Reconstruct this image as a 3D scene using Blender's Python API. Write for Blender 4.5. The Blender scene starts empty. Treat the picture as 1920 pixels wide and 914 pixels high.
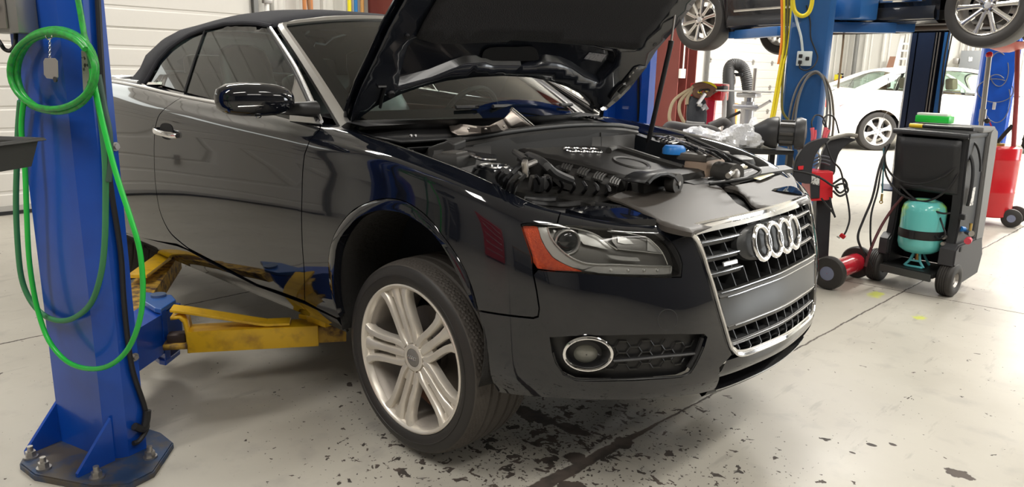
import bpy, bmesh, math, random
import numpy as np
from mathutils import Vector, Matrix
from mathutils.geometry import delaunay_2d_cdt
random.seed(7)
PI = math.pi
SC = bpy.context.scene
COL = SC.collection
# ---------------------------------------------------------------- camera
RC = np.array([[0.73425901, 0.67849652, 0.02249843],
               [0.1687871, -0.15035796, -0.97411673],
               [-0.65755199, 0.71905143, -0.22492315]])
CC = np.array([1.8017, -2.3468, 1.1344])
FPX = 1400.0
FL = -0.16                      # workshop floor level (car sits on the lift, nominal wheel plane is 0)
cam = bpy.data.cameras.new('camera')
cam.sensor_width = 36; cam.lens = 36*FPX/1920; cam.clip_start = .05; cam.clip_end = 200
co = bpy.data.objects.new('camera', cam); COL.objects.link(co)
m = Matrix([[RC[0][i], -RC[1][i], -RC[2][i], CC[i]] for i in range(3)] + [[0, 0, 0, 1]])
co.matrix_world = m
SC.camera = co
SC.view_settings.view_transform = 'Standard'
SC.view_settings.look = 'None'
SC.view_settings.exposure = 0.0
SC.view_settings.gamma = 1.0
SC.view_settings.use_curve_mapping = False
wd = bpy.data.worlds.new('world'); SC.world = wd; wd.use_nodes = True
wd.node_tree.nodes['Background'].inputs[0].default_value = (.9, .95, 1, 1)
wd.node_tree.nodes['Background'].inputs[1].default_value = .35
def area_light(name, loc, size, power, rot=(0, 0, 0), color=(1, 1, 1)):
    l = bpy.data.lights.new(name, 'AREA'); l.shape = 'RECTANGLE'; l.size, l.size_y = size
    l.energy = power; l.color = color
    o = bpy.data.objects.new(name, l); COL.objects.link(o); o.location = loc; o.rotation_euler = rot
    return o
LW = (1, .965, .90)
# rows of ceiling light fixtures (see the fixtures further down) and an unseen cool area light before the closed end wall
for (lx, ly, pw) in ((3.0, -3.0, 85), (3.0, 1.0, 80), (3.0, 5.0, 110), (-.6, -4.2, 135), (-1.2, 4.6, 210), (3.0, 9.5, 420), (-1.6, 9.5, 520), (0.5, 14.5, 800), (-3.9, .2, 120), (6.5, -1.0, 40), (6.5, 4.0, 60)):
    area_light('ceiling_lamp_light', (lx, ly, 4.38), (.5, 2.4), pw, color=LW)
area_light('door_daylight', (9.3, 12.5, 1.9), (3.2, 5), 420, (0, PI/2, 0), (.93, .97, 1))

# ---------------------------------------------------------------- rays of the survey (photo pixel -> place)
def ray(u, v): return RC.T @ np.array([(u-960)/FPX, (v-457)/FPX, 1.0])
def at(ax, u, v, k):
    d = ray(u, v); t = (k-CC[ax])/d[ax]; return CC+t*d
def atd(u, v, t): return CC+t*ray(u, v)
def atp(u, v, o, n):
    d = ray(u, v); t = np.dot(np.array(o)-CC, n)/np.dot(d, n); return CC+t*d
def proj(p):
    q = RC @ (np.array(p)-CC); return np.array([960+FPX*q[0]/q[2], 457+FPX*q[1]/q[2]])

# ---------------------------------------------------------------- materials
MATS = {}
def mat(name, col=(.5, .5, .5), rough=.5, metal=0, coat=0, spec=.5, emit=None, es=1, trans=0, ior=1.45, bump=None, noise=None, alpha=1, aniso=0):
    if name in MATS: return MATS[name]
    m = bpy.data.materials.new(name); m.use_nodes = True
    nt = m.node_tree; b = nt.nodes['Principled BSDF']
    c = tuple(col)+(1,) if len(col) == 3 else col
    b.inputs['Base Color'].default_value = c
    b.inputs['Roughness'].default_value = rough
    b.inputs['Metallic'].default_value = metal
    b.inputs['Coat Weight'].default_value = coat
    b.inputs['Coat Roughness'].default_value = .02
    b.inputs['Specular IOR Level'].default_value = spec
    b.inputs['Transmission Weight'].default_value = trans
    b.inputs['IOR'].default_value = ior
    b.inputs['Alpha'].default_value = alpha
    if emit: b.inputs['Emission Color'].default_value = tuple(emit)+(1,); b.inputs['Emission Strength'].default_value = es
    if noise or bump:
        tc = nt.nodes.new('ShaderNodeTexCoord')
    if noise:   # (scale, amount, col2, lo, hi)
        n = nt.nodes.new('ShaderNodeTexNoise'); n.inputs['Scale'].default_value = noise[0]; n.inputs['Detail'].default_value = 6
        nt.links.new(tc.outputs['Object'], n.inputs['Vector'])
        r = nt.nodes.new('ShaderNodeValToRGB'); r.color_ramp.elements[0].position = noise[2]; r.color_ramp.elements[1].position = noise[3]
        r.color_ramp.elements[0].color = c; r.color_ramp.elements[1].color = tuple(noise[1])+(1,)
        nt.links.new(n.outputs['Fac'], r.inputs['Fac']); nt.links.new(r.outputs['Color'], b.inputs['Base Color'])
    if bump:    # (scale, strength)
        n = nt.nodes.new('ShaderNodeTexNoise'); n.inputs['Scale'].default_value = bump[0]; n.inputs['Detail'].default_value = 4
        nt.links.new(tc.outputs['Object'], n.inputs['Vector'])
        bb = nt.nodes.new('ShaderNodeBump'); bb.inputs['Strength'].default_value = bump[1]; bb.inputs['Distance'].default_value = .01
        nt.links.new(n.outputs['Fac'], bb.inputs['Height']); nt.links.new(bb.outputs['Normal'], b.inputs['Normal'])
    MATS[name] = m
    return m
PAINT = mat('black_car_paint', (.0045, .0055, .009), .05, 0, .55, .55)
DARK = mat('dark_cavity_plastic', (.008, .008, .009), .75)
LINER = mat('wheel_arch_felt', (.018, .017, .016), .95, bump=(60, .6))
RUBBER = mat('tyre_rubber', (.062, .054, .047), .66, bump=(90, .15))
RUBLACK = mat('tyre_black_wall', (.020, .018, .017), .5)
RUBSIDE = mat('tyre_sidewall', (.034, .031, .029), .55)
ALLOY = mat('silver_alloy', (.74, .70, .64), .36, .6, noise=(9, (.62, .57, .50), .35, .8))
ALLOYD = mat('dusty_barrel_alloy', (.33, .30, .27), .5, .5)
CHROME = mat('chrome', (.85, .85, .86), .06, 1)
CHROMED = mat('satin_chrome', (.62, .62, .63), .22, 1)
SILVERP = mat('silver_pillar_paint', (.47, .46, .44), .28, .75)
SOFT = mat('black_canvas', (.030, .031, .038), .95, bump=(350, .3))
PLAST = mat('black_plastic', (.016, .016, .017), .42)
PLASTM = mat('matte_grey_plastic', (.046, .040, .035), .50, bump=(400, .05))
PLASTG = mat('gloss_black_plastic', (.01, .01, .011), .12)
STEEL = mat('bare_steel', (.42, .40, .38), .35, .9)
HEATSH = mat('heat_shield_steel', (.43, .38, .34), .38, .75, noise=(14, (.30, .25, .22), .4, .8))
RUST = mat('rusty_iron', (.17, .09, .06), .8, .3)
BLUE = mat('blue_lift_paint', (.004, .062, .38), .28, 0, .3, noise=(5, (.003, .04, .27), .45, .85))
BLUED = mat('steel_blue_lift_paint', (.012, .085, .26), .35, 0, .2)
NAVY = mat('navy_lift_paint', (.010, .022, .06), .35)
YEL = mat('yellow_arm_paint', (.78, .46, .015), .35, 0, .2, noise=(16, (.42, .22, .02), .52, .80))
YELD = mat('worn_yellow_paint', (.50, .30, .04), .6, noise=(25, (.09, .05, .03), .42, .62))
GREENH = mat('green_hose_rubber', (.028, .36, .05), .33, noise=(60, (.035, .16, .05), .45, .75))
GREENHD = mat('dull_green_hose_rubber', (.045, .22, .09), .45)
GREYHOSE = mat('grey_hose_rubber', (.17, .17, .17), .5)
BLACKR = mat('black_cable', (.014, .014, .016), .5)
WHITE = mat('white_paint', (.80, .79, .76), .4)
RED = mat('red_enamel', (.55, .012, .02), .25, 0, .4)
REDCOL = mat('oxide_red_steel', (.17, .035, .028), .55)
GLASS = None
def glass(name, tint=(1, 1, 1), rough=0.0):
    m = bpy.data.materials.new(name); m.use_nodes = True; nt = m.node_tree
    for n in list(nt.nodes): nt.nodes.remove(n)
    o = nt.nodes.new('ShaderNodeOutputMaterial'); mx = nt.nodes.new('ShaderNodeMixShader')
    t = nt.nodes.new('ShaderNodeBsdfTransparent'); t.inputs[0].default_value = tuple(tint)+(1,)
    g = nt.nodes.new('ShaderNodeBsdfGlossy'); g.inputs['Roughness'].default_value = rough; g.inputs['Color'].default_value = (1, 1, 1, 1)
    fr = nt.nodes.new('ShaderNodeFresnel'); fr.inputs['IOR'].default_value = 1.5
    nt.links.new(fr.outputs[0], mx.inputs[0]); nt.links.new(t.outputs[0], mx.inputs[1]); nt.links.new(g.outputs[0], mx.inputs[2])
    nt.links.new(mx.outputs[0], o.inputs[0]); return m
GLASST = glass('tinted_window_glass', (.76, .92, .86))
GLASSW = glass('windshield_glass', (.74, .86, .84))
GLASSL = glass('headlight_glass', (.95, .96, .97))

# ---------------------------------------------------------------- object helpers
def tag(o, label=None, cat=None, group=None, kind=None):
    if label: o['label'] = label
    if cat: o['category'] = cat
    if group: o['group'] = group
    if kind: o['kind'] = kind
    return o
OFFS = {}
def thing(name, label, cat, loc=(0, 0, 0), rz=0, group=None, world=False):
    """world=True: the parts are given in world coordinates, the Empty still stands at the thing's base"""
    o = bpy.data.objects.new(name, None); COL.objects.link(o)
    o.location = loc; o.rotation_euler = (0, 0, rz); o.empty_display_size = .1
    if world: OFFS[o.name] = Vector([float(q) for q in loc])
    return tag(o, label, cat, group)
def link(name, me, mt, parent=None, smooth=True, ang=40):
    o = bpy.data.objects.new(name, me); COL.objects.link(o)
    if mt is not None:
        for q in (mt if isinstance(mt, (list, tuple)) else [mt]): me.materials.append(q)
    if parent is not None:
        o.parent = parent
        if parent.name in OFFS: o.location = -OFFS[parent.name]
    if smooth:
        me.shade_smooth()
        if ang: me.set_sharp_from_angle(angle=math.radians(ang))
    return o
def copy_tree(o, parent=None):
    c = o.copy(); COL.objects.link(c)
    if parent is not None: c.parent = parent
    for ch in list(o.children): copy_tree(ch, c)
    return c
class MB:
    def __init__(s): s.v = []; s.f = []; s.mi = []
    def add(s, vs, fs, mi=0):
        n = len(s.v); s.v += [tuple(float(c) for c in p) for p in vs]
        s.f += [tuple(i+n for i in f) for f in fs]; s.mi += [mi]*len(fs); return s
    def box(s, c, d, rz=0, rx=0, ry=0, mi=0, bev=0):
        M = Matrix.Translation(Vector([float(q) for q in c])) @ Matrix.Rotation(rz, 4, 'Z') @ Matrix.Rotation(ry, 4, 'Y') @ Matrix.Rotation(rx, 4, 'X')
        return s.boxm(M, d, mi, bev)
    def boxm(s, M, d, mi=0, bev=0):
        bm = bmesh.new(); bmesh.ops.create_cube(bm, size=1)
        for v in bm.verts: v.co = Vector((v.co.x*d[0], v.co.y*d[1], v.co.z*d[2]))
        if bev: bmesh.ops.bevel(bm, geom=bm.edges[:], offset=bev, segments=2, profile=.6, affect='EDGES')
        bm.verts.index_update()
        s.add([M @ v.co for v in bm.verts], [[v.index for v in f.verts] for f in bm.faces], mi); bm.free(); return s
    def cyl(s, a, b, r, r2=None, n=16, cap=True, mi=0):
        a = Vector([float(q) for q in a]); b = Vector([float(q) for q in b]); r2 = r if r2 is None else r2
        d = (b-a).normalized(); x = d.orthogonal().normalized(); y = d.cross(x)
        vs = [a+(x*math.cos(2*PI*i/n)+y*math.sin(2*PI*i/n))*r for i in range(n)]+[b+(x*math.cos(2*PI*i/n)+y*math.sin(2*PI*i/n))*r2 for i in range(n)]
        fs = [(i, (i+1) % n, n+(i+1) % n, n+i) for i in range(n)]
        if cap: fs += [tuple(range(n))[::-1], tuple(range(n, 2*n))]
        return s.add(vs, fs, mi)
    def tube(s, pts, r, n=10, closed=False, mi=0, sm=0, rs=None, flat=None):
        P = [Vector([float(q) for q in p]) for p in pts]
        if sm: P = cr(P, sm, closed)
        K = len(P); rings = []; prev = None
        for i, p in enumerate(P):
            t = (P[(i+1) % K]-P[i-1]) if closed else (P[min(i+1, K-1)]-P[max(i-1, 0)])
            if t.length < 1e-9: t = Vector((0, 0, 1))
            t.normalize()
            if prev is None: x = t.orthogonal().normalized()
            else:
                x = prev-t*prev.dot(t)
                x = x.normalized() if x.length > 1e-6 else t.orthogonal().normalized()
            prev = x; y = t.cross(x)
            rr = r if rs is None else rs(i/(K-1))
            rings.append([p+(x*math.cos(2*PI*j/n)+y*math.sin(2*PI*j/n))*rr for j in range(n)])
        vs = [q for g in rings for q in g]; fs = []
        for i in range(K if closed else K-1):
            a = i*n; b = ((i+1) % K)*n
            fs += [(a+j, a+(j+1) % n, b+(j+1) % n, b+j) for j in range(n)]
        if not closed: fs += [tuple(range(n))[::-1], tuple(range((K-1)*n, K*n))]
        return s.add(vs, fs, mi)
    def lathe(s, prof, M=None, n=48, closed=False, mi=0):
        """prof: list of (r, h) about local z"""
        M = M or Matrix.Identity(4); vs = []
        for r, h in prof: vs += [M @ Vector((r*math.cos(2*PI*j/n), r*math.sin(2*PI*j/n), h)) for j in range(n)]
        fs = []; K = len(prof)
        for i in range(K if closed else K-1):
            a = i*n; b = ((i+1) % K)*n
            fs += [(a+j, a+(j+1) % n, b+(j+1) % n, b+j) for j in range(n)]
        return s.add(vs, fs, mi)
    def prism(s, outline, M, h, mi=0, cap=True, bev=0):
        """outline: 2D list, extruded from local z=0 to h"""
        if bev:
            bm = bmesh.new(); vs = [bm.verts.new((x, y, 0)) for x, y in outline]; f = bm.faces.new(vs)
            r = bmesh.ops.extrude_face_region(bm, geom=[f]); ev = [g for g in r['geom'] if isinstance(g, bmesh.types.BMVert)]
            for v in ev: v.co.z = h
            bmesh.ops.recalc_face_normals(bm, faces=bm.faces[:])
            bmesh.ops.bevel(bm, geom=[e for e in bm.edges if all(abs(v.co.z-h) < 1e-7 for v in e.verts)], offset=bev, segments=2, affect='EDGES')
            bm.verts.index_update()
            s.add([M @ v.co for v in bm.verts], [[v.index for v in f.verts] for f in bm.faces], mi); bm.free(); return s
        n = len(outline)
        vs = [M @ Vector((x, y, 0)) for x, y in outline]+[M @ Vector((x, y, h)) for x, y in outline]
        fs = [(i, (i+1) % n, n+(i+1) % n, n+i) for i in range(n)]
        if cap: fs += [tuple(range(n))[::-1], tuple(range(n, 2*n))]
        return s.add(vs, fs, mi)
    def loft(s, rows, closed=False, cap=False, mi=0):
        K = len(rows); n = len(rows[0]); vs = [p for r in rows for p in r]; fs = []
        for i in range(K-1):
            for j in range(n if closed else n-1):
                fs.append((i*n+j, i*n+(j+1) % n, (i+1)*n+(j+1) % n, (i+1)*n+j))
        if cap: fs += [tuple(range(n))[::-1], tuple(range((K-1)*n, K*n))]
        return s.add(vs, fs, mi)
    def sphere(s, c, r, sc=(1, 1, 1), n=20, m=12, mi=0):
        prof = [(max(1e-5, math.sin(PI*i/m)), -math.cos(PI*i/m)) for i in range(m+1)]
        M = Matrix.Translation(Vector([float(q) for q in c])) @ Matrix.Diagonal((r*sc[0], r*sc[1], r*sc[2], 1))
        return s.lathe(prof, M, n, mi=mi)
    def build(s, name, mt, parent=None, smooth=True, ang=40, label=None, solid=0, recalc=True, bevel=0):
        me = bpy.data.meshes.new(name); me.from_pydata(s.v, [], s.f)
        if isinstance(mt, (list, tuple)): me.polygons.foreach_set('material_index', s.mi)
        if recalc:
            bm = bmesh.new(); bm.from_mesh(me); bmesh.ops.remove_doubles(bm, verts=bm.verts[:], dist=1e-6)
            bmesh.ops.recalc_face_normals(bm, faces=bm.faces[:]); bm.to_mesh(me); bm.free()
        me.update()
        o = link(name, me, mt, parent, smooth, ang)
        if solid:
            md = o.modifiers.new('solid', 'SOLIDIFY'); md.thickness = solid; md.offset = -1
        if bevel:
            md = o.modifiers.new('bevel', 'BEVEL'); md.width = bevel; md.segments = 2; md.limit_method = 'ANGLE'; md.angle_limit = math.radians(35)
        if label: o['label'] = label
        return o
def cr(P, k, closed=False):
    """Catmull-Rom subdivision of a point list"""
    out = []; n = len(P)
    for i in range(n if closed else n-1):
        if closed: a, b, c, d = P[i-1], P[i], P[(i+1) % n], P[(i+2) % n]
        else: a, b, c, d = P[max(i-1, 0)], P[i], P[i+1], P[min(i+2, n-1)]
        for j in range(k):
            t = j/k; t2 = t*t; t3 = t2*t
            out.append(((b*2)+(c-a)*t+(a*2-b*5+c*4-d)*t2+(b*3-a-c*3+d)*t3)*.5)
    if not closed: out.append(P[-1])
    return out
def cr2(pts, k=6, closed=False):
    return [(p[0], p[1]) for p in cr([Vector((p[0], p[1], 0)) for p in pts], k, closed)]
def frame_m(o, x, y):
    """matrix with origin o, local x and y axes along x, y (orthonormalised)"""
    x = Vector([float(q) for q in x]).normalized(); y = Vector([float(q) for q in y]); y = (y-x*y.dot(x)).normalized(); z = x.cross(y)
    o = Vector([float(q) for q in o])
    return Matrix(((x.x, y.x, z.x, o.x), (x.y, y.y, z.y, o.y), (x.z, y.z, z.z, o.z), (0, 0, 0, 1)))
def inside(p, poly):
    c = False; n = len(poly); x, y = p; j = n-1
    for i in range(n):
        xi, yi = poly[i]; xj, yj = poly[j]
        if (yi > y) != (yj > y) and x < (xj-xi)*(y-yi)/(yj-yi)+xi: c = not c
        j = i
    return c
def tri_region(outer, holes=(), step=.04):
    """triangulate a 2D region with interior grid points -> verts, faces"""
    pts = []; edges = []
    for lp in [outer]+list(holes):
        n0 = len(pts); L = []
        for i in range(len(lp)):
            a = np.array(lp[i][:2]); b = np.array(lp[(i+1) % len(lp)][:2]); k = max(1, int(np.ceil(np.linalg.norm(b-a)/(step*.8))))
            for j in range(k): L.append(a+(b-a)*j/k)
        pts += [Vector((float(p[0]), float(p[1]))) for p in L]
        edges += [(n0+i, n0+(i+1) % len(L)) for i in range(len(L))]
    bp = np.array([tuple(p) for p in pts])
    lo = bp.min(0); hi = bp.max(0)
    y = lo[1]; r = 0
    while y < hi[1]:
        x = lo[0]+(step/2 if r % 2 else 0)
        while x < hi[0]:
            if inside((x, y), outer) and not any(inside((x, y), h) for h in holes):
                if np.min(np.hypot(bp[:, 0]-x, bp[:, 1]-y)) > step*.45: pts.append(Vector((x, y)))
            x += step
        y += step*.87; r += 1
    vs, es, fs, *_ = delaunay_2d_cdt(pts, edges, [], 0, 1e-7)
    F = []
    for f in fs:
        c = sum((vs[i] for i in f), Vector((0, 0)))/len(f)
        if inside((c.x, c.y), outer) and not any(inside((c.x, c.y), h) for h in holes):
            a, b, d = vs[f[0]], vs[f[1]], vs[f[2]]
            if abs((b-a).cross(d-a)) > 1e-9: F.append(tuple(f))
    return [(v.x, v.y) for v in vs], F
def offset_poly(poly, d):
    """shrink (d>0) a simple polygon"""
    P = [np.array(p[:2], float) for p in poly]; n = len(P)
    A = sum(P[i][0]*P[(i+1) % n][1]-P[(i+1) % n][0]*P[i][1] for i in range(n)); s = 1 if A > 0 else -1
    out = []
    for i in range(n):
        a, b, c = P[i-1], P[i], P[(i+1) % n]
        e1 = b-a; e2 = c-b; l1 = np.linalg.norm(e1); l2 = np.linalg.norm(e2)
        if l1 < 1e-9 or l2 < 1e-9: out.append(tuple(b)); continue
        n1 = s*np.array([-e1[1], e1[0]])/l1; n2 = s*np.array([-e2[1], e2[0]])/l2
        q = n1+n2; qq = q.dot(q)
        if qq < .3: q = n1; out.append(tuple(b+n1*d)); continue
        out.append(tuple(b+q*(2*d/qq)))
    return out
# ---------------------------------------------------------------- the car's body surface
# columns run from the middle of the tail round the right flank to the middle of the nose; rows go from the sill lip up over the shoulder
PLAN = [(-3.74, 0), (-3.71, -.40), (-3.60, -.68), (-3.25, -.86), (-2.75, -.905), (-2.2, -.916), (-1.7, -.918), (-1.1, -.918), (-.55, -.916),
        (0, -.918), (.28, -.903), (.47, -.855), (.60, -.775), (.70, -.65), (.765, -.49), (.80, -.32), (.822, -.16), (.83, 0)]
ZR = [  # z of rows 0..8 per column
    [.22, .30, .42, .56, .76, .88, .95, .99, 1.0], [.22, .30, .42, .56, .76, .88, .95, .99, 1.0], [.21, .29, .42, .56, .76, .88, .96, 1.0, 1.01],
    [.20, .28, .42, .58, .80, .93, .99, 1.03, 1.04], [.19, .27, .42, .60, .82, .942, 1.0, 1.035, 1.05], [.19, .27, .42, .60, .81, .935, .985, 1.02, 1.035],
    [.19, .27, .42, .60, .79, .913, .96, .99, 1.005], [.19, .27, .42, .59, .77, .888, .93, .962, .975], [.19, .27, .42, .58, .745, .866, .905, .93, .925],
    [.19, .27, .42, .57, .72, .838, .865, .872, .825], [.19, .27, .41, .55, .69, .785, .815, .822, .765], [.185, .265, .40, .54, .66, .735, .765, .77, .73],
    [.175, .26, .39, .53, .635, .70, .733, .742, .72], [.165, .25, .38, .52, .61, .675, .71, .722, .715], [.16, .25, .38, .51, .60, .665, .70, .715, .715],
    [.15, .25, .38, .51, .60, .665, .70, .715, .715], [.145, .25, .38, .51, .60, .665, .70, .715, .715], [.145, .25, .38, .51, .60, .665, .70, .715, .715]]
IR = [  # inset of rows
    [.06, .02, 0, 0, .01, .03, .07, .13, .20], [.06, .02, 0, 0, .01, .03, .07, .13, .20], [.06, .02, 0, 0, .01, .03, .07, .13, .20],
    [.07, .02, 0, 0, .005, .015, .05, .10, .16], [.075, .02, .002, 0, .005, .014, .05, .09, .15], [.075, .02, .003, 0, .006, .012, .045, .085, .14],
    [.075, .02, .004, 0, .007, .012, .045, .085, .14], [.075, .02, .004, 0, .008, .012, .048, .09, .14], [.075, .02, .004, 0, .009, .014, .052, .115, .19],
    [.075, .02, .004, 0, .009, .018, .058, .125, .205], [.07, .02, .004, 0, .008, .02, .055, .115, .19], [.06, .02, .003, 0, .010, .028, .055, .10, .16],
    [.045, .012, 0, 0, .016, .038, .065, .10, .15], [.03, -.005, -.01, .0, .016, .034, .055, .10, .16], [.010, -.034, -.036, -.020, .003, .019, .040, .09, .16],
    [-.002, -.054, -.044, -.022, .004, .022, .040, .09, .16], [-.004, -.056, -.04, -.012, .012, .03, .045, .10, .16], [-.005, -.058, -.041, -.012, .012, .03, .045, .10, .16]]
NC = len(PLAN); NR = 9
def _net():
    P = np.array(PLAN, float); full = np.vstack([P, (P*[1, -1])[-2::-1]])   # wraps to the other flank
    T = np.zeros_like(full); T[1:-1] = full[2:]-full[:-2]; T[0] = (0, -1); T[-1] = (0, -1)*1
    T /= np.linalg.norm(T, axis=1)[:, None]; N = np.stack([T[:, 1], -T[:, 0]], 1)   # outward
    z = np.array(ZR); ins = np.array(IR); z = np.vstack([z, z[-2::-1]]); ins = np.vstack([ins, ins[-2::-1]])
    G = np.zeros((len(full), NR, 3))
    for i in range(len(full)):
        for j in range(NR):
            G[i, j, :2] = full[i]-N[i]*ins[i, j]; G[i, j, 2] = z[i, j]
    return full, G
PF, NET = _net()
ARC = np.r_[0, np.cumsum(np.linalg.norm(np.diff(PF, axis=0), axis=1))]
VS = .10
def _crw(t):
    return np.array([-t+2*t*t-t**3, 2-5*t*t+3*t**3, t+4*t*t-3*t**3, -t*t+t**3])*.5
def S(U, V):
    """body surface: U metres round the plan curve, V = row * .1"""
    U = min(max(U, 0), ARC[-1]-1e-6); V = min(max(V, 0), (NR-1)*VS-1e-9)
    i = int(np.searchsorted(ARC, U, 'right')-1); t = (U-ARC[i])/(ARC[i+1]-ARC[i]); r = V/VS; j = int(r); s = r-j
    n = len(PF)
    ii = [max(i-1, 0), i, i+1, min(i+2, n-1)]; jj = [max(j-1, 0), j, j+1, min(j+2, NR-1)]
    # non-uniform (cardinal) tangents along U
    sub = NET[np.ix_(ii, jj)]; wv = _crw(s); q = np.einsum('ijk,j->ik', sub, wv)
    h = ARC[i+1]-ARC[i]; h0 = ARC[i]-ARC[i-1] if i > 0 else h; h2 = ARC[i+2]-ARC[i+1] if i+2 < n else h
    m1 = ((q[2]-q[1])/h*h0+(q[1]-q[0])/h0*h)/(h+h0) if i > 0 else (q[2]-q[1])/h
    m2 = ((q[2]-q[1])/h*h2+(q[3]-q[2])/h2*h)/(h+h2) if i+2 < n else (q[2]-q[1])/h
    t2 = t*t; t3 = t2*t
    return (2*t3-3*t2+1)*q[1]+(t3-2*t2+t)*h*m1+(-2*t3+3*t2)*q[2]+(t3-t2)*h*m2
def SN(U, V, e=2e-3):
    a = S(U+e, V)-S(U-e, V); b = S(U, min(V+e, .799))-S(U, V-e); n = np.cross(a, b); n /= (np.linalg.norm(n)+1e-12)
    return n
UMID = ARC[NC-1]
GU = np.linspace(.3, ARC[-1]-.3, 420); GV = np.linspace(.0, .7999, 90)
GP = np.array([[S(u, v) for v in GV] for u in GU])
_n = np.cross(np.gradient(GP, axis=0), np.gradient(GP, axis=1)); SIDE = 1.0
if _n[100, 40][1] > 0: SIDE = -1.0     # make normals point outward (right flank is -y)
_n *= SIDE
GFRONT = np.einsum('ijk,ijk->ij', _n, CC-GP) > 0
def _solve(fun, g0):
    p = np.array(g0, float)
    for _ in range(12):
        r = fun(S(*p)); e = 1e-4
        J = np.array([(fun(S(p[0]+e, p[1]))-r)/e, (fun(S(p[0], p[1]+e))-r)/e]).T
        try: d = np.linalg.lstsq(J, -r, rcond=1e-6)[0]
        except Exception: break
        d = np.clip(d, -.1, .1); p = p+d
        p[1] = min(max(p[1], 0), .7999)
        if np.abs(d).max() < 1e-6: break
    return tuple(p)
_q = (GP-CC) @ RC.T
GPX = np.stack([960+FPX*_q[..., 0]/_q[..., 2], 457+FPX*_q[..., 1]/_q[..., 2]], -1)
def px(u, v, far=False):
    """photo pixel -> (U, V) on the body surface (camera-facing sheet)"""
    d = (GPX[..., 0]-u)**2+(GPX[..., 1]-v)**2
    ok = GFRONT & (_q[..., 2] > .2)
    if far: ok = ok & (GU[:, None] > UMID)
    else: ok = ok & (GU[:, None] < UMID+.6)
    d = np.where(ok, d, 1e9); i, j = np.unravel_index(np.argmin(d), d.shape)
    g = (GU[i], GV[j])
    r = _solve(lambda p: proj(p)-np.array([u, v]), g)
    if np.hypot(*(proj(S(*r))-np.array([u, v]))) > 6 or abs(r[0]-g[0]) > .15: r = g
    return r
def xz(x, z):
    """(x,z) on the right flank"""
    sel = GU < UMID; d = np.where(sel[:, None], (GP[..., 0]-x)**2+(GP[..., 2]-z)**2, 1e9); i, j = np.unravel_index(np.argmin(d), d.shape)
    return _solve(lambda p: np.array([p[0]-x, p[2]-z]), (GU[i], GV[j]))
def yz(y, z):
    """(y,z) on the nose"""
    sel = GP[..., 0] > .3; d = np.where(sel, (GP[..., 1]-y)**2+(GP[..., 2]-z)**2, 1e9); i, j = np.unravel_index(np.argmin(d), d.shape)
    return _solve(lambda p: np.array([p[1]-y, p[2]-z]), (GU[i], GV[j]))
def surf_pt(U, V, off=0): return S(U, V)+SN(U, V)*SIDE*off
def body_panel(name, outer, mt, parent, holes=(), step=.035, gap=.0022, off=0, solid=.0, mirror=False, custom=True, label=None, lens=None):
    o2 = offset_poly(outer, gap) if gap else outer
    V, F = tri_region(o2, [offset_poly(h, -gap) if gap else h for h in holes], step)
    P = []; N = []
    for (a, b) in V:
        n = SN(a, b)*SIDE; q = off if lens is None else lens(a, b)
        P.append(S(a, b)+n*q); N.append(n)
    P = np.array(P); N = np.array(N)
    if mirror: P = P*[1, -1, 1]; N = N*[1, -1, 1]
    F2 = []
    for f in F:
        a, b, c = P[f[0]], P[f[1]], P[f[2]]
        F2.append(f if np.dot(np.cross(b-a, c-a), N[f[0]]) > 0 else f[::-1])
    used = sorted({i for f in F2 for i in f}); mp = {k: i for i, k in enumerate(used)}
    P = P[used]; N = N[used]; F2 = [tuple(mp[i] for i in f) for f in F2]
    nb = len(P)
    if solid:
        # a folded rim: extrude the boundary inwards
        cnt = {}
        for f in F2:
            for i in range(len(f)):
                e = (f[i], f[(i+1) % len(f)]); cnt[e] = 1
        bd = [e for e in cnt if (e[1], e[0]) not in cnt]
        bi = {}
        PP = list(P); NN = list(N)
        for e in bd:
            for k in e:
                if k not in bi: bi[k] = (len(PP), len(PP)+1); PP.append(P[k]); PP.append(P[k]-N[k]*solid); NN += [N[k], N[k]]
        for a, b in bd: F2.append((bi[b][0], bi[a][0], bi[a][1], bi[b][1]))
        P = np.array(PP)
    me = bpy.data.meshes.new(name); me.from_pydata([tuple(map(float, p)) for p in P], [], F2); me.update()
    o = link(name, me, mt, parent, True, 0)
    if custom:
        nn = [tuple(map(float, n)) for n in N[:nb]]
        loops = []
        for f in me.polygons:
            for li in f.loop_indices:
                vi = me.loops[li].vertex_index
                loops.append(nn[vi] if vi < nb else tuple(f.normal))
        me.normals_split_custom_set(loops)
    if label: o['label'] = label
    return o
def strip(name, uvs, w, mt, parent, off=.002, h=.004, mirror=False, sm=6, label=None):
    """a narrow moulding that follows the surface"""
    c = cr2(uvs, sm); rows = []
    for i, (a, b, *_) in enumerate(c):
        p = np.array(surf_pt(a, b, off)); n = SN(a, b)*SIDE
        a2, b2 = c[min(i+1, len(c)-1)][:2]; a1, b1 = c[max(i-1, 0)][:2]
        t = S(a2, b2)-S(a1, b1); t /= np.linalg.norm(t); s = np.cross(n, t)
        sec = [p-s*w/2, p-s*w*.42+n*h*.7, p+n*h, p+s*w*.42+n*h*.7, p+s*w/2]
        if mirror: sec = [q*[1, -1, 1] for q in sec]
        rows.append(sec)
    mb = MB(); mb.loft(rows); return mb.build(name, mt, parent, recalc=False, label=label)
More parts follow.
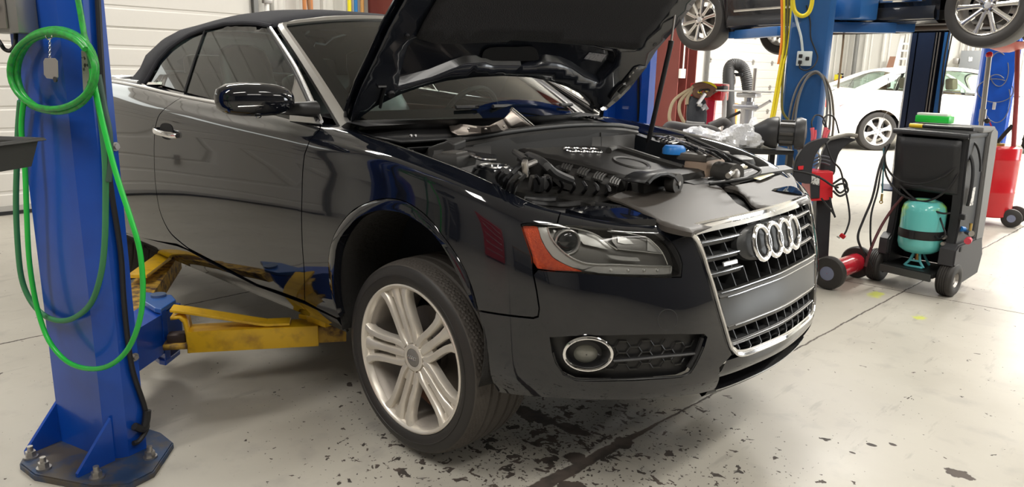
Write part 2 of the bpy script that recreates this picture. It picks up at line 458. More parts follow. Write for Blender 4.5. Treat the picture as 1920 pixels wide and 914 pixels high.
# ---------------------------------------------------------------- the workshop shell
def nodes_floor():
    m = bpy.data.materials.new('painted_concrete_floor'); m.use_nodes = True; nt = m.node_tree; b = nt.nodes['Principled BSDF']
    N = nt.nodes.new; L = nt.links.new
    tc = N('ShaderNodeTexCoord'); P = tc.outputs['Object']
    def noise(scale, detail=5, rough=.55, vec=P, dist=0):
        n = N('ShaderNodeTexNoise'); n.inputs['Scale'].default_value = scale; n.inputs['Detail'].default_value = detail; n.inputs['Roughness'].default_value = rough
        n.inputs['Distortion'].default_value = dist; L(vec, n.inputs['Vector']); return n.outputs['Fac']
    def math_(op, a, b_=None, clamp=False):
        n = N('ShaderNodeMath'); n.operation = op; n.use_clamp = clamp
        for i, v in enumerate((a, b_)):
            if v is None: continue
            if hasattr(v, 'links'): L(v, n.inputs[i])
            else: n.inputs[i].default_value = v
        return n.outputs[0]
    def mix(f, c1, c2):
        n = N('ShaderNodeMix'); n.data_type = 'RGBA'; L(f, n.inputs[0]) if hasattr(f, 'links') else None
        for i, c in ((6, c1), (7, c2)):
            if hasattr(c, 'links'): L(c, n.inputs[i])
            else: n.inputs[i].default_value = tuple(c)+(1,)
        return n.outputs[2]
    def step(v, a, b_): # smooth 0..1 between a and b
        n = N('ShaderNodeMapRange'); n.clamp = True; L(v, n.inputs[0]); n.inputs[1].default_value = a; n.inputs[2].default_value = b_; return n.outputs[0]
    sx = N('ShaderNodeSeparateXYZ'); L(P, sx.inputs[0]); X, Y = sx.outputs[0], sx.outputs[1]
    base = mix(step(noise(1.3, 6), .35, .7), (.47, .445, .39), (.41, .385, .335))
    base = mix(step(noise(7, 5), .55, .85), base, (.34, .32, .29))
    # streaky scuffs
    mp = N('ShaderNodeMapping'); mp.inputs['Scale'].default_value = (1, .18, 1); mp.inputs['Rotation'].default_value = (0, 0, .5); L(P, mp.inputs[0])
    base = mix(math_('MULTIPLY', step(noise(16, 4, .6, mp.outputs[0]), .62, .70), .35), base, (.22, .20, .18))
    # chips in the paint: dense where the car's front stands, rare elsewhere
    def dist(cx, cy, rx, ry):
        a = math_('DIVIDE', math_('SUBTRACT', X, cx), rx); c = math_('DIVIDE', math_('SUBTRACT', Y, cy), ry)
        return math_('SQRT', math_('ADD', math_('MULTIPLY', a, a), math_('MULTIPLY', c, c)))
    d = math_('SUBTRACT', 1.0, step(dist(.22, -.45, 1.25, 1.05), .1, 1.0))
    thr = math_('ADD', .275, math_('MULTIPLY', d, .172))
    n1 = noise(22, 3, .55, dist=.6); 
    inv = math_('SUBTRACT', 1.0, n1)
    chips = step(math_('SUBTRACT', inv, math_('SUBTRACT', 1.0, thr)), -.006, .006)
    n2 = noise(70, 2, .5); thr2 = math_('ADD', .25, math_('MULTIPLY', d, .14))
    chips2 = step(math_('SUBTRACT', thr2, n2), -.006, .006)
    chips = math_('MAXIMUM', chips, chips2)
    # expansion joints with a crumbling edge
    wob = math_('MULTIPLY', math_('SUBTRACT', noise(9, 6, .7), .5), .030)
    jx = math_('ABSOLUTE', math_('ADD', math_('SUBTRACT', X, math_('ADD', .458, math_('MULTIPLY', Y, .043))), wob))
    wid = math_('ADD', .0045, math_('MULTIPLY', math_('SUBTRACT', 1.0, step(dist(.43, -.75, 3, .75), .2, 1.0)), math_('MULTIPLY', noise(5, 4), .052)))
    j1 = step(math_('SUBTRACT', jx, wid), .003, -.002)
    jy = math_('ABSOLUTE', math_('ADD', math_('SUBTRACT', Y, math_('ADD', 2.62, math_('MULTIPLY', X, .05))), math_('MULTIPLY', wob, .4)))
    j2 = step(jy, .006, .003)
    jz = math_('ABSOLUTE', math_('ADD', math_('SUBTRACT', X, -2.16), math_('MULTIPLY', wob, 1.2))); j3 = step(jz, .008, .004)
    chips = math_('MAXIMUM', math_('MAXIMUM', chips, j1), math_('MAXIMUM', j2, j3))
    # larger bare patches
    for cx, cy, rx, ry in ((1.385, .378, .050, .030), (1.10, .38, .020, .012), (1.157, .44, .016, .012), (1.07, .27, .012, .006), (.40, -.46, .05, .035), (.08, -.32, .11, .05), (.26, -.30, .08, .035), (.50, -.62, .045, .05), (.45, -.25, .04, .05)):
        w = math_('ADD', dist(cx, cy, rx, ry), math_('MULTIPLY', math_('SUBTRACT', noise(30, 4), .5), 1.4)); chips = math_('MAXIMUM', chips, step(w, 1.0, .9))
    slate_patch = math_('MULTIPLY', step(math_('ADD', dist(.15, -.15, .55, .40), math_('MULTIPLY', math_('SUBTRACT', noise(6, 5), .5), 1.6)), 1.0, .4), .55)  # darker blue-grey patch with a ragged edge
    col = mix(slate_patch, base, (.17, .18, .20))
    bare = mix(step(noise(15, 4), .4, .6), (.045, .037, .032), (.085, .066, .055))
    col = mix(chips, col, bare)
    for cx, cy, rx, ry in ((.47, 2.45, .05, .10), (.80, 2.15, .04, .06)):
        w = math_('ADD', dist(cx, cy, rx, ry), math_('MULTIPLY', math_('SUBTRACT', noise(25, 4), .5), 1.6)); col = mix(math_('MULTIPLY', step(w, 1.0, .5), .75), col, (.55, .60, .05))
    L(col, b.inputs['Base Color'])
    rg = math_('ADD', math_('MULTIPLY', noise(4, 4), .25), .30); L(math_('ADD', rg, math_('MULTIPLY', chips, .3), True), b.inputs['Roughness'])
    bp = N('ShaderNodeBump'); bp.inputs['Strength'].default_value = .35; bp.inputs['Distance'].default_value = .003
    L(math_('SUBTRACT', math_('MULTIPLY', noise(3, 3), .5), chips), bp.inputs['Height']); L(bp.outputs[0], b.inputs['Normal'])
    return m
def structure(name, mb, mt, **k):
    o = mb.build(name, mt, None, **k); o['kind'] = 'structure'; return o
structure('floor', MB().box((2, 5.5, FL-.05), (16, 27, .1)), nodes_floor(), smooth=False)
WALLM = mat('white_metal_panelling', (.66, .65, .61), .45)
CEILM = mat('ceiling_sheet', (.62, .61, .58), .6)
structure('ceiling', MB().box((2, 5.5, 4.65), (16, 27, .1)), CEILM, smooth=False)
def ribbed(axis, a0, a1, k, z0, z1, sgn, pitch=.30, h=.035):
    """corrugated wall sheet along an axis at offset k"""
    pts = []; a = a0
    while a < a1-1e-6:
        for da, hh in ((0, 0), (.02, h), (.055, h), (.075, 0), (.14, 0), (.15, h*.3), (.17, h*.3), (.18, 0)):
            if a+da <= a1: pts.append((a+da, hh))
        a += pitch
    pts.append((a1, 0)); rows = []
    for z in (z0, z1):
        rows.append([((k+sgn*hh, a, z) if axis == 'y' else (a, k+sgn*hh, z)) for a, hh in pts])
    return MB().loft(rows)
WX = -5.62; BY = 17.6
w = MB().box((WX-.07, 5.5, 2.2), (.08, 27, 4.9)); structure('wall_left', w, WALLM, smooth=False)
for a0, a1 in ((1.95, 10.9), (15.6, 17.6)):
    structure('wall_left', ribbed('y', a0, a1, WX-.02, FL, 4.6, 1), WALLM, smooth=False)
w = MB().box((2, BY+.07, 2.2), (16, .08, 4.9)); structure('wall_back', w, WALLM, smooth=False)
structure('wall_back', ribbed('x', WX, 9.8, BY+.02, FL, 4.6, -1, .42, .05), WALLM, smooth=False)
structure('wall_front', MB().box((2, -7.9, 2.2), (16, .1, 4.9)), mat('front_wall_grey', (.36, .35, .33), .6), smooth=False)
structure('wall_right', MB().box((9.9, 5.5, 2.2), (.1, 27, 4.9)), mat('dark_end_wall', (.10, .095, .09), .6), smooth=False)
DOORM = mat('sectional_door_white', (.60, .58, .54), .42, bump=(30, .03))
def garage_door(idx, y0, y1, win=True):
    mb = MB(); H = .53; z = FL+.01; rows = []
    prof = []
    for k in range(8):
        zz = z+k*H
        prof += [(0, zz+.004), (.012, zz+.014), (.012, zz+.16), (.006, zz+.17), (.006, zz+.19), (.012, zz+.20), (.012, zz+H-.19), (.006, zz+H-.18), (.006, zz+H-.16), (.012, zz+H-.15), (.012, zz+H-.014), (0, zz+H-.004)]
    mb.loft([[(WX+.02+d, y, zz) for d, zz in prof] for y in (y0, y1)])
    o = mb.build('door_%d' % idx, DOORM, None, smooth=False); o['kind'] = 'structure'
    for k in (3, 6):
        for j in range(4):
            yy = y0+(j+.5)*(y1-y0)/4
            if k == 3 and win:
                pass
    for j in range(3):
        yy = y0+(j+.5)*(y1-y0)/3; wdt = (y1-y0)/3*.86
        zc = FL+4.02*1 if not win else FL+.01+H*4.5
        MB().box((WX+.045, yy, zc), (.02, wdt, .36)).build('door_window', mat('daylit_pane', (.8, .82, .8), .2, emit=(.95, 1, .97), es=1.6), o, smooth=False)
    for k in range(1, 5):
        for j in range(5):
            yy = y0+.06+(y1-y0-.12)*j/4; zz = z+k*H
            hb = MB(); hb.box((WX+.045, yy, zz), (.02, .06, .10), bev=.004); hb.cyl((WX+.06, yy-.02, zz+.01), (WX+.06, yy+.02, zz+.01), .012, n=10)
            hb.build('door_hinge', STEEL, o)
    for yy, s in ((y0-.05, 1), (y1+.05, -1)):
        MB().box((WX+.05, yy, 2.0), (.06, .05, 4.3)).build('door_track', mat('galvanised_track', (.18, .18, .175), .45, .7), o, smooth=False)
    MB().box((WX+.03, (y0+y1)/2, z+.01), (.03, y1-y0, .03)).build('door_bottom_seal', BLACKR, o, smooth=False)
    return o
garage_door(1, -4.2, 1.68); d2 = garage_door(2, 11.3, 15.2, win=True)
structure('trim_1', MB().box((WX+.02, 5.5, FL+.04), (.04, 27, .08)), mat('front_wall_grey'), smooth=False)
# steel building columns
def steel_column(x, y, lab, w=.30, dp=.42):
    t = thing('steel_column', lab, 'column', (x, y, FL))
    MB().box((0, -w/2+.01, 2.35), (dp, .02, 4.7)).build('flange', REDCOL, t, smooth=False)
    MB().box((0, w/2-.01, 2.35), (dp, .02, 4.7)).build('flange', REDCOL, t, smooth=False)
    MB().box((0, 0, 2.35), (dp*.98, .02, 4.7)).build('web', REDCOL, t, smooth=False)
    MB().box((.0, 0, .01), (dp+.12, w+.1, .02)).build('base_plate', REDCOL, t, smooth=False)
    return t
steel_column(WX+.30, 3.32, 'oxide red steel column behind the raised bonnet edge', .34, .50)
sc = steel_column(WX+.25, 9.75, 'oxide red steel column with a white switch box on its conduit', .62, .46)
# ceiling strip fixtures
PLC = ['before the red drawer cabinet', 'ahead of the convertible grille', 'over the service machine', 'beside the near blue post', 'over the raised black sedan', 'near the dark end wall', 'over the white sedan tail', 'nearest the far panelled wall', 'between the first garage door and the convertible', 'nearest the work bench', 'farthest from the garage doors beside the service machine']
LAMP = mat('fluorescent_diffuser', (.9, .9, .88), .4, emit=(1, .97, .92), es=7)
for i, (lx, ly) in enumerate(((3.0, -3.0), (3.0, 1.0), (3.0, 5.0), (-.6, -4.2), (-1.2, 4.6), (3.0, 9.5), (-1.6, 9.5), (0.5, 14.5), (-3.9, .2), (6.5, -1.0), (6.5, 4.0))):
    t = thing('ceiling_light', 'long white fluorescent ceiling fixture '+PLC[i], 'ceiling light', (lx, ly, 4.6), group='fluorescent fixtures under the ceiling')
    MB().box((0, 0, -.05), (.30, 2.5, .10), bev=.01).build('housing', WHITE, t)
    MB().box((0, 0, -.115), (.22, 2.44, .03), bev=.01).build('diffuser', LAMP, t)
# unseen cabinets and bench, added behind the camera for the paintwork to reflect
def cabinet(x, y, w, d, h, rz, mt, lab, n=6):
    t = thing('tool_cabinet', lab, 'tool cabinet', (x, y, FL), rz)
    MB().box((0, 0, h/2+.06), (w, d, h), bev=.01).build('body', mt, t)
    for k in range(n):
        zz = .12+(k+.5)*(h-.08)/n
        dr = MB().box((0, d/2+.008, zz), (w*.94, .02, (h-.1)/n*.9), bev=.004).build('drawer', mt, t)
        MB().box((0, d/2+.03, zz+(h/n)*.25), (w*.8, .015, .02), bev=.004).build('handle', CHROMED, dr)
    for sx in (-1, 1):
        for sy in (-1, 1): MB().cyl((sx*w*.42-.02, sy*d*.35, .055), (sx*w*.42+.02, sy*d*.35, .055), .055, n=14).build('caster', BLACKR, t)
    return t
cabinet(-.9, -7.2, 1.5, .6, 1.25, 0, RED, 'tall red drawer cabinet against the grey wall behind the photographer')
cabinet(-3.6, -7.2, 1.2, .6, .95, 0, mat('graphite_enamel', (.05, .05, .055), .3), 'low graphite drawer cabinet against the grey wall behind the photographer', 5)
t = thing('work_bench', 'long timber topped work bench against the grey wall', 'work bench', (2.2, -7.2, FL))
MB().box((0, 0, .9), (3.0, .7, .06), bev=.008).build('bench_top', mat('bench_timber', (.25, .14, .07), .5), t)
for sx in (-1, 1):
    for sy in (-1, 1): MB().box((sx*1.4, sy*.28, .435), (.07, .07, .87)).build('leg', mat('graphite_enamel'), t)
MB().box((0, 0, .3), (2.8, .6, .03)).build('shelf', mat('graphite_enamel'), t)
# ---------------------------------------------------------------- THE CAR
car = thing('convertible_car', 'black convertible with its bonnet raised, held on the yellow lift arms', 'car', (-1.4, 0, 0), world=True)
def Z(ox, oy, s, pts): return [(ox+x/s, oy+y/s) for x, y in pts]
def PXL(pts, far=False): return [px(u, v, far) for u, v in pts]
gapF = Z(240, 0, 1.9875, [(722, 460), (716, 480), (700, 500), (672, 538), (658, 580), (651, 650), (648, 750), (650, 914)])+[(571, 520), (572, 563)]
gapR = [(335, 186), (320, 196), (307, 206), (296, 221), (290, 250), (289, 290), (292, 350), (301, 400), (318, 435), (341, 457)]
botD = [(354, 467), (420, 501), (482, 534), (530, 550), (572, 566)]
arcO = [(638, 596), (626, 560), (618, 520), (617, 480), (628, 440), (655, 402), (685, 383), (717, 374), (745, 375), (771, 385), (802, 408), (828, 440), (853, 475), (873, 510), (887, 548), (896, 583)]
seamB = [(896, 583), (925, 588), (953, 592), (1000, 597), (1009, 594), (1011, 579), (1006, 545), (1000, 515)]
VT = .7995
beltV = .705
def uvs_row(us, v): return [(u, v) for u in us]
GF = PXL(gapF); GR = PXL(gapR); BD = PXL(botD)
# door: up the rear gap, along the belt, down the front gap, back along the bottom
belt = [(u, beltV) for u in np.linspace(GR[0][0], GF[0][0]-.02, 9)]
GR0 = [(GR[0][0], beltV)]+[g for g in GR if g[1] < beltV-.01]
GF0 = [(GF[0][0], beltV)]+[g for g in GF if g[1] < beltV-.01]
GF0 = [g for g in GF0 if g[1] > BD[-1][1]+.01]+[BD[-1]]
def sm_open(L, k=4): return cr2(L, k)
door_out = sm_open(GR0, 5)+BD[0:]+sm_open(GF0, 5)[::-1][1:]+belt[::-1][1:-1]
door = body_panel('door', door_out, PAINT, car, solid=.02, gap=.003)
body_panel('door', door_out, PAINT, car, solid=.02, gap=.003, mirror=True)
# fender
arc = sm_open(PXL(arcO), 3)
sb = PXL(seamB)
hl = Z(940, 360, 2.284, [(85, 140), (105, 135), (170, 136), (240, 138), (350, 146), (480, 158), (590, 166), (680, 178), (740, 230), (765, 275), (775, 310), (770, 365), (670, 366), (560, 362), (350, 347), (230, 340), (155, 333), (130, 280), (100, 190)])
HL = PXL(hl)
uF0 = GF[0][0]
sillF = xz(-.375, .235)
hlc = HL[3]
fen_out = sm_open(GF0, 5)+[(BD[-1][0], BD[-1][1])]+[px(600, 581), px(632, 597)]+arc[0:]+sb[1:]+[HL[17], HL[18], HL[0], HL[1], HL[2], HL[3]]
fen_out += [(hlc[0]+.005, .66), (hlc[0]+.01, .74), (hlc[0]+.01, VT)]
fen_out += [(u, VT) for u in np.linspace(hlc[0]-.03, uF0+.06, 16)]+[(uF0+.02, .76), (uF0+.006, beltV)]
def dedupe(L, d=.004):
    out = [L[0]]
    for p in L[1:]:
        if np.hypot(p[0]-out[-1][0], p[1]-out[-1][1]) > d: out.append(p)
    return out
fen_out = dedupe(fen_out)
fender = body_panel('fender', fen_out, PAINT, car, solid=.015, step=.03)
body_panel('fender', fen_out, PAINT, car, solid=.015, step=.03, mirror=True)
# sill
s1 = [px(350, 468), px(482, 537), px(571, 570), px(632, 599)]
sill_out = [xz(-2.35, .255), (s1[0][0]-.1, s1[0][1]), *s1, (s1[-1][0]+.005, s1[-1][1]-.05), (s1[-1][0]-.01, .0), (xz(-1.4, .22)[0], .0), (xz(-2.36, .22)[0], .0)]
body_panel('sill', sill_out, PAINT, car, solid=.01, step=.05)
body_panel('sill', sill_out, PAINT, car, solid=.01, step=.05, mirror=True)
# quarter panel with the rear wheel arch
def circ(cx, cz, r, a0, a1, n): return [xz(cx+r*math.cos(a), cz+r*math.sin(a)) for a in np.linspace(math.radians(a0), math.radians(a1), n)]
ra = circ(-2.76, .33, .37, -14, 194, 22)
q_out = dedupe(sm_open(GR0, 5)+[BD[0], (BD[0][0]-.12, BD[0][1]), ra[0]]+ra+[xz(-3.2, .24), xz(-3.45, .24), (.18, .1), (.03, .12), (.03, .70), (.5, .70), (1.0, VT-.02)]+[(u, VT-.02) for u in np.linspace(1.1, GR[0][0]-.05, 12)]+[(GR[0][0]-.005, VT-.03)])
body_panel('quarter_panel', q_out, PAINT, car, solid=.01, step=.05)
body_panel('quarter_panel', q_out, PAINT, car, solid=.01, step=.05, mirror=True)
# front bumper
GL = Z(940, 360, 2.284, [(815, 172), (832, 215), (850, 240), (885, 360), (920, 480), (955, 600), (975, 665), (990, 698)])
GLu = PXL(GL)
lowC = [px(1350, 690), px(1349, 712)]
chin = PXL([(1340, 732), (1312, 739), (1260, 745), (1203, 749), (1150, 751), (1115, 751), (1050, 748), (1000, 744), (960, 740), (935, 737)])
fb_end = PXL([(926, 722), (915, 665), (905, 620)])
top_b = [(hlc[0]+.01, VT), (hlc[0]+.01, .74), (hlc[0]+.005, .66)]
gtl = GLu[0]
bum_out = [sb[0]]+sb[1:]+[HL[i] for i in (16, 15, 14, 13, 12, 11, 10, 9, 8, 7, 6, 5, 4, 3)]+top_b[::-1]
bum_out += [(u, VT) for u in np.linspace(hlc[0]+.05, gtl[0], 8)]+[(gtl[0]+.0, .70)]+GLu+lowC+chin+fb_end
bum_out = dedupe(bum_out)
fogo = PXL(Z(940, 360, 2.284, [(210, 628), (300, 622), (400, 620), (520, 618), (640, 615), (760, 613), (868, 613), (880, 625), (868, 665), (850, 705), (830, 745), (810, 775), (770, 793), (640, 802), (500, 808), (400, 810), (320, 808), (265, 782), (235, 735), (220, 690)]))
bumper = body_panel('front_bumper', bum_out, PAINT, car, holes=[fogo], solid=.012, step=.022)
body_panel('front_bumper', bum_out, PAINT, car, holes=[fogo], solid=.012, step=.022, mirror=True)
# middle bridge of the bumper above and under the grille
gb = GLu[-1]
ue = 2*UMID
# dark inner shell under all the panels, cut at the wheel arches
def shell(y):
    us = np.linspace(.05, HL[0][0]-.03, 90); vs = np.linspace(.03, .70, 18); mb = MB(); idx = {}
    for i, u in enumerate(us):
        for j, v in enumerate(vs):
            p = S(u, v); n = SN(u, v)*SIDE; q = p-n*.028
            r1 = math.hypot(q[0], q[2]-.34) < .385 or math.hypot(q[0]+2.76, q[2]-.34) < .385
            idx[i, j] = (tuple(q*[1, y, 1]), r1)
    for i in range(89):
        for j in range(17):
            k = [idx[i, j], idx[i+1, j], idx[i+1, j+1], idx[i, j+1]]
            if any(a[1] for a in k): continue
            mb.add([a[0] for a in k], [(0, 1, 2, 3)])
    return mb
shell(1).build('inner_body_panel', DARK, car, recalc=True); shell(-1).build('inner_body_panel', DARK, car, recalc=True)
# wheel arch liners and flares
def liner(cx, y):
    mb = MB(); rows = []
    for a in np.linspace(math.radians(-20), math.radians(200), 30):
        rr = .368
        rows.append([(cx+rr*math.cos(a), y*.885, .345+rr*math.sin(a)), (cx+(rr+.012)*math.cos(a), y*.80, .345+(rr+.012)*math.sin(a)), (cx+(rr+.01)*math.cos(a), y*.62, .345+(rr+.01)*math.sin(a)), (cx+(rr-.02)*math.cos(a), y*.54, .345+(rr-.02)*math.sin(a)), (cx+.14*math.cos(a), y*.52, .345+.14*math.sin(a))])
    mb.loft(rows); return mb.build('wheel_arch_liner', LINER, car, solid=.004)
for cx in (0, -2.76):
    for y in (-1, 1): liner(cx, y)
ain = Z(600, 340, 1.758, [(62, 440), (50, 380), (48, 300), (60, 205), (110, 135), (155, 107), (200, 96), (245, 99), (290, 112), (370, 168), (430, 255), (480, 355), (512, 422)])
AI = [px(*q) for q in ain]
def flare(my):
    a = cr2(PXL(arcO[1:]), 3); b = cr2(AI, 4); rows = []
    for i in range(40):
        t = i/39; p = a[int(t*(len(a)-1))]; q = b[int(t*(len(b)-1))]
        A = np.array(surf_pt(*p, .0005)); 
        A2 = np.array(surf_pt(p[0]*.8+q[0]*.2, p[1]*.8+q[1]*.2, .006)); B = np.array(surf_pt(q[0], q[1], .003)); C2 = B+np.array([0, .03, 0])
        rows.append([r*[1, my, 1] for r in (A, A2, B, C2)])
    return MB().loft(rows).build('wheel_arch_lip', PAINT, car, ang=60)
flare(1); flare(-1)
# chrome belt moulding
bu = [(u, beltV+.012) for u in np.linspace(xz(-2.5, 1.0)[0], uF0-.01, 14)]
strip('belt_moulding', bu, .022, CHROMED, car, off=.0, h=.008); strip('belt_moulding', bu, .022, CHROMED, car, off=.0, h=.008, mirror=True)
def pxo(u, v, off=0.0):
    g = px(u, v)
    if not off: return g
    p = np.array(g, float); fn = lambda p: proj(surf_pt(p[0], min(p[1], .79), off))-np.array([u, v])
    for _ in range(8):
        r = fn(p); e = 1e-4; J = np.array([(fn(p+[e, 0])-r)/e, (fn(p+[0, e])-r)/e]).T
        d = np.clip(np.linalg.lstsq(J, -r, rcond=1e-6)[0], -.05, .05); p = p+d; p[1] = min(max(p[1], .002), .79)
        if np.abs(d).max() < 1e-6: break
    return tuple(p) if np.hypot(*fn(p)) < 6 and abs(p[0]-g[0]) < .2 else g
def PO(pts, off, ox=0, oy=0, s=1): return [pxo(ox+x/s, oy+y/s, off) for x, y in pts]
def sp(p, off=0): return np.array(surf_pt(p[0], p[1], off))
MY = np.array([1, -1, 1])
# ---------------------------------------------------------------- headlights
REFL = mat('headlight_reflector', (.78, .77, .73), .25, .55)
REFLD = mat('headlight_bowl_satin', (.30, .29, .27), .30, .6)
ORANGE = mat('orange_reflector', (.90, .10, .01), .25, 0, .5, bump=(300, .3), noise=(140, (.75, .06, .005), .4, .7))
hz = lambda pts, off: PO(pts, off, 960, 400, 5.647)
def headlight(mr):
    kw = dict(custom=True, mirror=mr)
    base = body_panel('headlight', HL, REFLD, car, off=-.045, step=.02, gap=-.004, **kw)
    rim = HL
    inner = hz([(95, 140), (150, 118), (400, 128), (620, 130), (800, 150), (1100, 160), (1350, 190), (1500, 215), (1600, 300), (1700, 430), (1760, 560), (1775, 640), (1740, 660), (1400, 660), (1000, 650), (700, 630), (400, 605), (250, 590), (190, 440), (120, 240)], 0)
    inner = [(p[0], p[1]) for p in inner]
    body_panel('bezel', HL, PLASTG, base, holes=[inner], off=-.001, step=.012, gap=.001, **kw)
    body_panel('lens', HL, GLASSL, base, off=.002, step=.02, gap=.002, label='clear lens', **kw)
    d = -.018
    body_panel('turn_signal', cr2(hz([(115, 142), (190, 138), (268, 145), (300, 260), (350, 360), (430, 470), (530, 530), (640, 580), (745, 618), (600, 612), (270, 585), (215, 440), (150, 260)], d), 2, True), ORANGE, base, off=d, step=.012, gap=0, label='orange turn signal reflector', **kw)
    d = -.020
    body_panel('side_reflector', hz([(272, 150), (375, 150), (395, 230), (440, 320), (520, 410), (620, 480), (760, 530), (900, 548), (760, 600), (640, 578), (530, 528), (432, 468), (352, 360), (304, 260)], d), REFL, base, off=d, step=.012, gap=.001, **kw)
    body_panel('running_light', hz([(905, 550), (1200, 548), (1500, 552), (1690, 560), (1680, 650), (1300, 645), (900, 632), (760, 612)], d), REFL, base, off=d, step=.012, gap=.001, label='silver running light strip', **kw)
    # upper and right reflector chambers
    d = -.030
    body_panel('reflector', hz([(700, 175), (860, 215), (960, 285), (1060, 375), (1000, 385), (900, 360), (760, 330), (700, 260)], d), REFL, base, off=d, step=.012, gap=0, **kw)
    body_panel('reflector', hz([(1020, 190), (1280, 225), (1420, 270), (1530, 350), (1580, 420), (1350, 405), (1120, 375), (1060, 300)], d), REFLD, base, off=d, step=.012, gap=0, **kw)
    body_panel('reflector', hz([(1110, 235), (1200, 260), (1290, 325), (1200, 330), (1120, 310)], d+.004), REFL, base, off=d+.004, step=.012, gap=0, **kw)
    body_panel('reflector', hz([(1435, 275), (1520, 350), (1585, 420), (1430, 400)], d+.004), REFL, base, off=d+.004, step=.012, gap=0, **kw)
    body_panel('reflector', hz([(1000, 440), (1330, 470), (1360, 510), (1150, 500), (1050, 480)], d+.004), REFL, base, off=d+.004, step=.012, gap=0, **kw)
    for pts, w in (([(380, 150), (600, 150), (760, 180), (900, 235), (1010, 315), (1115, 385)], .0042), ([(375, 150), (405, 240), (470, 335), (570, 430), (700, 505), (850, 540), (1200, 550), (1680, 560)], .0045), ([(1010, 188), (1200, 205), (1400, 250), (1520, 330), (1600, 430), (1650, 545)], .0035), ([(1120, 380), (1350, 405), (1590, 430)], .003), ([(1690, 565), (1685, 625), (1640, 645), (1300, 648), (900, 632)], .0025)):
        strip('reflector_trim', hz(pts, -.014), w, REFL, base, off=-.016, h=.003, mirror=mr)
    # projector lens
    c = sp(hz([(590, 305)], -.025)[0], -.03); mb = MB(); n = SN(*hz([(590, 305)], -.025)[0])*SIDE
    d0 = np.array([.80, -.60, .0]); c2 = c*MY if mr else c; dd = d0*MY if mr else d0
    M = frame_m(c2, np.cross(dd, (0, 0, 1)), (0, 0, 1)); M = M if (M.to_3x3() @ Vector((0, 0, 1))).dot(Vector(dd)) > 0 else M @ Matrix.Rotation(PI, 4, 'Y')
    mb.lathe([(.036, -.03), (.037, .004), (.034, .007), (.031, .004), (.030, -.004)], M, 32); r = mb.build('projector_ring', REFL, base)
    mb = MB(); mb.lathe([(.030*math.sin(a), -.002+.013*math.cos(a)) for a in np.linspace(0.01, PI/2, 8)], M, 28); mb.build('projector_lens', mat('projector_glass', (.02, .022, .025), .03, 0, 1), base)
    # row of bulbs in the running light
    for x in (1050, 1230, 1400, 1540):
        p = sp(hz([(x, 605)], -.018)[0], -.018); MB().sphere(p*MY if mr else p, .005, n=10, m=8).build('led_bulb', REFL, base)
    return base
headlight(False); headlight(True)
# ---------------------------------------------------------------- fog lamp grilles
def foglight(mr):
    mm = MY if mr else np.array([1, 1, 1])
    bs = body_panel('fog_lamp_grille', fogo, PLAST, car, off=-.028, step=.02, gap=-.006, mirror=mr)
    # honeycomb ridges
    mb = MB(); fo = offset_poly(fogo, .012); U0 = min(p[0] for p in fogo); V0 = min(p[1] for p in fogo); a = .0235
    dx = a*1.5; dy = a*math.sqrt(3)*.62; segs = set()
    for i in range(26):
        for j in range(12):
            cx = U0+i*dx; cy = V0+j*dy+(dy/2 if i % 2 else 0)
            c = [(cx+a*math.cos(k*PI/3), cy+a*.62*math.sin(k*PI/3)) for k in range(6)]
            for k in range(6):
                p, q = c[k], c[(k+1) % 6]
                key = (round((p[0]+q[0])*800), round((p[1]+q[1])*800))
                if key in segs: continue
                segs.add(key)
                pm_ = proj(sp(p, -.022)); 
                if ((pm_[0]-1102.5)/50)**2+((pm_[1]-664.3)/34)**2 < 1: continue
                if inside(p, fo) and inside(q, fo): mb.tube([sp(p, -.022)*mm, sp(q, -.022)*mm], .0022, n=4)
    mb.build('honeycomb_mesh', mat('satin_black_plastic', (.022, .022, .022), .3), bs)
    # cross bar and frame
    strip('cross_bar', PO([(1149, 677), (1180, 675), (1240, 669), (1312, 662)], -.012), .010, PLAST, bs, off=-.016, h=.012, mirror=mr)
    strip('frame_edge', [fogo[i] for i in (19, 18, 17, 16, 15, 14, 13, 12, 11, 10, 9, 8)], .006, mat('satin_black_plastic'), bs, off=-.006, h=.006, mirror=mr)
    strip('frame_blade', PO([(1316, 634), (1306, 662), (1290, 690)], -.008), .014, PLAST, bs, off=-.010, h=.008, mirror=mr)
    # ring, funnel and lamp
    ring = []; mid = []; lam = []
    for k in range(40):
        t = 2*PI*k/40
        p = pxo(1102.5+45*math.cos(t), 664.3+30*math.sin(t), .008); ring.append(sp(p, .008)*mm)
        p = pxo(1102+41*math.cos(t), 664+26*math.sin(t), .004); mid.append(sp(p, .004)*mm)
        p = pxo(1095+28*math.cos(t), 661+21*math.sin(t), -.04); lam.append(sp(p, -.04)*mm)
    MB().tube(ring, .0052, closed=True, n=8).build('chrome_ring', CHROME, bs, label='oval chrome ring')
    outer = [sp(pxo(1102.5+45*math.cos(2*PI*k/40), 664.3+30*math.sin(2*PI*k/40), -.03), -.03)*mm for k in range(40)]
    MB().loft([outer, ring, mid, lam], closed=True).build('fog_lamp_bezel', PLAST, bs)
    c = sum(lam)/len(lam); dd = np.array([.83, -.55, .03])*mm
    rows = [[c+(q-c)*math.cos(a)+dd*.022*math.sin(a) for q in lam] for a in np.linspace(0, PI/2*.97, 7)]
    MB().loft(rows, closed=True).build('fog_lamp', mat('fog_lamp_glass', (.22, .22, .19), .08, 0, .8), bs, label='round glass fog lamp')
    MB().loft([[c+(q-c)*f-dd*dpt for q in lam] for f, dpt in ((1, 0), (.8, .02), (.5, .03), (.02, .032))], closed=True).build('fog_lamp_reflector', REFL, bs)
foglight(False); foglight(True)
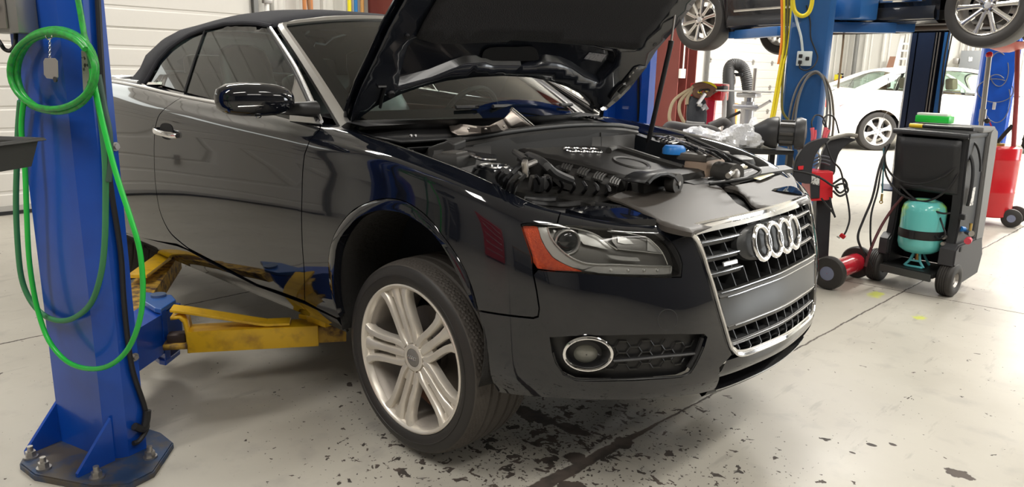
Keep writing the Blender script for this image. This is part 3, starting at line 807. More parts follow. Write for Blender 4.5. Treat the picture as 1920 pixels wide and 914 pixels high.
# tow eye cap, little round recess line
def circle_uv(u, v, r, n=24): 
    c = px(u, v); return [(c[0]+r*math.cos(2*PI*k/n), c[1]+r*.72*math.sin(2*PI*k/n)) for k in range(n)]
tc = circle_uv(1252, 600, .031); tc.append(tc[0])
strip('tow_eye_cover', tc, .0025, mat('seam_black', (.03, .03, .032), .4), car, off=-.0005, h=.0012, sm=2)
# ---------------------------------------------------------------- grille
gr3 = [S(*g) for g in GLu]
gz = np.array([p[2] for p in gr3])[::-1]; gw = np.array([-p[1] for p in gr3])[::-1]
def hw(z): return float(np.interp(z, gz, gw))
GRILLE = mat('grille_grey_plastic', (.035, .036, .037), .38)
def gp(y, z, off=0):
    zz = min(z, .695); p = yz(y, zz); return np.array(surf_pt(p[0], p[1], off))+np.array([-.35*(z-zz), 0, z-zz])
grille = MB().loft([[gp(y*hw(z), z, -.075) for y in np.linspace(-1, 1, 13)] for z in np.linspace(.305, .70, 6)]).build('grille', DARK, car)
def slat(z, y0, y1, chrome=True, name='slat'):
    ys = np.linspace(y0, y1, 17); rows = []
    for y in ys:
        f = gp(y, z, 0); rows.append([f+np.array([-.06, 0, .006]), f+np.array([-.004, 0, .004]), f+np.array([0, 0, 0]), f+np.array([-.004, 0, -.013]), f+np.array([-.055, 0, -.012])])
    MB().loft(rows, closed=True, cap=True).build(name, GRILLE, grille)
    if chrome:
        MB().tube([gp(y, z, .001)+np.array([0, 0, .001]) for y in ys], .0026, n=6).build('slat_trim', CHROMED, grille)
def bars(z0, z1, n, stag=0, skip=None):
    w0 = hw(z0)*.97; w1 = hw(z1)*.97
    for i in range(n):
        t = (i+.5+stag)/n*2-1
        if skip and skip[0] < t*w0 < skip[1]: continue
        if abs(t) > .985: continue
        a = gp(t*w0, z0, -.006); b = gp(t*w1, z1, -.012)
        q = np.array([-.055, 0, 0]); s = np.array([0, .0022, 0])
        MB().add([a-s, a+s, a+s+q, a-s+q, b-s, b+s, b+s+q, b-s+q], [(0, 1, 2, 3), (4, 7, 6, 5), (0, 4, 5, 1), (1, 5, 6, 2), (2, 6, 7, 3), (3, 7, 4, 0)]).build('divider_bar', GRILLE, grille)
RW = .215
slat(.655, -hw(.655)+.005, hw(.655)-.005)
for z in (.608, .562):
    slat(z, -hw(z)+.005, -RW); slat(z, RW, hw(z)-.005)
bars(.655, .698, 10)
for a, b in ((.608, .655), (.562, .608)): bars(a, b, 10, .1, (-RW-.01, RW+.01))
bars(.510, .562, 10, .05)
# number plate panel
rows = []
for z, o in ((.508, -.012), (.506, .004), (.492, .010), (.488, .006), (.405, .006), (.400, .010), (.386, .004), (.384, -.012)):
    w = hw(z)-.012; rows.append([gp(y*w, z, o) for y in np.linspace(-1, 1, 17)])
MB().loft(rows).build('plate_panel', mat('plate_panel_grey', (.050, .049, .046), .36), grille)
for z, k in ((.506, 1), (.490, .93), (.400, .93)):
    w = (hw(z)-.02)*k; MB().tube([gp(y*w, z, .0105) for y in np.linspace(-1, 1, 17)], .0026, n=6).build('plate_trim', CHROMED, grille)
slat(.345, -hw(.345)+.005, hw(.345)-.005)
bars(.345, .384, 10, .2); bars(.312, .345, 10, .2)
MB().loft([[gp(y*.31, .309, o) for y in np.linspace(-1, 1, 13)] for o in (-.004, -.04, -.08)]).build('grille_floor', DARK, grille, solid=.004)
for s_ in (-1, 1): MB().loft([[gp(s_*(hw(z)-.004), z, o) for z in np.linspace(.31, .70, 9)] for o in (-.004, -.04, -.08)]).build('grille_side', DARK, grille)
# chrome surround: wide along the top, thin at the flanks, wide at the bottom
loopR = [(-p[1], p[2]) for p in gr3]
def surround():
    half = cr2([(0, .716), (.20, .714), (.36, .712), (.425, .706), (.438, .690)] + [(hw(z), z) for z in (.66, .62, .56, .47, .38, .335)] + [(hw(.32)-.004, .318), (hw(.31)-.022, .300), (.24, .291), (.12, .289), (0, .288)], 4)
    pts = half[:-1]+[(-y, z) for y, z in half[::-1]][:-1]
    rows = []
    for i, (y, z) in enumerate(pts):
        y1, z1 = pts[i-1]; y2, z2 = pts[(i+1) % len(pts)]
        t = np.array([y2-y1, z2-z1]); t /= np.linalg.norm(t); nn = np.array([t[1], -t[0]])   # inward or outward
        if np.dot(nn, [-y, .5-z]) < 0: nn = -nn
        flat = abs(t[0]); w = .009+.022*flat**2 if z > .5 else .008+.016*flat**2
        sec = []
        for f, o in ((0, -.012), (0, .007), (.25, .012), (.55, .010), (.6, .006), (.95, .007), (1, -.012)):
            sec.append(gp(y+nn[0]*w*f, z+nn[1]*w*f, o))
        rows.append(sec)
    rows.append(rows[0])
    MB().loft(rows).build('chrome_surround', CHROME, grille, label='chrome grille surround')
surround()
# ring emblem and its dished backing
rc0 = gp(0, .622, .012)
bk = MB()
bo = []
for f, o in ((1, -.02), (1, .0), (.9, .008), (.0, .008)):
    bo.append([gp(rx, .622+rz, o) for rx, rz in [(math.copysign(abs(math.cos(t))**.6, math.cos(t))*(.225*f), math.copysign(abs(math.sin(t))**.9, math.sin(t))*.058*f) for t in np.linspace(0, 2*PI, 41)[:-1]]])
bk.loft(bo, closed=True).build('emblem_backing', GRILLE, grille)
emb = None
for i in range(4):
    yc = (i-1.5)*.0805; M = None
    pts = [gp(yc+.0465*math.cos(t), .618+.0505*math.sin(t), .026) for t in np.linspace(0, 2*PI, 49)[:-1]]
    o = MB().tube(pts, .0088, closed=True, n=10).build('emblem_ring', CHROME, grille, label='chrome ring of the emblem')
bp = [gp(-.30+dx, .585+dz, .014) for dx, dz in ((-.036, -.006), (.036, -.006), (.036, .006), (-.036, .006))]
bq = [p+np.array([.006, 0, 0]) for p in bp]
MB().add(bp+bq, [(0, 1, 2, 3), (4, 5, 6, 7), (0, 1, 5, 4), (1, 2, 6, 5), (2, 3, 7, 6), (3, 0, 4, 7)]).build('drive_badge', CHROMED, grille, smooth=False, bevel=.0015)
# lower nose: painted bridge under the grille, black intake and its lip
def nose_band(prof, name, mt, w=None, **k):
    rows = []
    for z, o, ww in prof: rows.append([gp(y*ww, z, o) for y in np.linspace(-1, 1, 21)])
    return MB().loft(rows).build(name, mt, car, **k)
nose_band([(.300, -.02, .325), (.294, -.002, .335), (.270, .001, .355), (.255, .0, .37), (.243, -.004, .375), (.240, -.03, .37)], 'grille_lower_bridge', PAINT)
nose_band([(.243, -.05, .33), (.19, -.055, .33)], 'lower_intake', mat('intake_mesh', (.012, .012, .012), .8, bump=(120, 1)))
nose_band([(.193, -.05, .335), (.196, .0, .372), (.187, .004, .378), (.175, .0, .378), (.168, -.05, .37)], 'intake_lip', PLASTG)
MB().tube([gp(y*.34, .194, .003) for y in np.linspace(-1, 1, 21)], .0022, n=6).build('intake_trim', CHROMED, car)
# ---------------------------------------------------------------- wheels
def sector(n): return [2*PI*k/n for k in range(n)]
def tyre_mesh(rough=False, W=.255, R=.331, rin=.252):
    k = W/.255
    prof = [(rin-.004, -.010), (rin+.003, -.002), (rin+.010, .004), (rin+.020, .0095), (rin+.030, .0105), (rin+.031, .012), (rin+.033, .012), (rin+.034, .0095), (R-.027, .006), (R-.019, .001), (R-.015, -.002), (R-.012, -.006)]
    hs = list(np.arange(-.010, -.2451*k, -.0042)); mbt = MB(); NA = 320 if not rough else 64
    grooves = [-.062*k, -.102*k, -.152*k, -.192*k]
    rows = [[(r, h, 0)]*NA for r, h in prof]
    for h in hs:
        c = (h+.1275*k)/(.1275*k); rr = R-.0145*abs(c)**5-.0015*c*c; row = []
        for j in range(NA):
            a = 2*PI*j/NA; g = 0
            for q in grooves:
                if abs(h-q) < .0046: g = .0075
            if not rough:
                if h > -.050*k or h < -.205*k: ph = (j+abs(h)*420) % 5; g = max(g, .0035 if ph < 1 else 0)
                elif grooves[0] > h > grooves[1] or grooves[2] > h > grooves[3]: ph = (j+abs(h)*500) % 10; g = max(g, .002 if ph < 1 else 0)
            row.append((rr-g, h, 0))
        rows.append(row)
    rows += [[(r, -.255*k-h, 0)]*NA for r, h in prof[::-1]]
    vs = []
    for row in rows: vs += [(r*math.cos(2*PI*j/NA), -h, r*math.sin(2*PI*j/NA)) for j, (r, h, _) in enumerate(row)]
    fs = []; K = len(rows)
    for i in range(K-1):
        a = i*NA; b = a+NA; fs += [(a+j, a+(j+1) % NA, b+(j+1) % NA, b+j) for j in range(NA)]
    mbt.add(vs, fs); return mbt
WM = Matrix.Rotation(PI/2, 4, 'X')
def rail(mb, phi, pts, top=.0, dep=.032, M=WM):
    """a spoke rail: pts = (s, t, halfwidth, height of crest)"""
    P = [np.array([s, t]) for s, t, _, _ in pts]; ca, sa = math.cos(phi), math.sin(phi); rows = []
    for i, (s, t, w, h) in enumerate(pts):
        d = P[min(i+1, len(P)-1)]-P[max(i-1, 0)]; d /= np.linalg.norm(d); n = np.array([-d[1], d[0]])
        sec = []
        for f, o in ((-1, -dep), (-1, -.006), (-.72, -.0008), (.0, .001), (.72, -.0008), (1, -.006), (1, -dep)):
            q = P[i]+n*w*f; sec.append(M @ Vector((q[0]*ca-q[1]*sa, q[0]*sa+q[1]*ca, h+o)))
        rows.append(sec)
    mb.loft(rows, closed=True, cap=True)
def alloy_wheel(parent, loc, rot=0, rz=0, full=True):
    mb = MB()
    mb.lathe([(.2525, -.012), (.2555, -.004), (.2545, .001), (.2500, .003), (.2450, .001), (.2400, -.006), (.2360, -.022)], WM, 96)
    for a in range(5):
        phi = math.radians(36+72*a)+rot
        for s in (-1, 1):
            rail(mb, phi, [(.044, s*.026, .013, -.024), (.070, s*.0355, .0125, -.021), (.10, s*.0375, .0115, -.018), (.14, s*.0385, .0118, -.013), (.18, s*.042, .0125, -.009), (.21, s*.048, .0135, -.006), (.232, s*.060, .0150, -.004), (.245, s*.072, .0165, -.004)])
        rail(mb, phi, [(.050, 0, .013, -.025), (.09, 0, .0145, -.022), (.14, 0, .0135, -.017), (.19, 0, .0150, -.012), (.225, 0, .020, -.009), (.245, 0, .026, -.008)])
        # webs that fill the slots near hub and rim
        ca, sa = math.cos(phi), math.sin(phi)
        for (s0, s1, w0, w1, h0, h1) in ((.040, .100, .030, .038, -.031, -.029), (.212, .247, .050, .072, -.022, -.014)):
            vs = [WM @ Vector((s*ca-t*sa, s*sa+t*ca, h)) for s, t, h in ((s0, -w0, h0), (s1, -w1, h1), (s1, w1, h1), (s0, w0, h0), (s0, -w0, h0-.02), (s1, -w1, h1-.02), (s1, w1, h1-.02), (s0, w0, h0-.02))]
            mb.add(vs, [(0, 1, 2, 3), (7, 6, 5, 4), (0, 4, 5, 1), (1, 5, 6, 2), (2, 6, 7, 3), (3, 7, 4, 0)])
    mb.lathe([(.0315, -.040), (.0315, -.0215), (.036, -.0195), (.046, -.022), (.050, -.040)], WM, 48)
    mb.lathe([(.002, -.042), (.074, -.042), (.078, -.05)], WM, 48)
    for a in range(5):
        phi = math.radians(72*a)+rot; c = (.057*math.cos(phi), .057*math.sin(phi))
        mb.lathe([(.0105, -.040), (.0110, -.026), (.0150, -.0235), (.018, -.027), (.019, -.042)], WM @ Matrix.Translation((c[0], c[1], 0)), 20)
    w = mb.build('wheel', ALLOY, parent, label='silver five-arm alloy wheel')
    w.location = Vector(loc)+(w.location if parent and parent.name in OFFS else Vector((0, 0, 0))); w.rotation_euler = (0, 0, rz)
    MB().lathe([(.2360, -.022), (.2290, -.030), (.2235, -.05), (.217, -.10), (.214, -.17), (.222, -.215), (.240, -.235), (.2525, -.244)], WM, 72).build('rim_barrel', ALLOYD, w)
    ty = tyre_mesh(not full).build('tyre', RUBBER, w, ang=30); ty.data.materials.append(RUBLACK)
    for f_ in ty.data.polygons:
        c_ = f_.center
        if math.hypot(c_.x, c_.z) < .3145: f_.material_index = 1
    cap = MB(); cap.lathe([(.002, -.0185), (.024, -.0190), (.030, -.0215), (.0315, -.030)], WM, 40); cp = cap.build('centre_cap', mat('grey_cap', (.20, .19, .18), .4, .3), w)
    if full:
        mb = MB()
        for i in range(4):
            x = (i-1.5)*.0095; mb.tube([WM @ Vector((x+.0062*math.cos(t), .0062*math.sin(t), -.0180)) for t in sector(16)], .0011, closed=True, n=5)
        mb.build('cap_emblem', CHROMED, w)
        mb = MB()
        for a in range(5):
            phi = math.radians(72*a)+rot; c = WM @ Matrix.Translation((.057*math.cos(phi), .057*math.sin(phi), 0))
            mb.lathe([(.002, -.029), (.0045, -.029), (.0052, -.031), (.0052, -.034), (.0088, -.035), (.0095, -.042)], c, 6)
        mb.build('wheel_bolts', mat('dark_bolt', (.06, .055, .05), .5, .6), w)
        mb = MB(); a = math.radians(-118); p = WM @ Vector((.226*math.cos(a), .226*math.sin(a), -.034)); q = WM @ Vector((.204*math.cos(a), .204*math.sin(a), -.018)); mb.cyl(p, q, .0045, .0035, 10); mb.cyl(q, q+(q-p)*.35, .0052, .0048, 10); mb.build('valve_stem', BLACKR, w)
    mb = MB(); mb.lathe([(.075, -.11), (.160, -.11), (.161, -.116), (.161, -.136), (.160, -.142), (.075, -.142)], WM, 56); mb.lathe([(.005, -.085), (.07, -.085), (.076, -.10), (.075, -.12)], WM, 32)
    mb.build('brake_disc', mat('brake_disc_iron', (.13, .115, .105), .45, .7), w)
    mb = MB(); mb.prism([(-.075, -.04), (.075, -.04), (.085, 0), (.07, .045), (-.07, .045), (-.085, 0)], WM @ Matrix.Rotation(math.radians(160)+rot, 4, 'Z') @ Matrix.Translation((0, .13, -.155)) @ Matrix.Rotation(0, 4, 'Z'), .075, bev=.008); mb.build('brake_caliper', RUST, w)
    return w
alloy_wheel(car, (-.008, -.865, .198), rot=math.radians(2))
wl = alloy_wheel(car, (-.008, .865, .198), full=False); wl.rotation_euler = (0, 0, PI)
wr = alloy_wheel(car, (-2.76, -.865, .215), rot=.5, full=False)
wl2 = alloy_wheel(car, (-2.76, .865, .215), full=False); wl2.rotation_euler = (0, 0, PI)
# suspension and underbody behind the wheel
mb = MB()
for y in (-1, 1):
    mb.cyl((-.02, y*.62, .20), (-.05, y*.55, .70), .028, .05); mb.cyl((-.01, y*.66, .16), (-.15, y*.30, .17), .02, .03); mb.cyl((-.01, y*.66, .16), (.14, y*.30, .18), .02, .03); mb.box((-.01, y*.69, .2), (.07, .06, .22), bev=.01)
mb.build('suspension', mat('dirty_steel', (.05, .045, .04), .6, .4), car)
mb = MB(); mb.box((-1.35, 0, .235), (1.9, 1.60, .05), bev=.01); mb.box((.42, 0, .24), (.50, 1.1, .02), bev=.005); mb.box((-1.4, 0, .19), (1.7, .25, .07), bev=.02)
mb.build('underbody', DARK, car)
# ---------------------------------------------------------------- raised bonnet
HO = np.array([-.466, 0, .936]); HA = np.array([.171, 1.40, .05]); HA /= np.linalg.norm(HA)
HB = np.array([.632, 0, .774]); HB -= HA*HB.dot(HA); HB /= np.linalg.norm(HB); HN = np.cross(HA, HB)   # HN points down/forward?
if HN[0] < 0: HN = -HN          # underside normal looks forward
HN /= np.linalg.norm(HN)
def hpl(u, v, off=0):
    """photo pixel -> (a, b) on the bonnet's underside plane"""
    p = atp(u, v, HO+HN*off, HN)-HO; return (float(p.dot(HA)), float(p.dot(HB)))
def hP(a, b, off=0):
    cr_ = .030*(1-(a/.75)**2)                       # slight crown of the sheet
    return HO+HA*a+HB*b+HN*(off-cr_*min(1, max(0, b/.5)))
LZ = lambda pts: [hpl(640+x/3.515, y/3.515) for x, y in pts]
RZ = lambda pts: [hpl(960+x/3.515, y/3.515) for x, y in pts]
hl_l = LZ([(38, 880), (36, 790), (60, 690), (110, 560), (200, 380), (290, 190), (392, 8)])
hl_r = RZ([(655, 705), (700, 670), (780, 590), (880, 460), (960, 330), (1060, 210), (1185, 45)])
rear = LZ([(95, 840), (150, 775), (230, 718), (400, 640), (560, 590), (700, 560), (880, 540), (1060, 532)])+RZ([(0, 534), (120, 540), (260, 565), (380, 600), (460, 640), (515, 690), (548, 742), (585, 745), (620, 735)])
aL = hl_l[-1][0]; aR = hl_r[-1][0]
nose = [(aR*1.0, .80), (aR*.97, .98), (aR*.86, 1.10), (.35, 1.16), (0, 1.18), (-.35, 1.16), (aL*.86, 1.10), (aL*.97, .98), (aL*1.0, .80)]
hood_out = dedupe(rear+hl_r+nose+hl_l[::-1], .006)
def sheet(name, outer, off, mt, parent, holes=(), step=.05, fn=hP, flip=False, solid=0, **k):
    V, F = tri_region(outer, holes, step)
    mb = MB(); mb.add([fn(a, b, off) for a, b in V], F)
    return mb.build(name, mt, parent, solid=solid, **k)
hood = sheet('bonnet', hood_out, -.030, PAINT, car, solid=.002)
# folded edge round the skin
edge = MB(); ro = hood_out+[hood_out[0]]; ri = offset_poly(hood_out, .012)+[offset_poly(hood_out, .012)[0]]
edge.loft([[hP(a, b, -.030) for a, b in ro], [hP(a, b, -.024) for a, b in ro], [hP(a, b, -.022) for a, b in ri], [hP(a, b, -.028) for a, b in ri]], closed=False)
edge.build('bonnet_edge', PAINT, hood)
HU = mat('bonnet_underside_paint', (.010, .012, .018), .22, 0, .3)
inner_o = offset_poly(hood_out, .016)
rec = LZ([(372, 575), (425, 562), (600, 520), (740, 468), (830, 438), (960, 432), (1010, 450), (1100, 450), (1195, 450)])+RZ([(60, 450), (170, 448), (245, 425), (330, 435), (400, 462), (480, 515), (575, 550), (600, 515), (665, 440), (690, 385), (680, 345), (560, 318), (300, 300), (0, 290)])+LZ([(1100, 300), (800, 300), (600, 290), (500, 262), (440, 310), (415, 400), (385, 500)])
rec = dedupe(rec, .008)
# pad recess continues up to the nose
pad = LZ([(500, 250), (610, 285), (800, 292), (1100, 285)])+RZ([(0, 275), (250, 290), (520, 298), (660, 312), (800, 322), (850, 300), (880, 240), (940, 180), (1070, 10)])
pad += [(aR*.78, .85), (aR*.70, 1.0), (.30, 1.06), (-.30, 1.06), (aL*.70, 1.0), (aL*.78, .85)]+LZ([(640, 8), (560, 140)])
pad = dedupe(pad, .01)
side_slot = RZ([(1150, 30), (1185, 60), (1000, 290), (950, 325), (905, 322), (960, 250), (1060, 130)])
inner = sheet('inner_panel', inner_o, 0, HU, hood, holes=[rec, pad], step=.04, solid=.004)
def recess(poly, dep, inset, mt, name, step=.04):
    ip = offset_poly(poly, inset); n = len(poly)
    w = MB(); w.loft([[hP(a, b, .0015) for a, b in poly+poly[:1]], [hP(a, b, .002) for a, b in offset_poly(poly, .003)+offset_poly(poly, .003)[:1]], [hP(a, b, -dep) for a, b in ip+ip[:1]]])
    w.build(name+'_wall', HU, hood)
    return sheet(name, ip, -dep, mt, hood, step=step)
recess(rec, .022, .020, HU, 'recess_panel')
# raised centre pedestal of the recess (latch area)
FELT = mat('insulation_felt', (.017, .0165, .0185), .95, bump=(220, .35))
sheet('insulation_pad', pad, .004, FELT, hood, step=.05, solid=.012)
ribs = MB()
for pts in (RZ([(690, 290), (730, 130), (790, 0)]), RZ([(590, 270), (640, 120), (690, 0)])):
    ribs.tube([hP(a, b, .005) for a, b in pts], .006, n=6)
ribs.build('pad_crease', FELT, hood)
mb = MB(); pd = cr2(RZ([(-170, 395), (-120, 350), (60, 345), (170, 345), (200, 400), (170, 430), (-130, 430)]), 3, True)
sheet('latch_pocket', pd, -.012, DARK, hood)
# sticker, slot, buffers, hinge plates
st = RZ([(500, 420), (538, 378), (648, 388), (612, 436)])
sheet('sticker', st, -.0195, mat('sticker_silver', (.42, .42, .44), .35, .3, noise=(90, (.25, .25, .27), .5, .6)), hood, smooth=False, label='small silver sticker')
sheet('slot', LZ([(320, 295), (335, 310), (425, 308), (435, 292)]), .002, CHROMED, hood, smooth=False)
for cx, cy, r in ((326, 620, .016), (438, 242, .009)):
    a, b = hpl(640+cx/3.515, cy/3.515); c = hP(a, b, .002); MB().cyl(c, c+HN*.012, r, r*.8, 20).build('rubber_buffer', BLACKR, hood)
a, b = hpl(960+938/3.515, 290/3.515); c = hP(a, b, .003); MB().cyl(c, c+HN*.002, .011, .011, 20).build('hole_plug', BLACKR, hood)
hplate = RZ([(690, 600), (720, 540), (800, 440), (840, 425), (880, 432), (830, 490), (760, 560), (710, 615)])
sheet('hinge_plate', hplate, .006, PLAST, hood, solid=.004)
for q in ((815, 440), (790, 470), (768, 495), (735, 540)):
    a, b = hpl(960+q[0]/3.515, q[1]/3.515); c = hP(a, b, .007); MB().cyl(c, c+HN*.006, .006, .006, 6).build('hinge_bolt', STEEL, hood)
MB().tube([hP(*hpl(960+x/3.515, y/3.515), .012) for x, y in ((640, 640), (665, 600), (720, 545), (740, 560))], .007, n=6, sm=3).build('hinge_link', PLAST, hood)
for x, y in (((235, 570), (270, 650)), ((300, 560), (240, 690))):
    pass
MB().tube([hP(*hpl(640+x/3.515, y/3.515), .010) for x, y in ((235, 565), (285, 562), (262, 640), (250, 700))], .006, n=6).build('hinge_link', PLAST, hood)
for y, p0 in ((-.70, (-.52, -.69, .90)), (.70, (-.40, .69, .93))):
    q = hP(-.66 if y < 0 else .66, .02, .01); MB().tube([p0, (np.array(p0)+q)/2+np.array([0, 0, .01]), q], .011, n=8).build('bonnet_hinge', PAINT, car)
# gas strut of the bonnet (left side of the car)
s0 = np.array([-.125, .69, .80]); s1 = at(1, 1258, 82, .695); s2 = at(1, 1274, -40, .685)
MB().cyl(s0, s1, .0115, n=16).build('gas_strut', BLACKR, car)
MB().cyl(s1, s2, .005, n=10).build('strut_rod', STEEL, car)
MB().cyl(s1-(s1-s0)*.03, s1+(s2-s1)*.05, .0125, n=12).build('strut_collar', PLAST, car)
# ---------------------------------------------------------------- windscreen, pillars, side glass
def WSP(s, t, off=0):
    b = np.array([-.315-.22*s*s, .70*s, .950-.012*s*s]); c = np.array([-1.085-.065*s*s, .580*s, 1.352-.052*s*s])
    p = b*(1-t)+c*t; n = np.array([.45, .25*s, .86]); n /= np.linalg.norm(n)
    return p+n*(off+.018*math.sin(PI*t)*(1-.5*s*s))
MB().loft([[WSP(s, t) for s in np.linspace(-1, 1, 25)] for t in np.linspace(0, 1, 13)]).build('windshield', GLASSW, car, label='tinted windshield')
CER = mat('ceramic_band', (.008, .008, .009), .2)
def ws_band(s0, s1, t0, t1, name='ceramic_band'):
    MB().loft([[WSP(s, t, -.002) for s in np.linspace(s0, s1, 21)] for t in np.linspace(t0, t1, 5)]).build(name, CER, car)
ws_band(-1, 1, 0, .09); ws_band(-1, 1, .92, 1); ws_band(-1, -.915, .09, .92); ws_band(.915, 1, .09, .92)
# silver pillar and header
def wsframe(path, name):
    rows = []
    for s, t, w in path:
        p = WSP(s, t); n = np.array([.45, .35*s, .82]); n /= np.linalg.norm(n)
        if t < .999 and abs(s) > .9: out = np.array([.05, math.copysign(1, s)*.93, .10])
        else: out = np.array([-.75, .5*s if abs(s) > .7 else 0, .42])
        if abs(s) > .93 and t > .93: out = np.array([-.45, math.copysign(.75, s), .4])
        out /= np.linalg.norm(out); out -= n*out.dot(n)
        rows.append([p-n*.012, p+n*.008, p+out*w*.4+n*.014, p+out*w*.9+n*.006, p+out*w-n*.010, p+out*w*.5-n*.03])
    return MB().loft(rows, closed=True, cap=True).build(name, SILVERP, car, label='silver grey windshield frame')
pts = [(-1, t, .052-.012*t) for t in np.linspace(-.02, .93, 14)]+[(-1, .975, .042), (-.985, 1.0, .042), (-.94, 1.0, .042)]+[(s, 1.0, .042) for s in np.linspace(-.88, .88, 18)]+[(.94, 1.0, .042), (.985, 1, .042), (1, .975, .042)]+[(1, t, .052-.012*t) for t in np.linspace(.93, -.02, 14)]
wsframe(pts, 'windshield_frame')
# side plane that carries the glass
GN = np.array([0, -.85, .527]); GO = np.array([0, -.805, .97])
def gl(u, v, off=0): return atp(u, v, GO+GN*off, GN)
def side_sheet(name, pxs, mt, off=0, solid=0, sm=0, step=.05, parent=None, mirror=True, **k):
    P = [np.array(gl(220+x/3.657, y/3.657, off)) for x, y in pxs]
    up = np.array([0, .527, .85]); q = [(float(p[0]), float((p-GO).dot(up))) for p in P]
    if sm: q = cr2(q, sm, True)
    V, F = tri_region(q, (), step); o = []
    for m in ((MY*0+1), MY) if mirror else ((MY*0+1),):
        kz = 1.12 if m[1] < 0 else 1.0
        mb = MB(); mb.add([(GO+np.array([a, 0, 0])+up*b*kz+GN*off)*m for a, b in V], F)
        o.append(mb.build(name, mt, parent or car, solid=solid, **k))
    return o[0]
g1 = side_sheet('door_window', [(460, 632), (690, 690), (1060, 795), (1190, 825), (1225, 505), (1140, 350), (1055, 195), (960, 168), (870, 162), (740, 168), (603, 203)], GLASST, label='green tinted side glass')
side_sheet('rear_quarter_window', [(225, 560), (455, 630), (597, 207), (500, 245), (430, 290), (360, 340), (290, 420), (212, 548)], GLASST)
side_sheet('mirror_sail', [(1230, 500), (1185, 680), (1180, 830), (1395, 850), (1320, 680)], SILVERP, off=.006, solid=.008, smooth=False)
def gl_line(name, pxs, r, mt, off=.004):
    for m in (MY*0+1, MY): MB().tube([gl(220+x/3.657, y/3.657, off)*m for x, y in pxs], r, n=8, sm=3).build(name, mt, car)
gl_line('window_seal', [(603, 203), (530, 410), (460, 632)], .005, BLACKR)
gl_line('window_seal', [(1225, 505), (1215, 580), (1185, 690)], .004, CHROMED)
gl_line('pillar_trim', [(1052, 192), (1130, 310), (1230, 470), (1330, 680), (1400, 835)], .0075, CHROMED, .010)
gl_line('pillar_seal', [(1040, 195), (1110, 310), (1210, 480), (1305, 680), (1375, 830)], .009, BLACKR, .002)
# ---------------------------------------------------------------- canvas top
Eedge = [gl(220+x/3.657, y/3.657, .006) for x, y in [(1062, 180), (960, 160), (870, 156), (740, 162), (600, 198), (500, 237), (425, 283), (355, 335), (280, 415), (206, 545)]]
rows = []
sec_n = 31
def tsec(e, xc, zc, pw=2.5, dz=0):
    e = np.array(e); R = []
    for k in range(sec_n):
        y = -1+2*k/(sec_n-1); s = abs(y); prof = (1-s**pw)
        x = e[0]+(xc-e[0])*prof; ez = e[2]+(dz if y > 0 else 0)*s**4; z = ez+(zc-ez)*prof**(.9)
        R.append(np.array([x, -abs(e[1])*(-y)*1.0 if False else abs(e[1])*y, z]))
    return R
cx = [(-1.135, 1.368), (-1.36, 1.402), (-1.50, 1.412), (-1.68, 1.416), (-1.90, 1.408), (-2.08, 1.390), (-2.26, 1.370), (-2.46, 1.352), (-2.62, 1.31), (-2.76, 1.235)]
for k_, (e, (xc, zc)) in enumerate(zip(Eedge, cx)): rows.append(tsec(e, xc, zc, 2.6+.28*max(0, k_-2), .05*min(1, k_/3)))
for (ex, ey, ez, xc, zc) in ((-2.20, -.772, 1.020, -2.84, 1.150), (-2.27, -.785, 1.015, -2.90, 1.09), (-2.36, -.785, 1.015, -2.96, 1.04)):
    rows.append(tsec((ex, ey, ez), xc, zc, 4.6))
cv = MB(); K_ = len(rows); hole = MB()
for i in range(K_-1):
    for j in range(sec_n-1):
        q4 = [rows[i][j], rows[i][j+1], rows[i+1][j+1], rows[i+1][j]]; ym = sum(p[1] for p in q4)/4; zm = sum(p[2] for p in q4)/4
        (hole if (6 <= i <= 10 and abs(ym) < .50) else cv).add(q4, [(0, 1, 2, 3)])
cv.build('canvas_top', SOFT, car, solid=.010, label='black canvas folding top')
hole.build('rear_window', GLASST, car)
MB().tube([r[0] for r in rows], .010, n=8).build('top_seam', SOFT, car); MB().tube([r[-1] for r in rows], .010, n=8).build('top_seam', SOFT, car)
# deck behind the top
dk = []
for x, w, z in ((-2.25, .775, 1.035), (-2.7, .76, 1.035), (-3.0, .74, 1.03), (-3.3, .70, 1.02), (-3.55, .55, 1.0)):
    dk.append([(x-.06*(1-(y*y)), y*w, z+.015*(1-y*y)) for y in np.linspace(-1, 1, 11)])
MB().loft(dk).build('boot_lid', PAINT, car)
MB().tube([(-2.20, -.79, 1.035), (-2.45, -.79, 1.04), (-2.8, -.76, 1.045), (-2.98, -.6, 1.05), (-3.03, 0, 1.06), (-2.98, .6, 1.05), (-2.8, .76, 1.045), (-2.45, .79, 1.04), (-2.2, .79, 1.035)], .012, sm=4, n=8).build('deck_moulding', CHROMED, car)
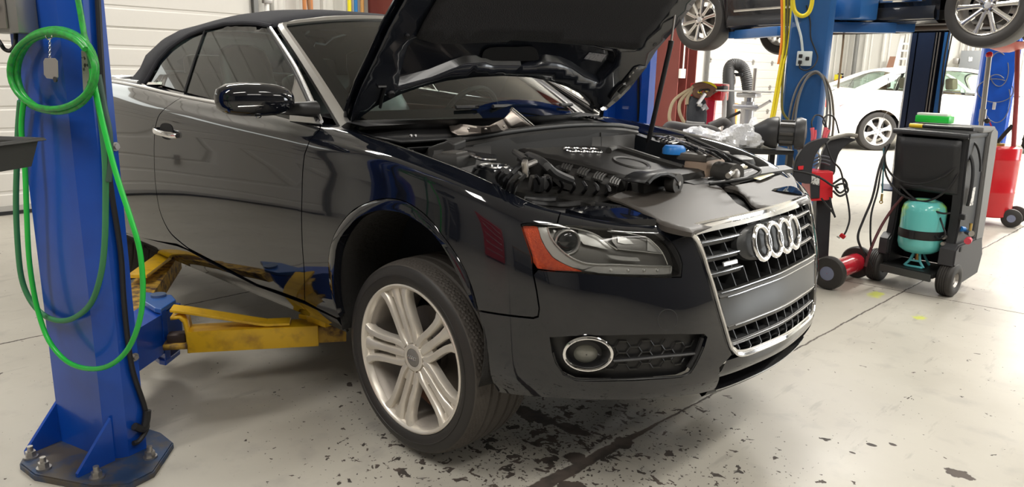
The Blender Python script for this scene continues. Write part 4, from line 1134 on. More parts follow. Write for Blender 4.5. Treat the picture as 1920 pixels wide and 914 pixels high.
# ---------------------------------------------------------------- mirrors and handles
def mirror(m):
    rows = []
    c = np.array([-.655, -1.005, 1.020])
    for k, (t, h, d) in enumerate(((-.135, .012, .02), (-.128, .034, .045), (-.10, .050, .065), (-.05, .058, .075), (0, .059, .078), (.05, .056, .074), (.09, .047, .062), (.115, .034, .045), (.125, .020, .03))):
        r = []
        for a in sector(20):
            ca, sa = math.cos(a), math.sin(a)
            x = d*math.copysign(abs(ca)**.8, ca)*(1 if ca > 0 else .35); z = h*math.copysign(abs(sa)**.75, sa)
            r.append((c+np.array([x-.02*t/.13*(-1), t, z-.012*(t+.1)]))*m)
        rows.append(r)
    MB().loft(rows, closed=True, cap=True).build('side_mirror', PAINT, car, ang=60, label='gloss black mirror housing')
    mo = bpy.data.objects['side_mirror'] if 'side_mirror.001' not in bpy.data.objects else bpy.data.objects['side_mirror.001']
    arm = [((-.66, -.90, .985), .022, .028), ((-.62, -.875, .985), .024, .03), ((-.585, -.85, .985), .026, .034), ((-.57, -.82, .985), .028, .038)]
    MB().loft([[(np.array(p)+np.array([w*math.cos(a)*1.2, 0, h*math.sin(a)*.8]))*m for a in sector(14)] for p, w, h in arm], closed=True, cap=True).build('mirror_arm', PLAST, mo)
    MB().tube([np.array(p)*m for p in ((-.590, -.90, 1.008), (-.580, -.97, 1.004), (-.588, -1.04, 1.000), (-.60, -1.10, .998))], .0028, n=6, sm=3).build('mirror_trim', CHROME, mo)
    if m[1] > 0: MB().sphere(np.array([-.615, -1.02, .962])*m, .012, (1, 1, .5), n=10, m=6).build('mirror_lamp', CHROMED, mo)
    MB().loft([[(c+np.array([-.022, t, z]))*m for z in (-.045, .045)] for t in (-.11, .10)]).build('mirror_glass', CHROME, mo)
mirror(np.array([1, 1, 1])); mirror(MY)
for mr, m in ((False, np.array([1, 1, 1])), (True, MY)):
    rc = [px(u, v) for u, v in ((303, 233), (312, 231), (322, 236), (325, 250), (320, 261), (310, 261), (303, 255), (300, 243))]
    dm = body_panel('handle_recess', cr2(rc, 3, True), DARK, car, off=.0015, gap=0, step=.02, mirror=mr)
    rows = []
    for i, (u, v, w, o) in enumerate(((293, 243, .010, .004), (297, 244, .014, .022), (304, 246, .0135, .034), (313, 248.5, .0125, .037), (322, 251, .012, .034), (329, 253.5, .014, .022), (333, 255, .010, .004))):
        p = px(u, v); b = surf_pt(p[0], p[1], o); n = SN(*p)*SIDE
        rows.append([(b+np.array([0, 0, w*math.sin(a)])+n*.007*math.cos(a))*m for a in sector(12)])
    MB().loft(rows, closed=True, cap=True).build('door_handle', CHROME, car, label='chrome door handle')
# ---------------------------------------------------------------- cabin
LEA = mat('dark_leather', (.022, .020, .020), .5); TRIMM = mat('cabin_trim', (.020, .020, .022), .6)
def seat(x, y):
    mb = MB(); mb.box((x, y, .50), (.52, .50, .16), bev=.05); s = mb.build('front_seat', LEA, car)
    rows = []
    for t, w, d in ((0, .25, .07), (.1, .26, .08), (.3, .25, .075), (.45, .24, .065), (.56, .20, .055), (.60, .15, .05), (.63, .14, .05), (.72, .14, .05), (.80, .12, .045), (.83, .06, .03)):
        c = np.array([x-.24-.30*t, y, .52+t*.86])
        rows.append([c+np.array([d*math.cos(a), w*math.copysign(abs(math.sin(a))**.6, math.sin(a)), 0]) for a in sector(18)])
    MB().loft(rows, closed=True, cap=True).build('seat_back', LEA, s)
seat(-1.42, -.38); seat(-1.42, .38)
mb = MB()
for y in (-.36, .36): mb.box((-2.28, y, .86), (.14, .50, .46), ry=-.3, bev=.05); mb.box((-2.36, y, 1.12), (.09, .24, .13), ry=-.2, bev=.04)
mb.build('rear_seats', LEA, car)
rows = [[(-.46+.05*abs(y)-.0, y*.72, .93), (-.75, y*.72, .955), (-.86, y*.70, .93), (-.88, y*.70, .70)] for y in np.linspace(-1, 1, 9)]
MB().loft(rows).build('dashboard', TRIMM, car)
mb = MB(); M = Matrix.Translation((-1.02, .38, .88)) @ Matrix.Rotation(math.radians(-65), 4, 'Y')
mb.tube([M @ Vector((.185*math.cos(a), .185*math.sin(a), 0)) for a in sector(36)], .014, closed=True, n=8); mb.lathe([(.002, .02), (.055, .015), (.06, -.02)], M, 20)
for a in (0, PI, -PI/2): mb.cyl(M @ Vector((.05*math.sin(a), .05*math.cos(a), 0)), M @ Vector((.18*math.sin(a), .18*math.cos(a), 0)), .012, n=8)
mb.build('steering_wheel', BLACKR, car)
MB().box((-1.0, 0, 1.285), (.03, .22, .06), bev=.012).build('inner_mirror', TRIMM, car)
mb = MB(); mb.box((-1.6, 0, .30), (2.0, 1.6, .04)); mb.build('cabin_floor', TRIMM, car)
mb = MB(); mb.box((-1.2, 0, .50), (1.1, .22, .36), bev=.03); mb.build('centre_console', TRIMM, car)
for y in (-1, 1): MB().box((-1.42, y*.775, .72), (1.55, .03, .40), bev=.012).build('door_trim', mat('brown_trim', (.12, .045, .028), .6) if y > 0 else TRIMM, car)
# ---------------------------------------------------------------- engine bay
# inner wing aprons, scuttle, bulkhead
APR = mat('engine_bay_paint', (.012, .014, .018), .3, 0, .3)
for y in (-1, 1):
    rows = []
    for x in np.linspace(-.50, .62, 16):
        p = xz(x, .70); U = p[0]; e = S(U, .79); n = SN(U, .77)*SIDE
        rows.append([(e+np.array([0, 0, -.004]))*[1, -y, 1] if False else np.array([e[0], e[1]*(-y), e[2]-.004]), np.array([e[0], (abs(e[1])-.035)*y, e[2]-.012]), np.array([e[0], (abs(e[1])-.055)*y, e[2]-.10]), np.array([e[0], (abs(e[1])-.10)*y, .50]), np.array([e[0], (abs(e[1])-.12)*y, .25])])
    MB().loft(rows).build('wing_apron', APR, car)
MB().loft([[(-.19+.03*(y*y), y*.62, z) for y in np.linspace(-1, 1, 9)] for z in (.30, .60, .86)]).build('bulkhead', mat('bulkhead_plastic', (.020, .019, .019), .5), car, solid=.01)
MB().box((.25, 0, .26), (.9, 1.2, .03)).build('engine_undertray', DARK, car)
# scuttle tray between seal and windscreen
rows = []
for y in np.linspace(-1, 1, 21):
    rows.append([(-.215-.03*y*y, y*.66, .862), (-.26-.05*y*y, y*.68, .83), (-.36-.10*y*y, y*.70, .84), (-.40-.13*y*y, y*.70, .90), (-.33-.20*y*y, y*.70, .955-.012*y*y)])
SCUT = mat('scuttle_plastic', (.013, .013, .014), .4)
MB().loft(rows).build('scuttle_panel', SCUT, car, solid=.004)
rows = [[(-.265-.02*y*y, y*.66, .885), (-.33-.10*y*y, y*.68, .895), (-.42-.14*y*y, y*.69, .915)] for y in np.linspace(-1.0, -.35, 10)]
MB().loft(rows).build('scuttle_cover', SCUT, car, solid=.01)
rows = [[(-.25-.02*y*y, y*.66, .885), (-.33-.10*y*y, y*.68, .905), (-.44-.14*y*y, y*.69, .925)] for y in np.linspace(.25, 1.0, 10)]
MB().loft(rows).build('scuttle_cover', SCUT, car, solid=.01)
for u, v in ((769, 255), (777, 255)):
    p = at(0, u, v, -.262); MB().cyl(p, p+np.array([.008, 0, .002]), .0045, n=12).build('cover_bolt', CHROMED, car)
# rubber seal along the bulkhead top
sealp = [at(0, 838, 266, -.225), at(0, 860, 261, -.215), at(0, 960, 245, -.20), at(0, 1030, 237, -.20), at(0, 1090, 233, -.20), at(0, 1150, 234, -.205), at(0, 1180, 238, -.215), at(0, 1205, 243, -.23)]
MB().tube([p+np.array([0, 0, -.004]) for p in sealp], .013, n=10, sm=5).build('bulkhead_seal', mat('seal_rubber', (.03, .03, .03), .45), car)
rows = [[p+np.array([.018, 0, -.012]), p+np.array([.03, 0, -.022]), p+np.array([.028, 0, -.05]), p+np.array([0, 0, -.05]), p+np.array([0, 0, -.015])] for p in [np.array(q) for q in cr([Vector(p) for p in sealp], 4)]]
MB().loft(rows).build('seal_carrier', mat('carrier_plastic', (.028, .027, .026), .5), car)
# panel of the firewall cover seen under the seal
fp = [(870, 290), (890, 272), (960, 258), (1040, 250), (1125, 249), (1128, 262), (1150, 275), (1125, 300), (900, 330), (880, 310)]
P = [at(0, u, v, -.172) for u, v in fp]
mb = MB(); mb.add(P, [tuple(range(len(P)))]); mb.build('firewall_cover', mat('carrier_plastic'), car, smooth=False, solid=.004)
q = [at(0, u, v, -.168) for u, v in ((1127, 249), (1160, 250), (1157, 290), (1127, 285))]; MB().add(q, [(0, 1, 2, 3)]).build('firewall_cover', mat('carrier_grey', (.035, .034, .033), .5), car, smooth=False, solid=.004)
# end caps of the seal
ec = [(838, 262), (843, 276), (853, 300), (800, 302), (803, 285), (795, 287), (812, 266), (845, 262)]
mb = MB(); lp = [at(1, 780+x/5.08, 220+y/5.08, -.575) for x, y in ((110, 290), (310, 225), (360, 255), (355, 340), (250, 350), (180, 385), (120, 420), (0, 395), (0, 360), (85, 345))]
lq = [p+np.array([-.01, .07, .012]) for p in lp]; n = len(lp)
mb.add(lp+lq, [tuple(range(n))]+[tuple(range(n, 2*n))[::-1]]+[(i, (i+1) % n, n+(i+1) % n, n+i) for i in range(n)]); mb.build('seal_end_cap', mat('carrier_grey'), car, smooth=False, bevel=.006)
# ---- engine cover on its sloping plane
EO = np.array([-.05, 0, .868]); EN = np.array([.20, 0, .98]); EN /= np.linalg.norm(EN); EX = np.array([.98, 0, -.20]); EX /= np.linalg.norm(EX); EY = np.array([0, 1., 0])
def epl(u, v, off=0): p = atp(u, v, EO+EN*off, EN)-EO; return (float(p.dot(EX)), float(p.dot(EY)))
def eP(a, b, off=0): return EO+EX*a+EY*b+EN*off
E1 = lambda pts, off=0: [epl(960+x/4.569, 200+y/4.569, off) for x, y in pts]
ENG = mat('engine_cover_plastic', (.0135, .0125, .012), .42, bump=(300, .05)); ENGG = mat('engine_cover_grey', (.028, .027, .026), .42)
top = E1([(60, 350), (200, 348), (480, 330), (760, 335), (930, 360), (1090, 400), (1300, 470), (1462, 530), (1462, 560), (1380, 560), (1290, 575), (1200, 560), (1100, 590), (1000, 640), (960, 590), (780, 540), (600, 490), (430, 455), (330, 430), (200, 400)])
top = cr2(top, 2, True)
def eplate(name, poly, z0, z1, mt, parent, inset=.01, step=.05):
    ip = offset_poly(poly, inset); mb = MB()
    mb.loft([[eP(a, b, z0) for a, b in poly+poly[:1]], [eP(a, b, z1-inset*.6) for a, b in poly+poly[:1]], [eP(a, b, z1) for a, b in ip+ip[:1]]])
    V, F = tri_region(ip, (), step); mb.add([eP(a, b, z1) for a, b in V], F)
    return mb.build(name, mt, parent)
cover = eplate('engine_cover', top, -.05, .0, ENG, car, .012)
# ribbed flank of the cover
fl = E1([(370, 520), (430, 465), (540, 470), (660, 505), (780, 540), (880, 570), (975, 598), (900, 690), (820, 680), (700, 650), (560, 615), (440, 580)], -.03)
flk = eplate('cover_flank', fl, -.08, -.022, ENGG, cover, .010)
for g in ((425, 530, 470), (560, 575, 505), (700, 615, 540), (838, 655, 580)):
    for k in range(4):
        x0 = g[0]+k*22; y0 = g[1]+k*7; pts = E1([(x0, y0), (x0+8, y0-28), (x0+38, y0-58), (x0+78, y0-62)], -.012)
        MB().tube([eP(a, b, -.014) for a, b in pts], .0045, n=6, sm=3).build('cover_rib', ENGG, flk)
# emblem, oil cap well, side rail, belt end hump
er = E1([(505, 378), (600, 370), (650, 372), (720, 382)], 0)
c0 = E1([(610, 380)])[0]; d1 = np.array(E1([(745, 385)])[0])-np.array(E1([(505, 378)])[0]); d1 /= np.linalg.norm(d1); d2 = np.array([-d1[1], d1[0]])
for i in range(4):
    cc = np.array(c0)+d1*(i-1.5)*.040
    MB().tube([eP(*(cc+d1*.025*math.cos(t)+d2*.025*math.sin(t)), .003) for t in sector(28)], .0036, closed=True, n=6).build('cover_emblem_ring', CHROMED, cover)
c1 = E1([(1022, 485)])[0]; M = frame_m(eP(*c1, 0), EX, EY)
MB().lathe([(.075, .001), (.070, .006), (.060, .004), (.050, -.02), (.002, -.022)], M, 36).build('oil_cap_well', ENG, cover)
MB().lathe([(.035, -.018), (.035, -.006), (.002, -.004)], M, 24).build('oil_cap', PLAST, cover)
rl = E1([(830, 370), (880, 350), (960, 362), (1100, 405), (1240, 450), (1462, 515)], .01)
MB().tube([eP(a, b, .006) for a, b in rl], .013, n=8, sm=4).build('cover_rail', ENGG, cover)
hump = [at(0, 960+x/4.569, 200+y/4.569, .50) for x, y in ((1160, 660), (1200, 615), (1260, 585), (1320, 578), (1380, 600), (1415, 650), (1420, 700))]
mb = MB(); mb.loft([[p+np.array([d, 0, 0]) for p in hump] for d in (-.10, .0)]); mb.tube(hump, .008, n=6); mb.build('belt_cover', PLAST, cover, solid=.003)
pc = at(0, 1255, 342, .47); MB().cyl(pc, pc+np.array([.035, 0, 0]), .034, n=24).build('pulley', mat('grey_pulley', (.09, .085, .08), .4, .5), car)
MB().cyl(pc+np.array([.035, 0, 0]), pc+np.array([.042, 0, 0]), .008, n=10).build('pulley_bolt', STEEL, car)
# ---- grey radiator cover in front
FO = np.array([.40, 0, .748]); FN = np.array([.12, 0, .99]); FN /= np.linalg.norm(FN)
def fpl(u, v): p = atp(u, v, FO, FN); return (float(p[0]), float(p[1]))
def fP(x, y, off=0): return np.array([x, y, FO[2]-(x-FO[0])*FN[0]/FN[2]+off])
F1 = lambda pts: [fpl(960+x/4.569, 200+y/4.569) for x, y in pts]
F2 = lambda pts: [fpl(1220+x/4.569, 200+y/4.569) for x, y in pts]
def fsheet(name, poly, h, mt, parent, fn=None, step=.03, inset=.012, sm=2, thick=.014):
    poly = cr2(poly, sm, True) if sm else poly; ip = offset_poly(poly, inset); mb = MB(); fn = fn or (lambda x, y: 0)
    mb.loft([[fP(a, b, h-thick) for a, b in poly+poly[:1]], [fP(a, b, h-inset*.7+fn(a, b)) for a, b in poly+poly[:1]], [fP(a, b, h+fn(a, b)) for a, b in ip+ip[:1]]])
    V, F = tri_region(ip, (), step); mb.add([fP(a, b, h+fn(a, b)) for a, b in V], F)
    return mb.build(name, mt, parent)
wav = lambda x, y: .008*math.sin(y*9+1)+.006*math.sin(x*14+y*5)
rp = F1([(810, 745), (960, 700), (1120, 655), (1290, 690), (1462, 690)])
rp = [fpl(*q) for q in ((1138, 365), (1170, 352), (1208, 345), (1240, 348), (1290, 352), (1345, 356), (1365, 370), (1385, 387), (1412, 400), (1385, 409), (1340, 420), (1303, 434), (1297, 440), (1262, 434), (1236, 425), (1215, 405), (1195, 390), (1165, 375))]
rad = fsheet('radiator_cover', rp, .006, PLASTM, car, wav)
rq = [fpl(*q) for q in ((1358, 355), (1372, 350), (1400, 340), (1440, 333), (1478, 327), (1490, 335), (1500, 352), (1515, 365), (1520, 378), (1505, 379), (1470, 384), (1430, 392), (1408, 385), (1395, 368), (1376, 358))]
fsheet('radiator_cover', rq, .006, PLASTM, car, wav)
rb = [fpl(*q) for q in ((1350, 352), (1375, 354), (1400, 370), (1412, 386), (1432, 392), (1418, 400), (1398, 397), (1372, 380), (1355, 366))]
fsheet('cover_gap', rb, -.016, DARK, rad)
lbl = [fpl(*q) for q in ((1398, 336), (1430, 327), (1452, 333), (1425, 341))]
mb = MB(); mb.add([fP(a, b, .016+wav(a, b)) for a, b in lbl], [(0, 1, 2, 3)]); mb.build('warning_label', mat('label_cream', (.60, .56, .42), .5, noise=(60, (.5, .45, .15), .5, .6)), rad, smooth=False)
for k in range(9):
    x0 = 1205+k*5.2; MB().cyl(fP(*fpl(x0, 352.5-k*.1), .016), fP(*fpl(x0-3, 356-k*.1), .016), .003, n=6).build('cover_rib', PLAST, rad)
# lower cross member and ducts on the near side (1000..1160, 370..420)
def ftube(name, pts, r, mt, zz, sm=4, n=8, parent=None):
    return MB().tube([at(2, u, v, z) for (u, v), z in zip(pts, zz if isinstance(zz, (list, tuple)) else [zz]*len(pts))], r, n=n, sm=sm).build(name, mt, parent or car)
cm = [at(2, u, v, z) for u, v, z in ((985, 372, .72), (1060, 371, .71), (1130, 376, .705), (1175, 392, .70), (1225, 428, .695), (1160, 418, .70), (1100, 412, .70), (1040, 410, .71))]
MB().add([cm[i] for i in range(8)], [(0, 1, 6, 7), (1, 2, 5, 6), (2, 3, 4, 5)]).build('slam_panel', PLAST, car, solid=.02)
for pts in ([(985, 373), (1030, 376), (1080, 372), (1125, 376)], [(1000, 381), (1050, 386), (1100, 383), (1165, 392)], [(1010, 398), (1060, 400), (1120, 402), (1180, 412)]): ftube('air_duct', pts, .012, PLAST, .715)
fb = [at(2, u, v, .712) for u, v in ((1060, 404), (1100, 398), (1170, 400), (1230, 424), (1180, 424), (1110, 418))]
MB().add(fb, [tuple(range(6))]).build('lock_carrier', PAINT, car, solid=.02, smooth=False)
# near side: strut tower, brake reservoir box, hoses, connectors
tw = at(2, 925, 315, .80); MB().lathe([(.085, -.10), (.080, -.02), (.070, 0), (.045, .006), (.040, -.004), (.002, -.006)], Matrix.Translation(Vector(tw)), 32).build('strut_tower', mat('gloss_bay_paint', (.02, .022, .026), .12, 0, .6), car)
MB().tube([tw+np.array([.055*math.cos(a), .055*math.sin(a)*1.0, .006]) for a in sector(30)], .005, closed=True, n=6).build('tower_ring', CHROMED, car)
bx = at(2, 852, 300, .84); MB().box(bx, (.10, .14, .045), rz=.3, bev=.014).build('ecu_box', mat('carrier_grey'), car)
MB().box(bx+np.array([0, .0, .024]), (.06, .08, .010), rz=.3, bev=.004).build('box_lid', mat('grey_lid', (.10, .095, .09), .35, .4), car)
ftube('pipe', [(873, 288), (900, 293), (928, 297)], .013, PLAST, .85); ftube('pipe', [(880, 291), (905, 299), (930, 300)], .006, CHROMED, .855)
ftube('coolant_hose', [(990, 292), (1010, 300), (1025, 312), (1040, 325), (1070, 338)], .014, mat('hose_rubber', (.02, .02, .021), .5), [.86, .87, .865, .84, .80])
ftube('vacuum_hose', [(985, 295), (970, 288), (965, 285), (972, 290), (985, 300)], .010, PLAST, .87)
cl = at(2, 985, 316, .87); MB().box(cl, (.016, .022, .050), rz=.5, rx=.5, bev=.004).build('hose_clamp', STEEL, car); ftube('clamp_pipe', [(984, 312), (998, 306), (1003, 304)], .009, STEEL, .875)
for a, b in (((945, 352), (985, 300)), ((953, 358), (975, 325)), ((940, 345), (950, 322)), ((962, 362), (990, 322)), ((935, 340), (943, 318))):
    ftube('wiring_loom', [a, ((a[0]+b[0])/2-6, (a[1]+b[1])/2), b], .008, PLAST, [.78, .83, .86])
rnd = random.Random(5)
for i in range(16):
    u = 1000+i*9+rnd.uniform(-3, 3); v = 338+i*1.6+rnd.uniform(-6, 8); z = .76-.004*i
    p = at(2, u, v, z); MB().box(p, (.03, .025, .05), rz=rnd.uniform(0, 1.5), rx=rnd.uniform(-.4, .4), bev=.005).build('injector_connector', PLAST if i % 3 else mat('grey_lid'), car)
for i in range(7):
    u = 1005+i*22; ftube('injector_lead', [(u, 330+i*3), (u+6, 345+i*2), (u-4, 362+i*1)], .006, BLACKR, [.80-.006*i, .76, .72])
for u, v, r in ((1030, 352, .030), (1066, 362, .028), (1100, 356, .024)):
    p = at(2, u, v, .70); MB().cyl(p, p+np.array([-.05, .02, .06]), r, r*.8, n=16).build('intake_runner', mat('alloy_cast', (.16, .15, .14), .4, .6), car)
p = at(2, 1110, 362, .725); MB().tube([p+np.array([0, 0, -.04]), p+np.array([0, 0, .0]), p+np.array([0, .03, .03])], .018, n=12, sm=3).build('metal_pipe', mat('bright_alloy', (.7, .66, .6), .25, .9), car)
MB().box((.14, -.30, .60), (.5, .26, .26), bev=.03).build('engine_block', mat('engine_dark', (.02, .019, .018), .5, .3), car)
MB().box((.14, .05, .66), (.6, .5, .26), bev=.03).build('engine_block', mat('engine_dark'), car)
MB().box((.15, -.52, .50), (.4, .10, .3), bev=.03).build('intercooler_pipe', DARK, car)
# far side: reservoir, filter, washer cap, wires
rv = at(2, 1316, 318, .78); CREAM = mat('yellowed_tank_plastic', (.33, .24, .18), .4, 0, 0)
MB().box(rv+np.array([0, .02, -.02]), (.10, .17, .13), rz=.05, bev=.02).build('expansion_tank', CREAM, car)
MB().box(rv+np.array([-.02, .04, .05]), (.13, .22, .03), rz=.05, bev=.012).build('tank_top', mat('tank_top_plastic', (.10, .09, .08), .4), car)
bc = at(2, 1264, 279, .855); MB().lathe([(.045, -.02), (.045, .0), (.036, .012), (.002, .014)], Matrix.Translation(Vector(bc)), 12).build('coolant_cap', mat('blue_cap', (.02, .20, .60), .35), car, label='blue coolant cap')
fc = at(2, 1346, 322, .78); MB().cyl(fc, fc+np.array([.09, -.03, 0]), .040, n=24).build('filter_housing', mat('grey_pulley'), car); MB().cyl(fc+np.array([.09, -.03, 0]), fc+np.array([.094, -.031, 0]), .022, .015, n=20).build('filter_cap', STEEL, car)
ab = at(2, 1385, 305, .77); MB().lathe([(.07, -.10), (.07, .0), (.06, .02), (.03, .03), (.002, .03)], Matrix.Translation(Vector(ab)), 28).build('airbox_lid', PLAST, car)
MB().box((.30, .56, .66), (.46, .20, .16), bev=.03).build('airbox', PLAST, car)
ftube('bright_pipe', [(1365, 330), (1378, 320), (1388, 314), (1398, 312)], .010, mat('bright_alloy'), .79)
ftube('wing_cable', [(1285, 255), (1340, 280), (1385, 300), (1410, 312), (1425, 322), (1400, 335), (1330, 345)], .007, PLAST, [.86, .85, .84, .82, .80, .78, .76])
for k in range(12):
    u0 = 1225+k*9; v0 = 255+k*2.2
    ftube('wiring', [(u0, v0), (u0+25, v0+8+rnd.uniform(-3, 4)), (u0+45, v0+22)], .0055, CHROMED if k % 4 == 0 else BLACKR, [.86, .86, .83])
for k in range(5):
    ftube('chrome_line', [(1235+k*6, 262+k*2), (1255+k*8, 256+k*3), (1280+k*8, 268+k*3)], .005, CHROMED, .86)
for k in range(5):
    u = 1215+k*14; p = at(2, u+5, 262+k*2, .83); MB().box(p, (.04, .05, .05), rz=k, bev=.01).build('relay_box', PLAST if k % 2 else mat('grey_lid'), car)
gr = MB()
for k in range(6):
    MB().cyl(fP(*fpl(1350+k*13, 349-k*4.0), .018), fP(*fpl(1362+k*13, 343-k*4), .018), .003, n=6).build('slam_rib', mat('grey_lid'), car)
sl = [fP(*fpl(*q), .0) for q in ((1280, 350), (1345, 338), (1420, 322), (1470, 318), (1485, 325), (1420, 336), (1350, 352), (1300, 356))]
MB().add(sl, [tuple(range(8))]).build('slam_panel', PLAST, car, smooth=False, solid=.02)
lt = fP(*fpl(1325, 346), .02); MB().box(lt, (.03, .05, .015), bev=.003).build('bonnet_latch', CHROMED, car)
# wipers
for a, b, c in (((735, 210), (800, 212), (870, 222)), ((960, 222), (1010, 205), (1085, 214))):
    P = [WSP((at(2, *q, .95)[1])/.7, .07, .012) for q in (a, b, c)]
    MB().tube(P, .008, n=6, sm=3).build('wiper_arm', BLACKR, car)
# heat shield plate lying on the scuttle
hs = thing('heat_shield', 'crumpled bare metal heat shield lying across the rear of the engine bay', 'heat shield', (-.2, -.3, .90), world=True)
def hsp(u, v, z): return at(2, u, v, z)
H3 = lambda x, y: (780+x/5.08, 220+y/5.08)
low = [(*H3(310, 62), .925), (*H3(380, 60), .925), (*H3(500, 72), .93), (*H3(620, 92), .935), (*H3(700, 88), .94), (*H3(760, 55), .95), (*H3(830, 20), .955)]
bot = [(*H3(345, 140), .905), (*H3(400, 165), .905), (*H3(500, 160), .905), (*H3(620, 150), .905), (*H3(740, 138), .905), (*H3(860, 130), .905), (*H3(940, 110), .905)]
rt = [hsp(*q) for q in low]; rb_ = [hsp(*q) for q in bot]
rows = []
for k in range(7):
    a, b = rt[k], rb_[k]; rows.append([a, a*.8+b*.2+np.array([0, 0, -.004]), a*.5+b*.5+np.array([0, 0, -.010]), a*.2+b*.8+np.array([0, 0, -.006]), b])
MB().loft(rows).build('shield_plate', HEATSH, hs, solid=.003, ang=20)
pk = [(*H3(830, 20), .955), (960, 205, .99), (1000, 238, .91), (965, 243, .905)]
A, B, Cc, D = [hsp(*q) for q in pk]
mb = MB(); rows = [[A*(1-t)+B*t, (A*(1-t)+B*t)*.5+(D*(1-t)+Cc*t)*.5+np.array([0, 0, -.008]), D*(1-t)+Cc*t] for t in np.linspace(0, 1, 6)]
mb.loft(rows).build('shield_plate', HEATSH, hs, solid=.003, ang=20)
for t in (.85, 1.0): MB().tube([A*(1-t)+B*t+np.array([0, 0, .004]), D*(1-t)+Cc*t+np.array([0, 0, .004])], .005, n=6).build('shield_flange', mat('bright_alloy'), hs)
for q in ((500, 110), (665, 112), (835, 88), (965, 60)): p = hsp(*H3(*q), .93); MB().sphere(p, .005, n=8, m=6).build('rivet', mat('bright_alloy'), hs)
# ---------------------------------------------------------------- two-post lifts
def lift_post(name, lab, P0, ang, mt, W=.31, D=.14, H=3.5, plate=None, group=None, bolts=((-.06, -.02), (.11, -.10), (.31, -.07), (.38, .16), (-.07, .2))):
    """C-shaped column; local x along the closed face, local y towards the vehicle"""
    t = thing(name, lab, 'lift post', (P0[0], P0[1], FL), ang, group)
    out = [(0, D), (0, .02), (.015, 0), (W-.045, 0), (W-.012, .03), (W, .05), (W, D), (W-.05, D), (W-.05, D-.008), (W-.008, D-.008), (W-.008, .053), (W-.05, .008), (.018, .008), (.008, .022), (.008, D-.008), (.05, D-.008), (.05, D)]
    mb = MB(); mb.prism(out, Matrix.Translation((0, 0, .02)), H, cap=False)
    V, F = tri_region(out, (), .2); mb.add([(a, b, .02+H) for a, b in V], F)
    mb.build('column', mt, t, ang=25)
    pl = plate or [(-.06, -.12), (.20, -.16), (.36, -.12), (.42, 0), (.42, .22), (.34, .30), (-.04, .30), (-.12, .22), (-.12, -.02)]
    MB().prism(pl, Matrix.Identity(4), .022, bev=.004).build('base_plate', mat('worn_blue_plate', (.03, .06, .13), .45, .3, noise=(12, (.10, .085, .07), .42, .6)), t)
    for gx in (.012, W-.02):
        M = Matrix(((0, 0, 1, gx-.006), (-1, 0, 0, 0), (0, 1, 0, .022), (0, 0, 0, 1)))
        MB().prism([(-.01, 0), (.115, 0), (.115, .012), (-.01, .15)], M, .012).build('gusset', mt, t, smooth=False)
    for bx, by in bolts:
        b = MB(); b.cyl((bx, by, .022), (bx, by, .028), .022, n=20); b.cyl((bx, by, .028), (bx, by, .045), .016, n=6); b.cyl((bx, by, .045), (bx, by, .062), .009, n=10)
        b.build('anchor_bolt', STEEL, t)
    return t
P0 = np.array([-.925, -1.66, 0]); E1v = np.array([.9685, .249, 0]); E2v = np.array([-.249, .9685, 0]); PANG = math.atan2(.249, .9685)
near = lift_post('lift_post', 'bright blue lift post in the left foreground with a green hose coiled on it', P0, PANG, BLUE, D=.115, plate=[(-.03, -.06), (0, -.11), (.05, -.155), (.16, -.172), (.377, -.122), (.46, -.058), (.46, .03), (.351, .187), (.252, .213), (-.03, .2)], bolts=((.045, -.115), (.15, -.135), (.345, -.085), (.375, .08), (.0, .15)))
def pl_(a, b, z): return P0+E1v*a+E2v*b+np.array([0, 0, z])
def pp(u, v, off=.012): return atp(u, v, P0-E2v*off, -E2v)
def side(u, v, off=.01): return atp(u, v, P0+E1v*(.31+off), E1v)
# carriage with its lugs
LU = mat('lug_blue', (.03, .11, .36), .3, 0, .3)
br = [at(2, u, v, .20) for u, v in ((262, 545), (276, 548), (322, 553), (330, 562), (302, 580), (290, 578), (262, 560))]
bz = [p-np.array([0, 0, .02]) for p in br]; n = len(br)
def closed_prism(A, B): 
    n = len(A); return MB().add(list(A)+list(B), [tuple(range(n)), tuple(range(n, 2*n))[::-1]]+[(i, (i+1) % n, n+(i+1) % n, n+i) for i in range(n)])
Rz = np.array([[E1v[0], E1v[1]], [E2v[0], E2v[1]]])
def toloc(p): q = np.array(p)[:2]-P0[:2]; r = Rz @ q; return (r[0], r[1], p[2]-FL)
def conv(mb): mb.v = [toloc(p) for p in mb.v]; return mb
conv(closed_prism(br, bz)).build('arm_lug', LU, near, smooth=False, bevel=.004)
lb = [p+np.array([0, 0, -.215]) for p in br]; lb2 = [p-np.array([0, 0, .022]) for p in lb]; conv(closed_prism(lb, lb2)).build('arm_lug', BLUE, near, smooth=False, bevel=.004)
pf = [at(1, 258, 545, -1.25), at(1, 302, 581, -1.20), at(1, 302, 664, -1.20), at(1, 258, 660, -1.25)]
f1 = [br[6]-np.array([0, 0, .01]), br[4]-np.array([0, 0, .01])]; f2 = [p-np.array([0, 0, .21]) for p in f1]
fr = [f1[0], f1[1], f2[1], f2[0]]; bk_ = [p+np.array([-.02, .03, 0]) for p in fr]
conv(closed_prism(fr, bk_)).build('carriage_plate', BLUE, near, smooth=False, bevel=.004)
MB().prism([(.04, .03), (.16, .03), (-.10, .60), (-.24, .58)], Matrix.Translation((0, 0, .175)), .16).build('carriage_beam', BLUE, near, smooth=False)
pc = at(2, 297, 556, .20); mb = MB(); mb.cyl(pc, pc+np.array([0, 0, .010]), .030, n=24); conv(mb).build('pivot_pin', mat('pin_steel_blue', (.12, .18, .32), .3, .5), near)
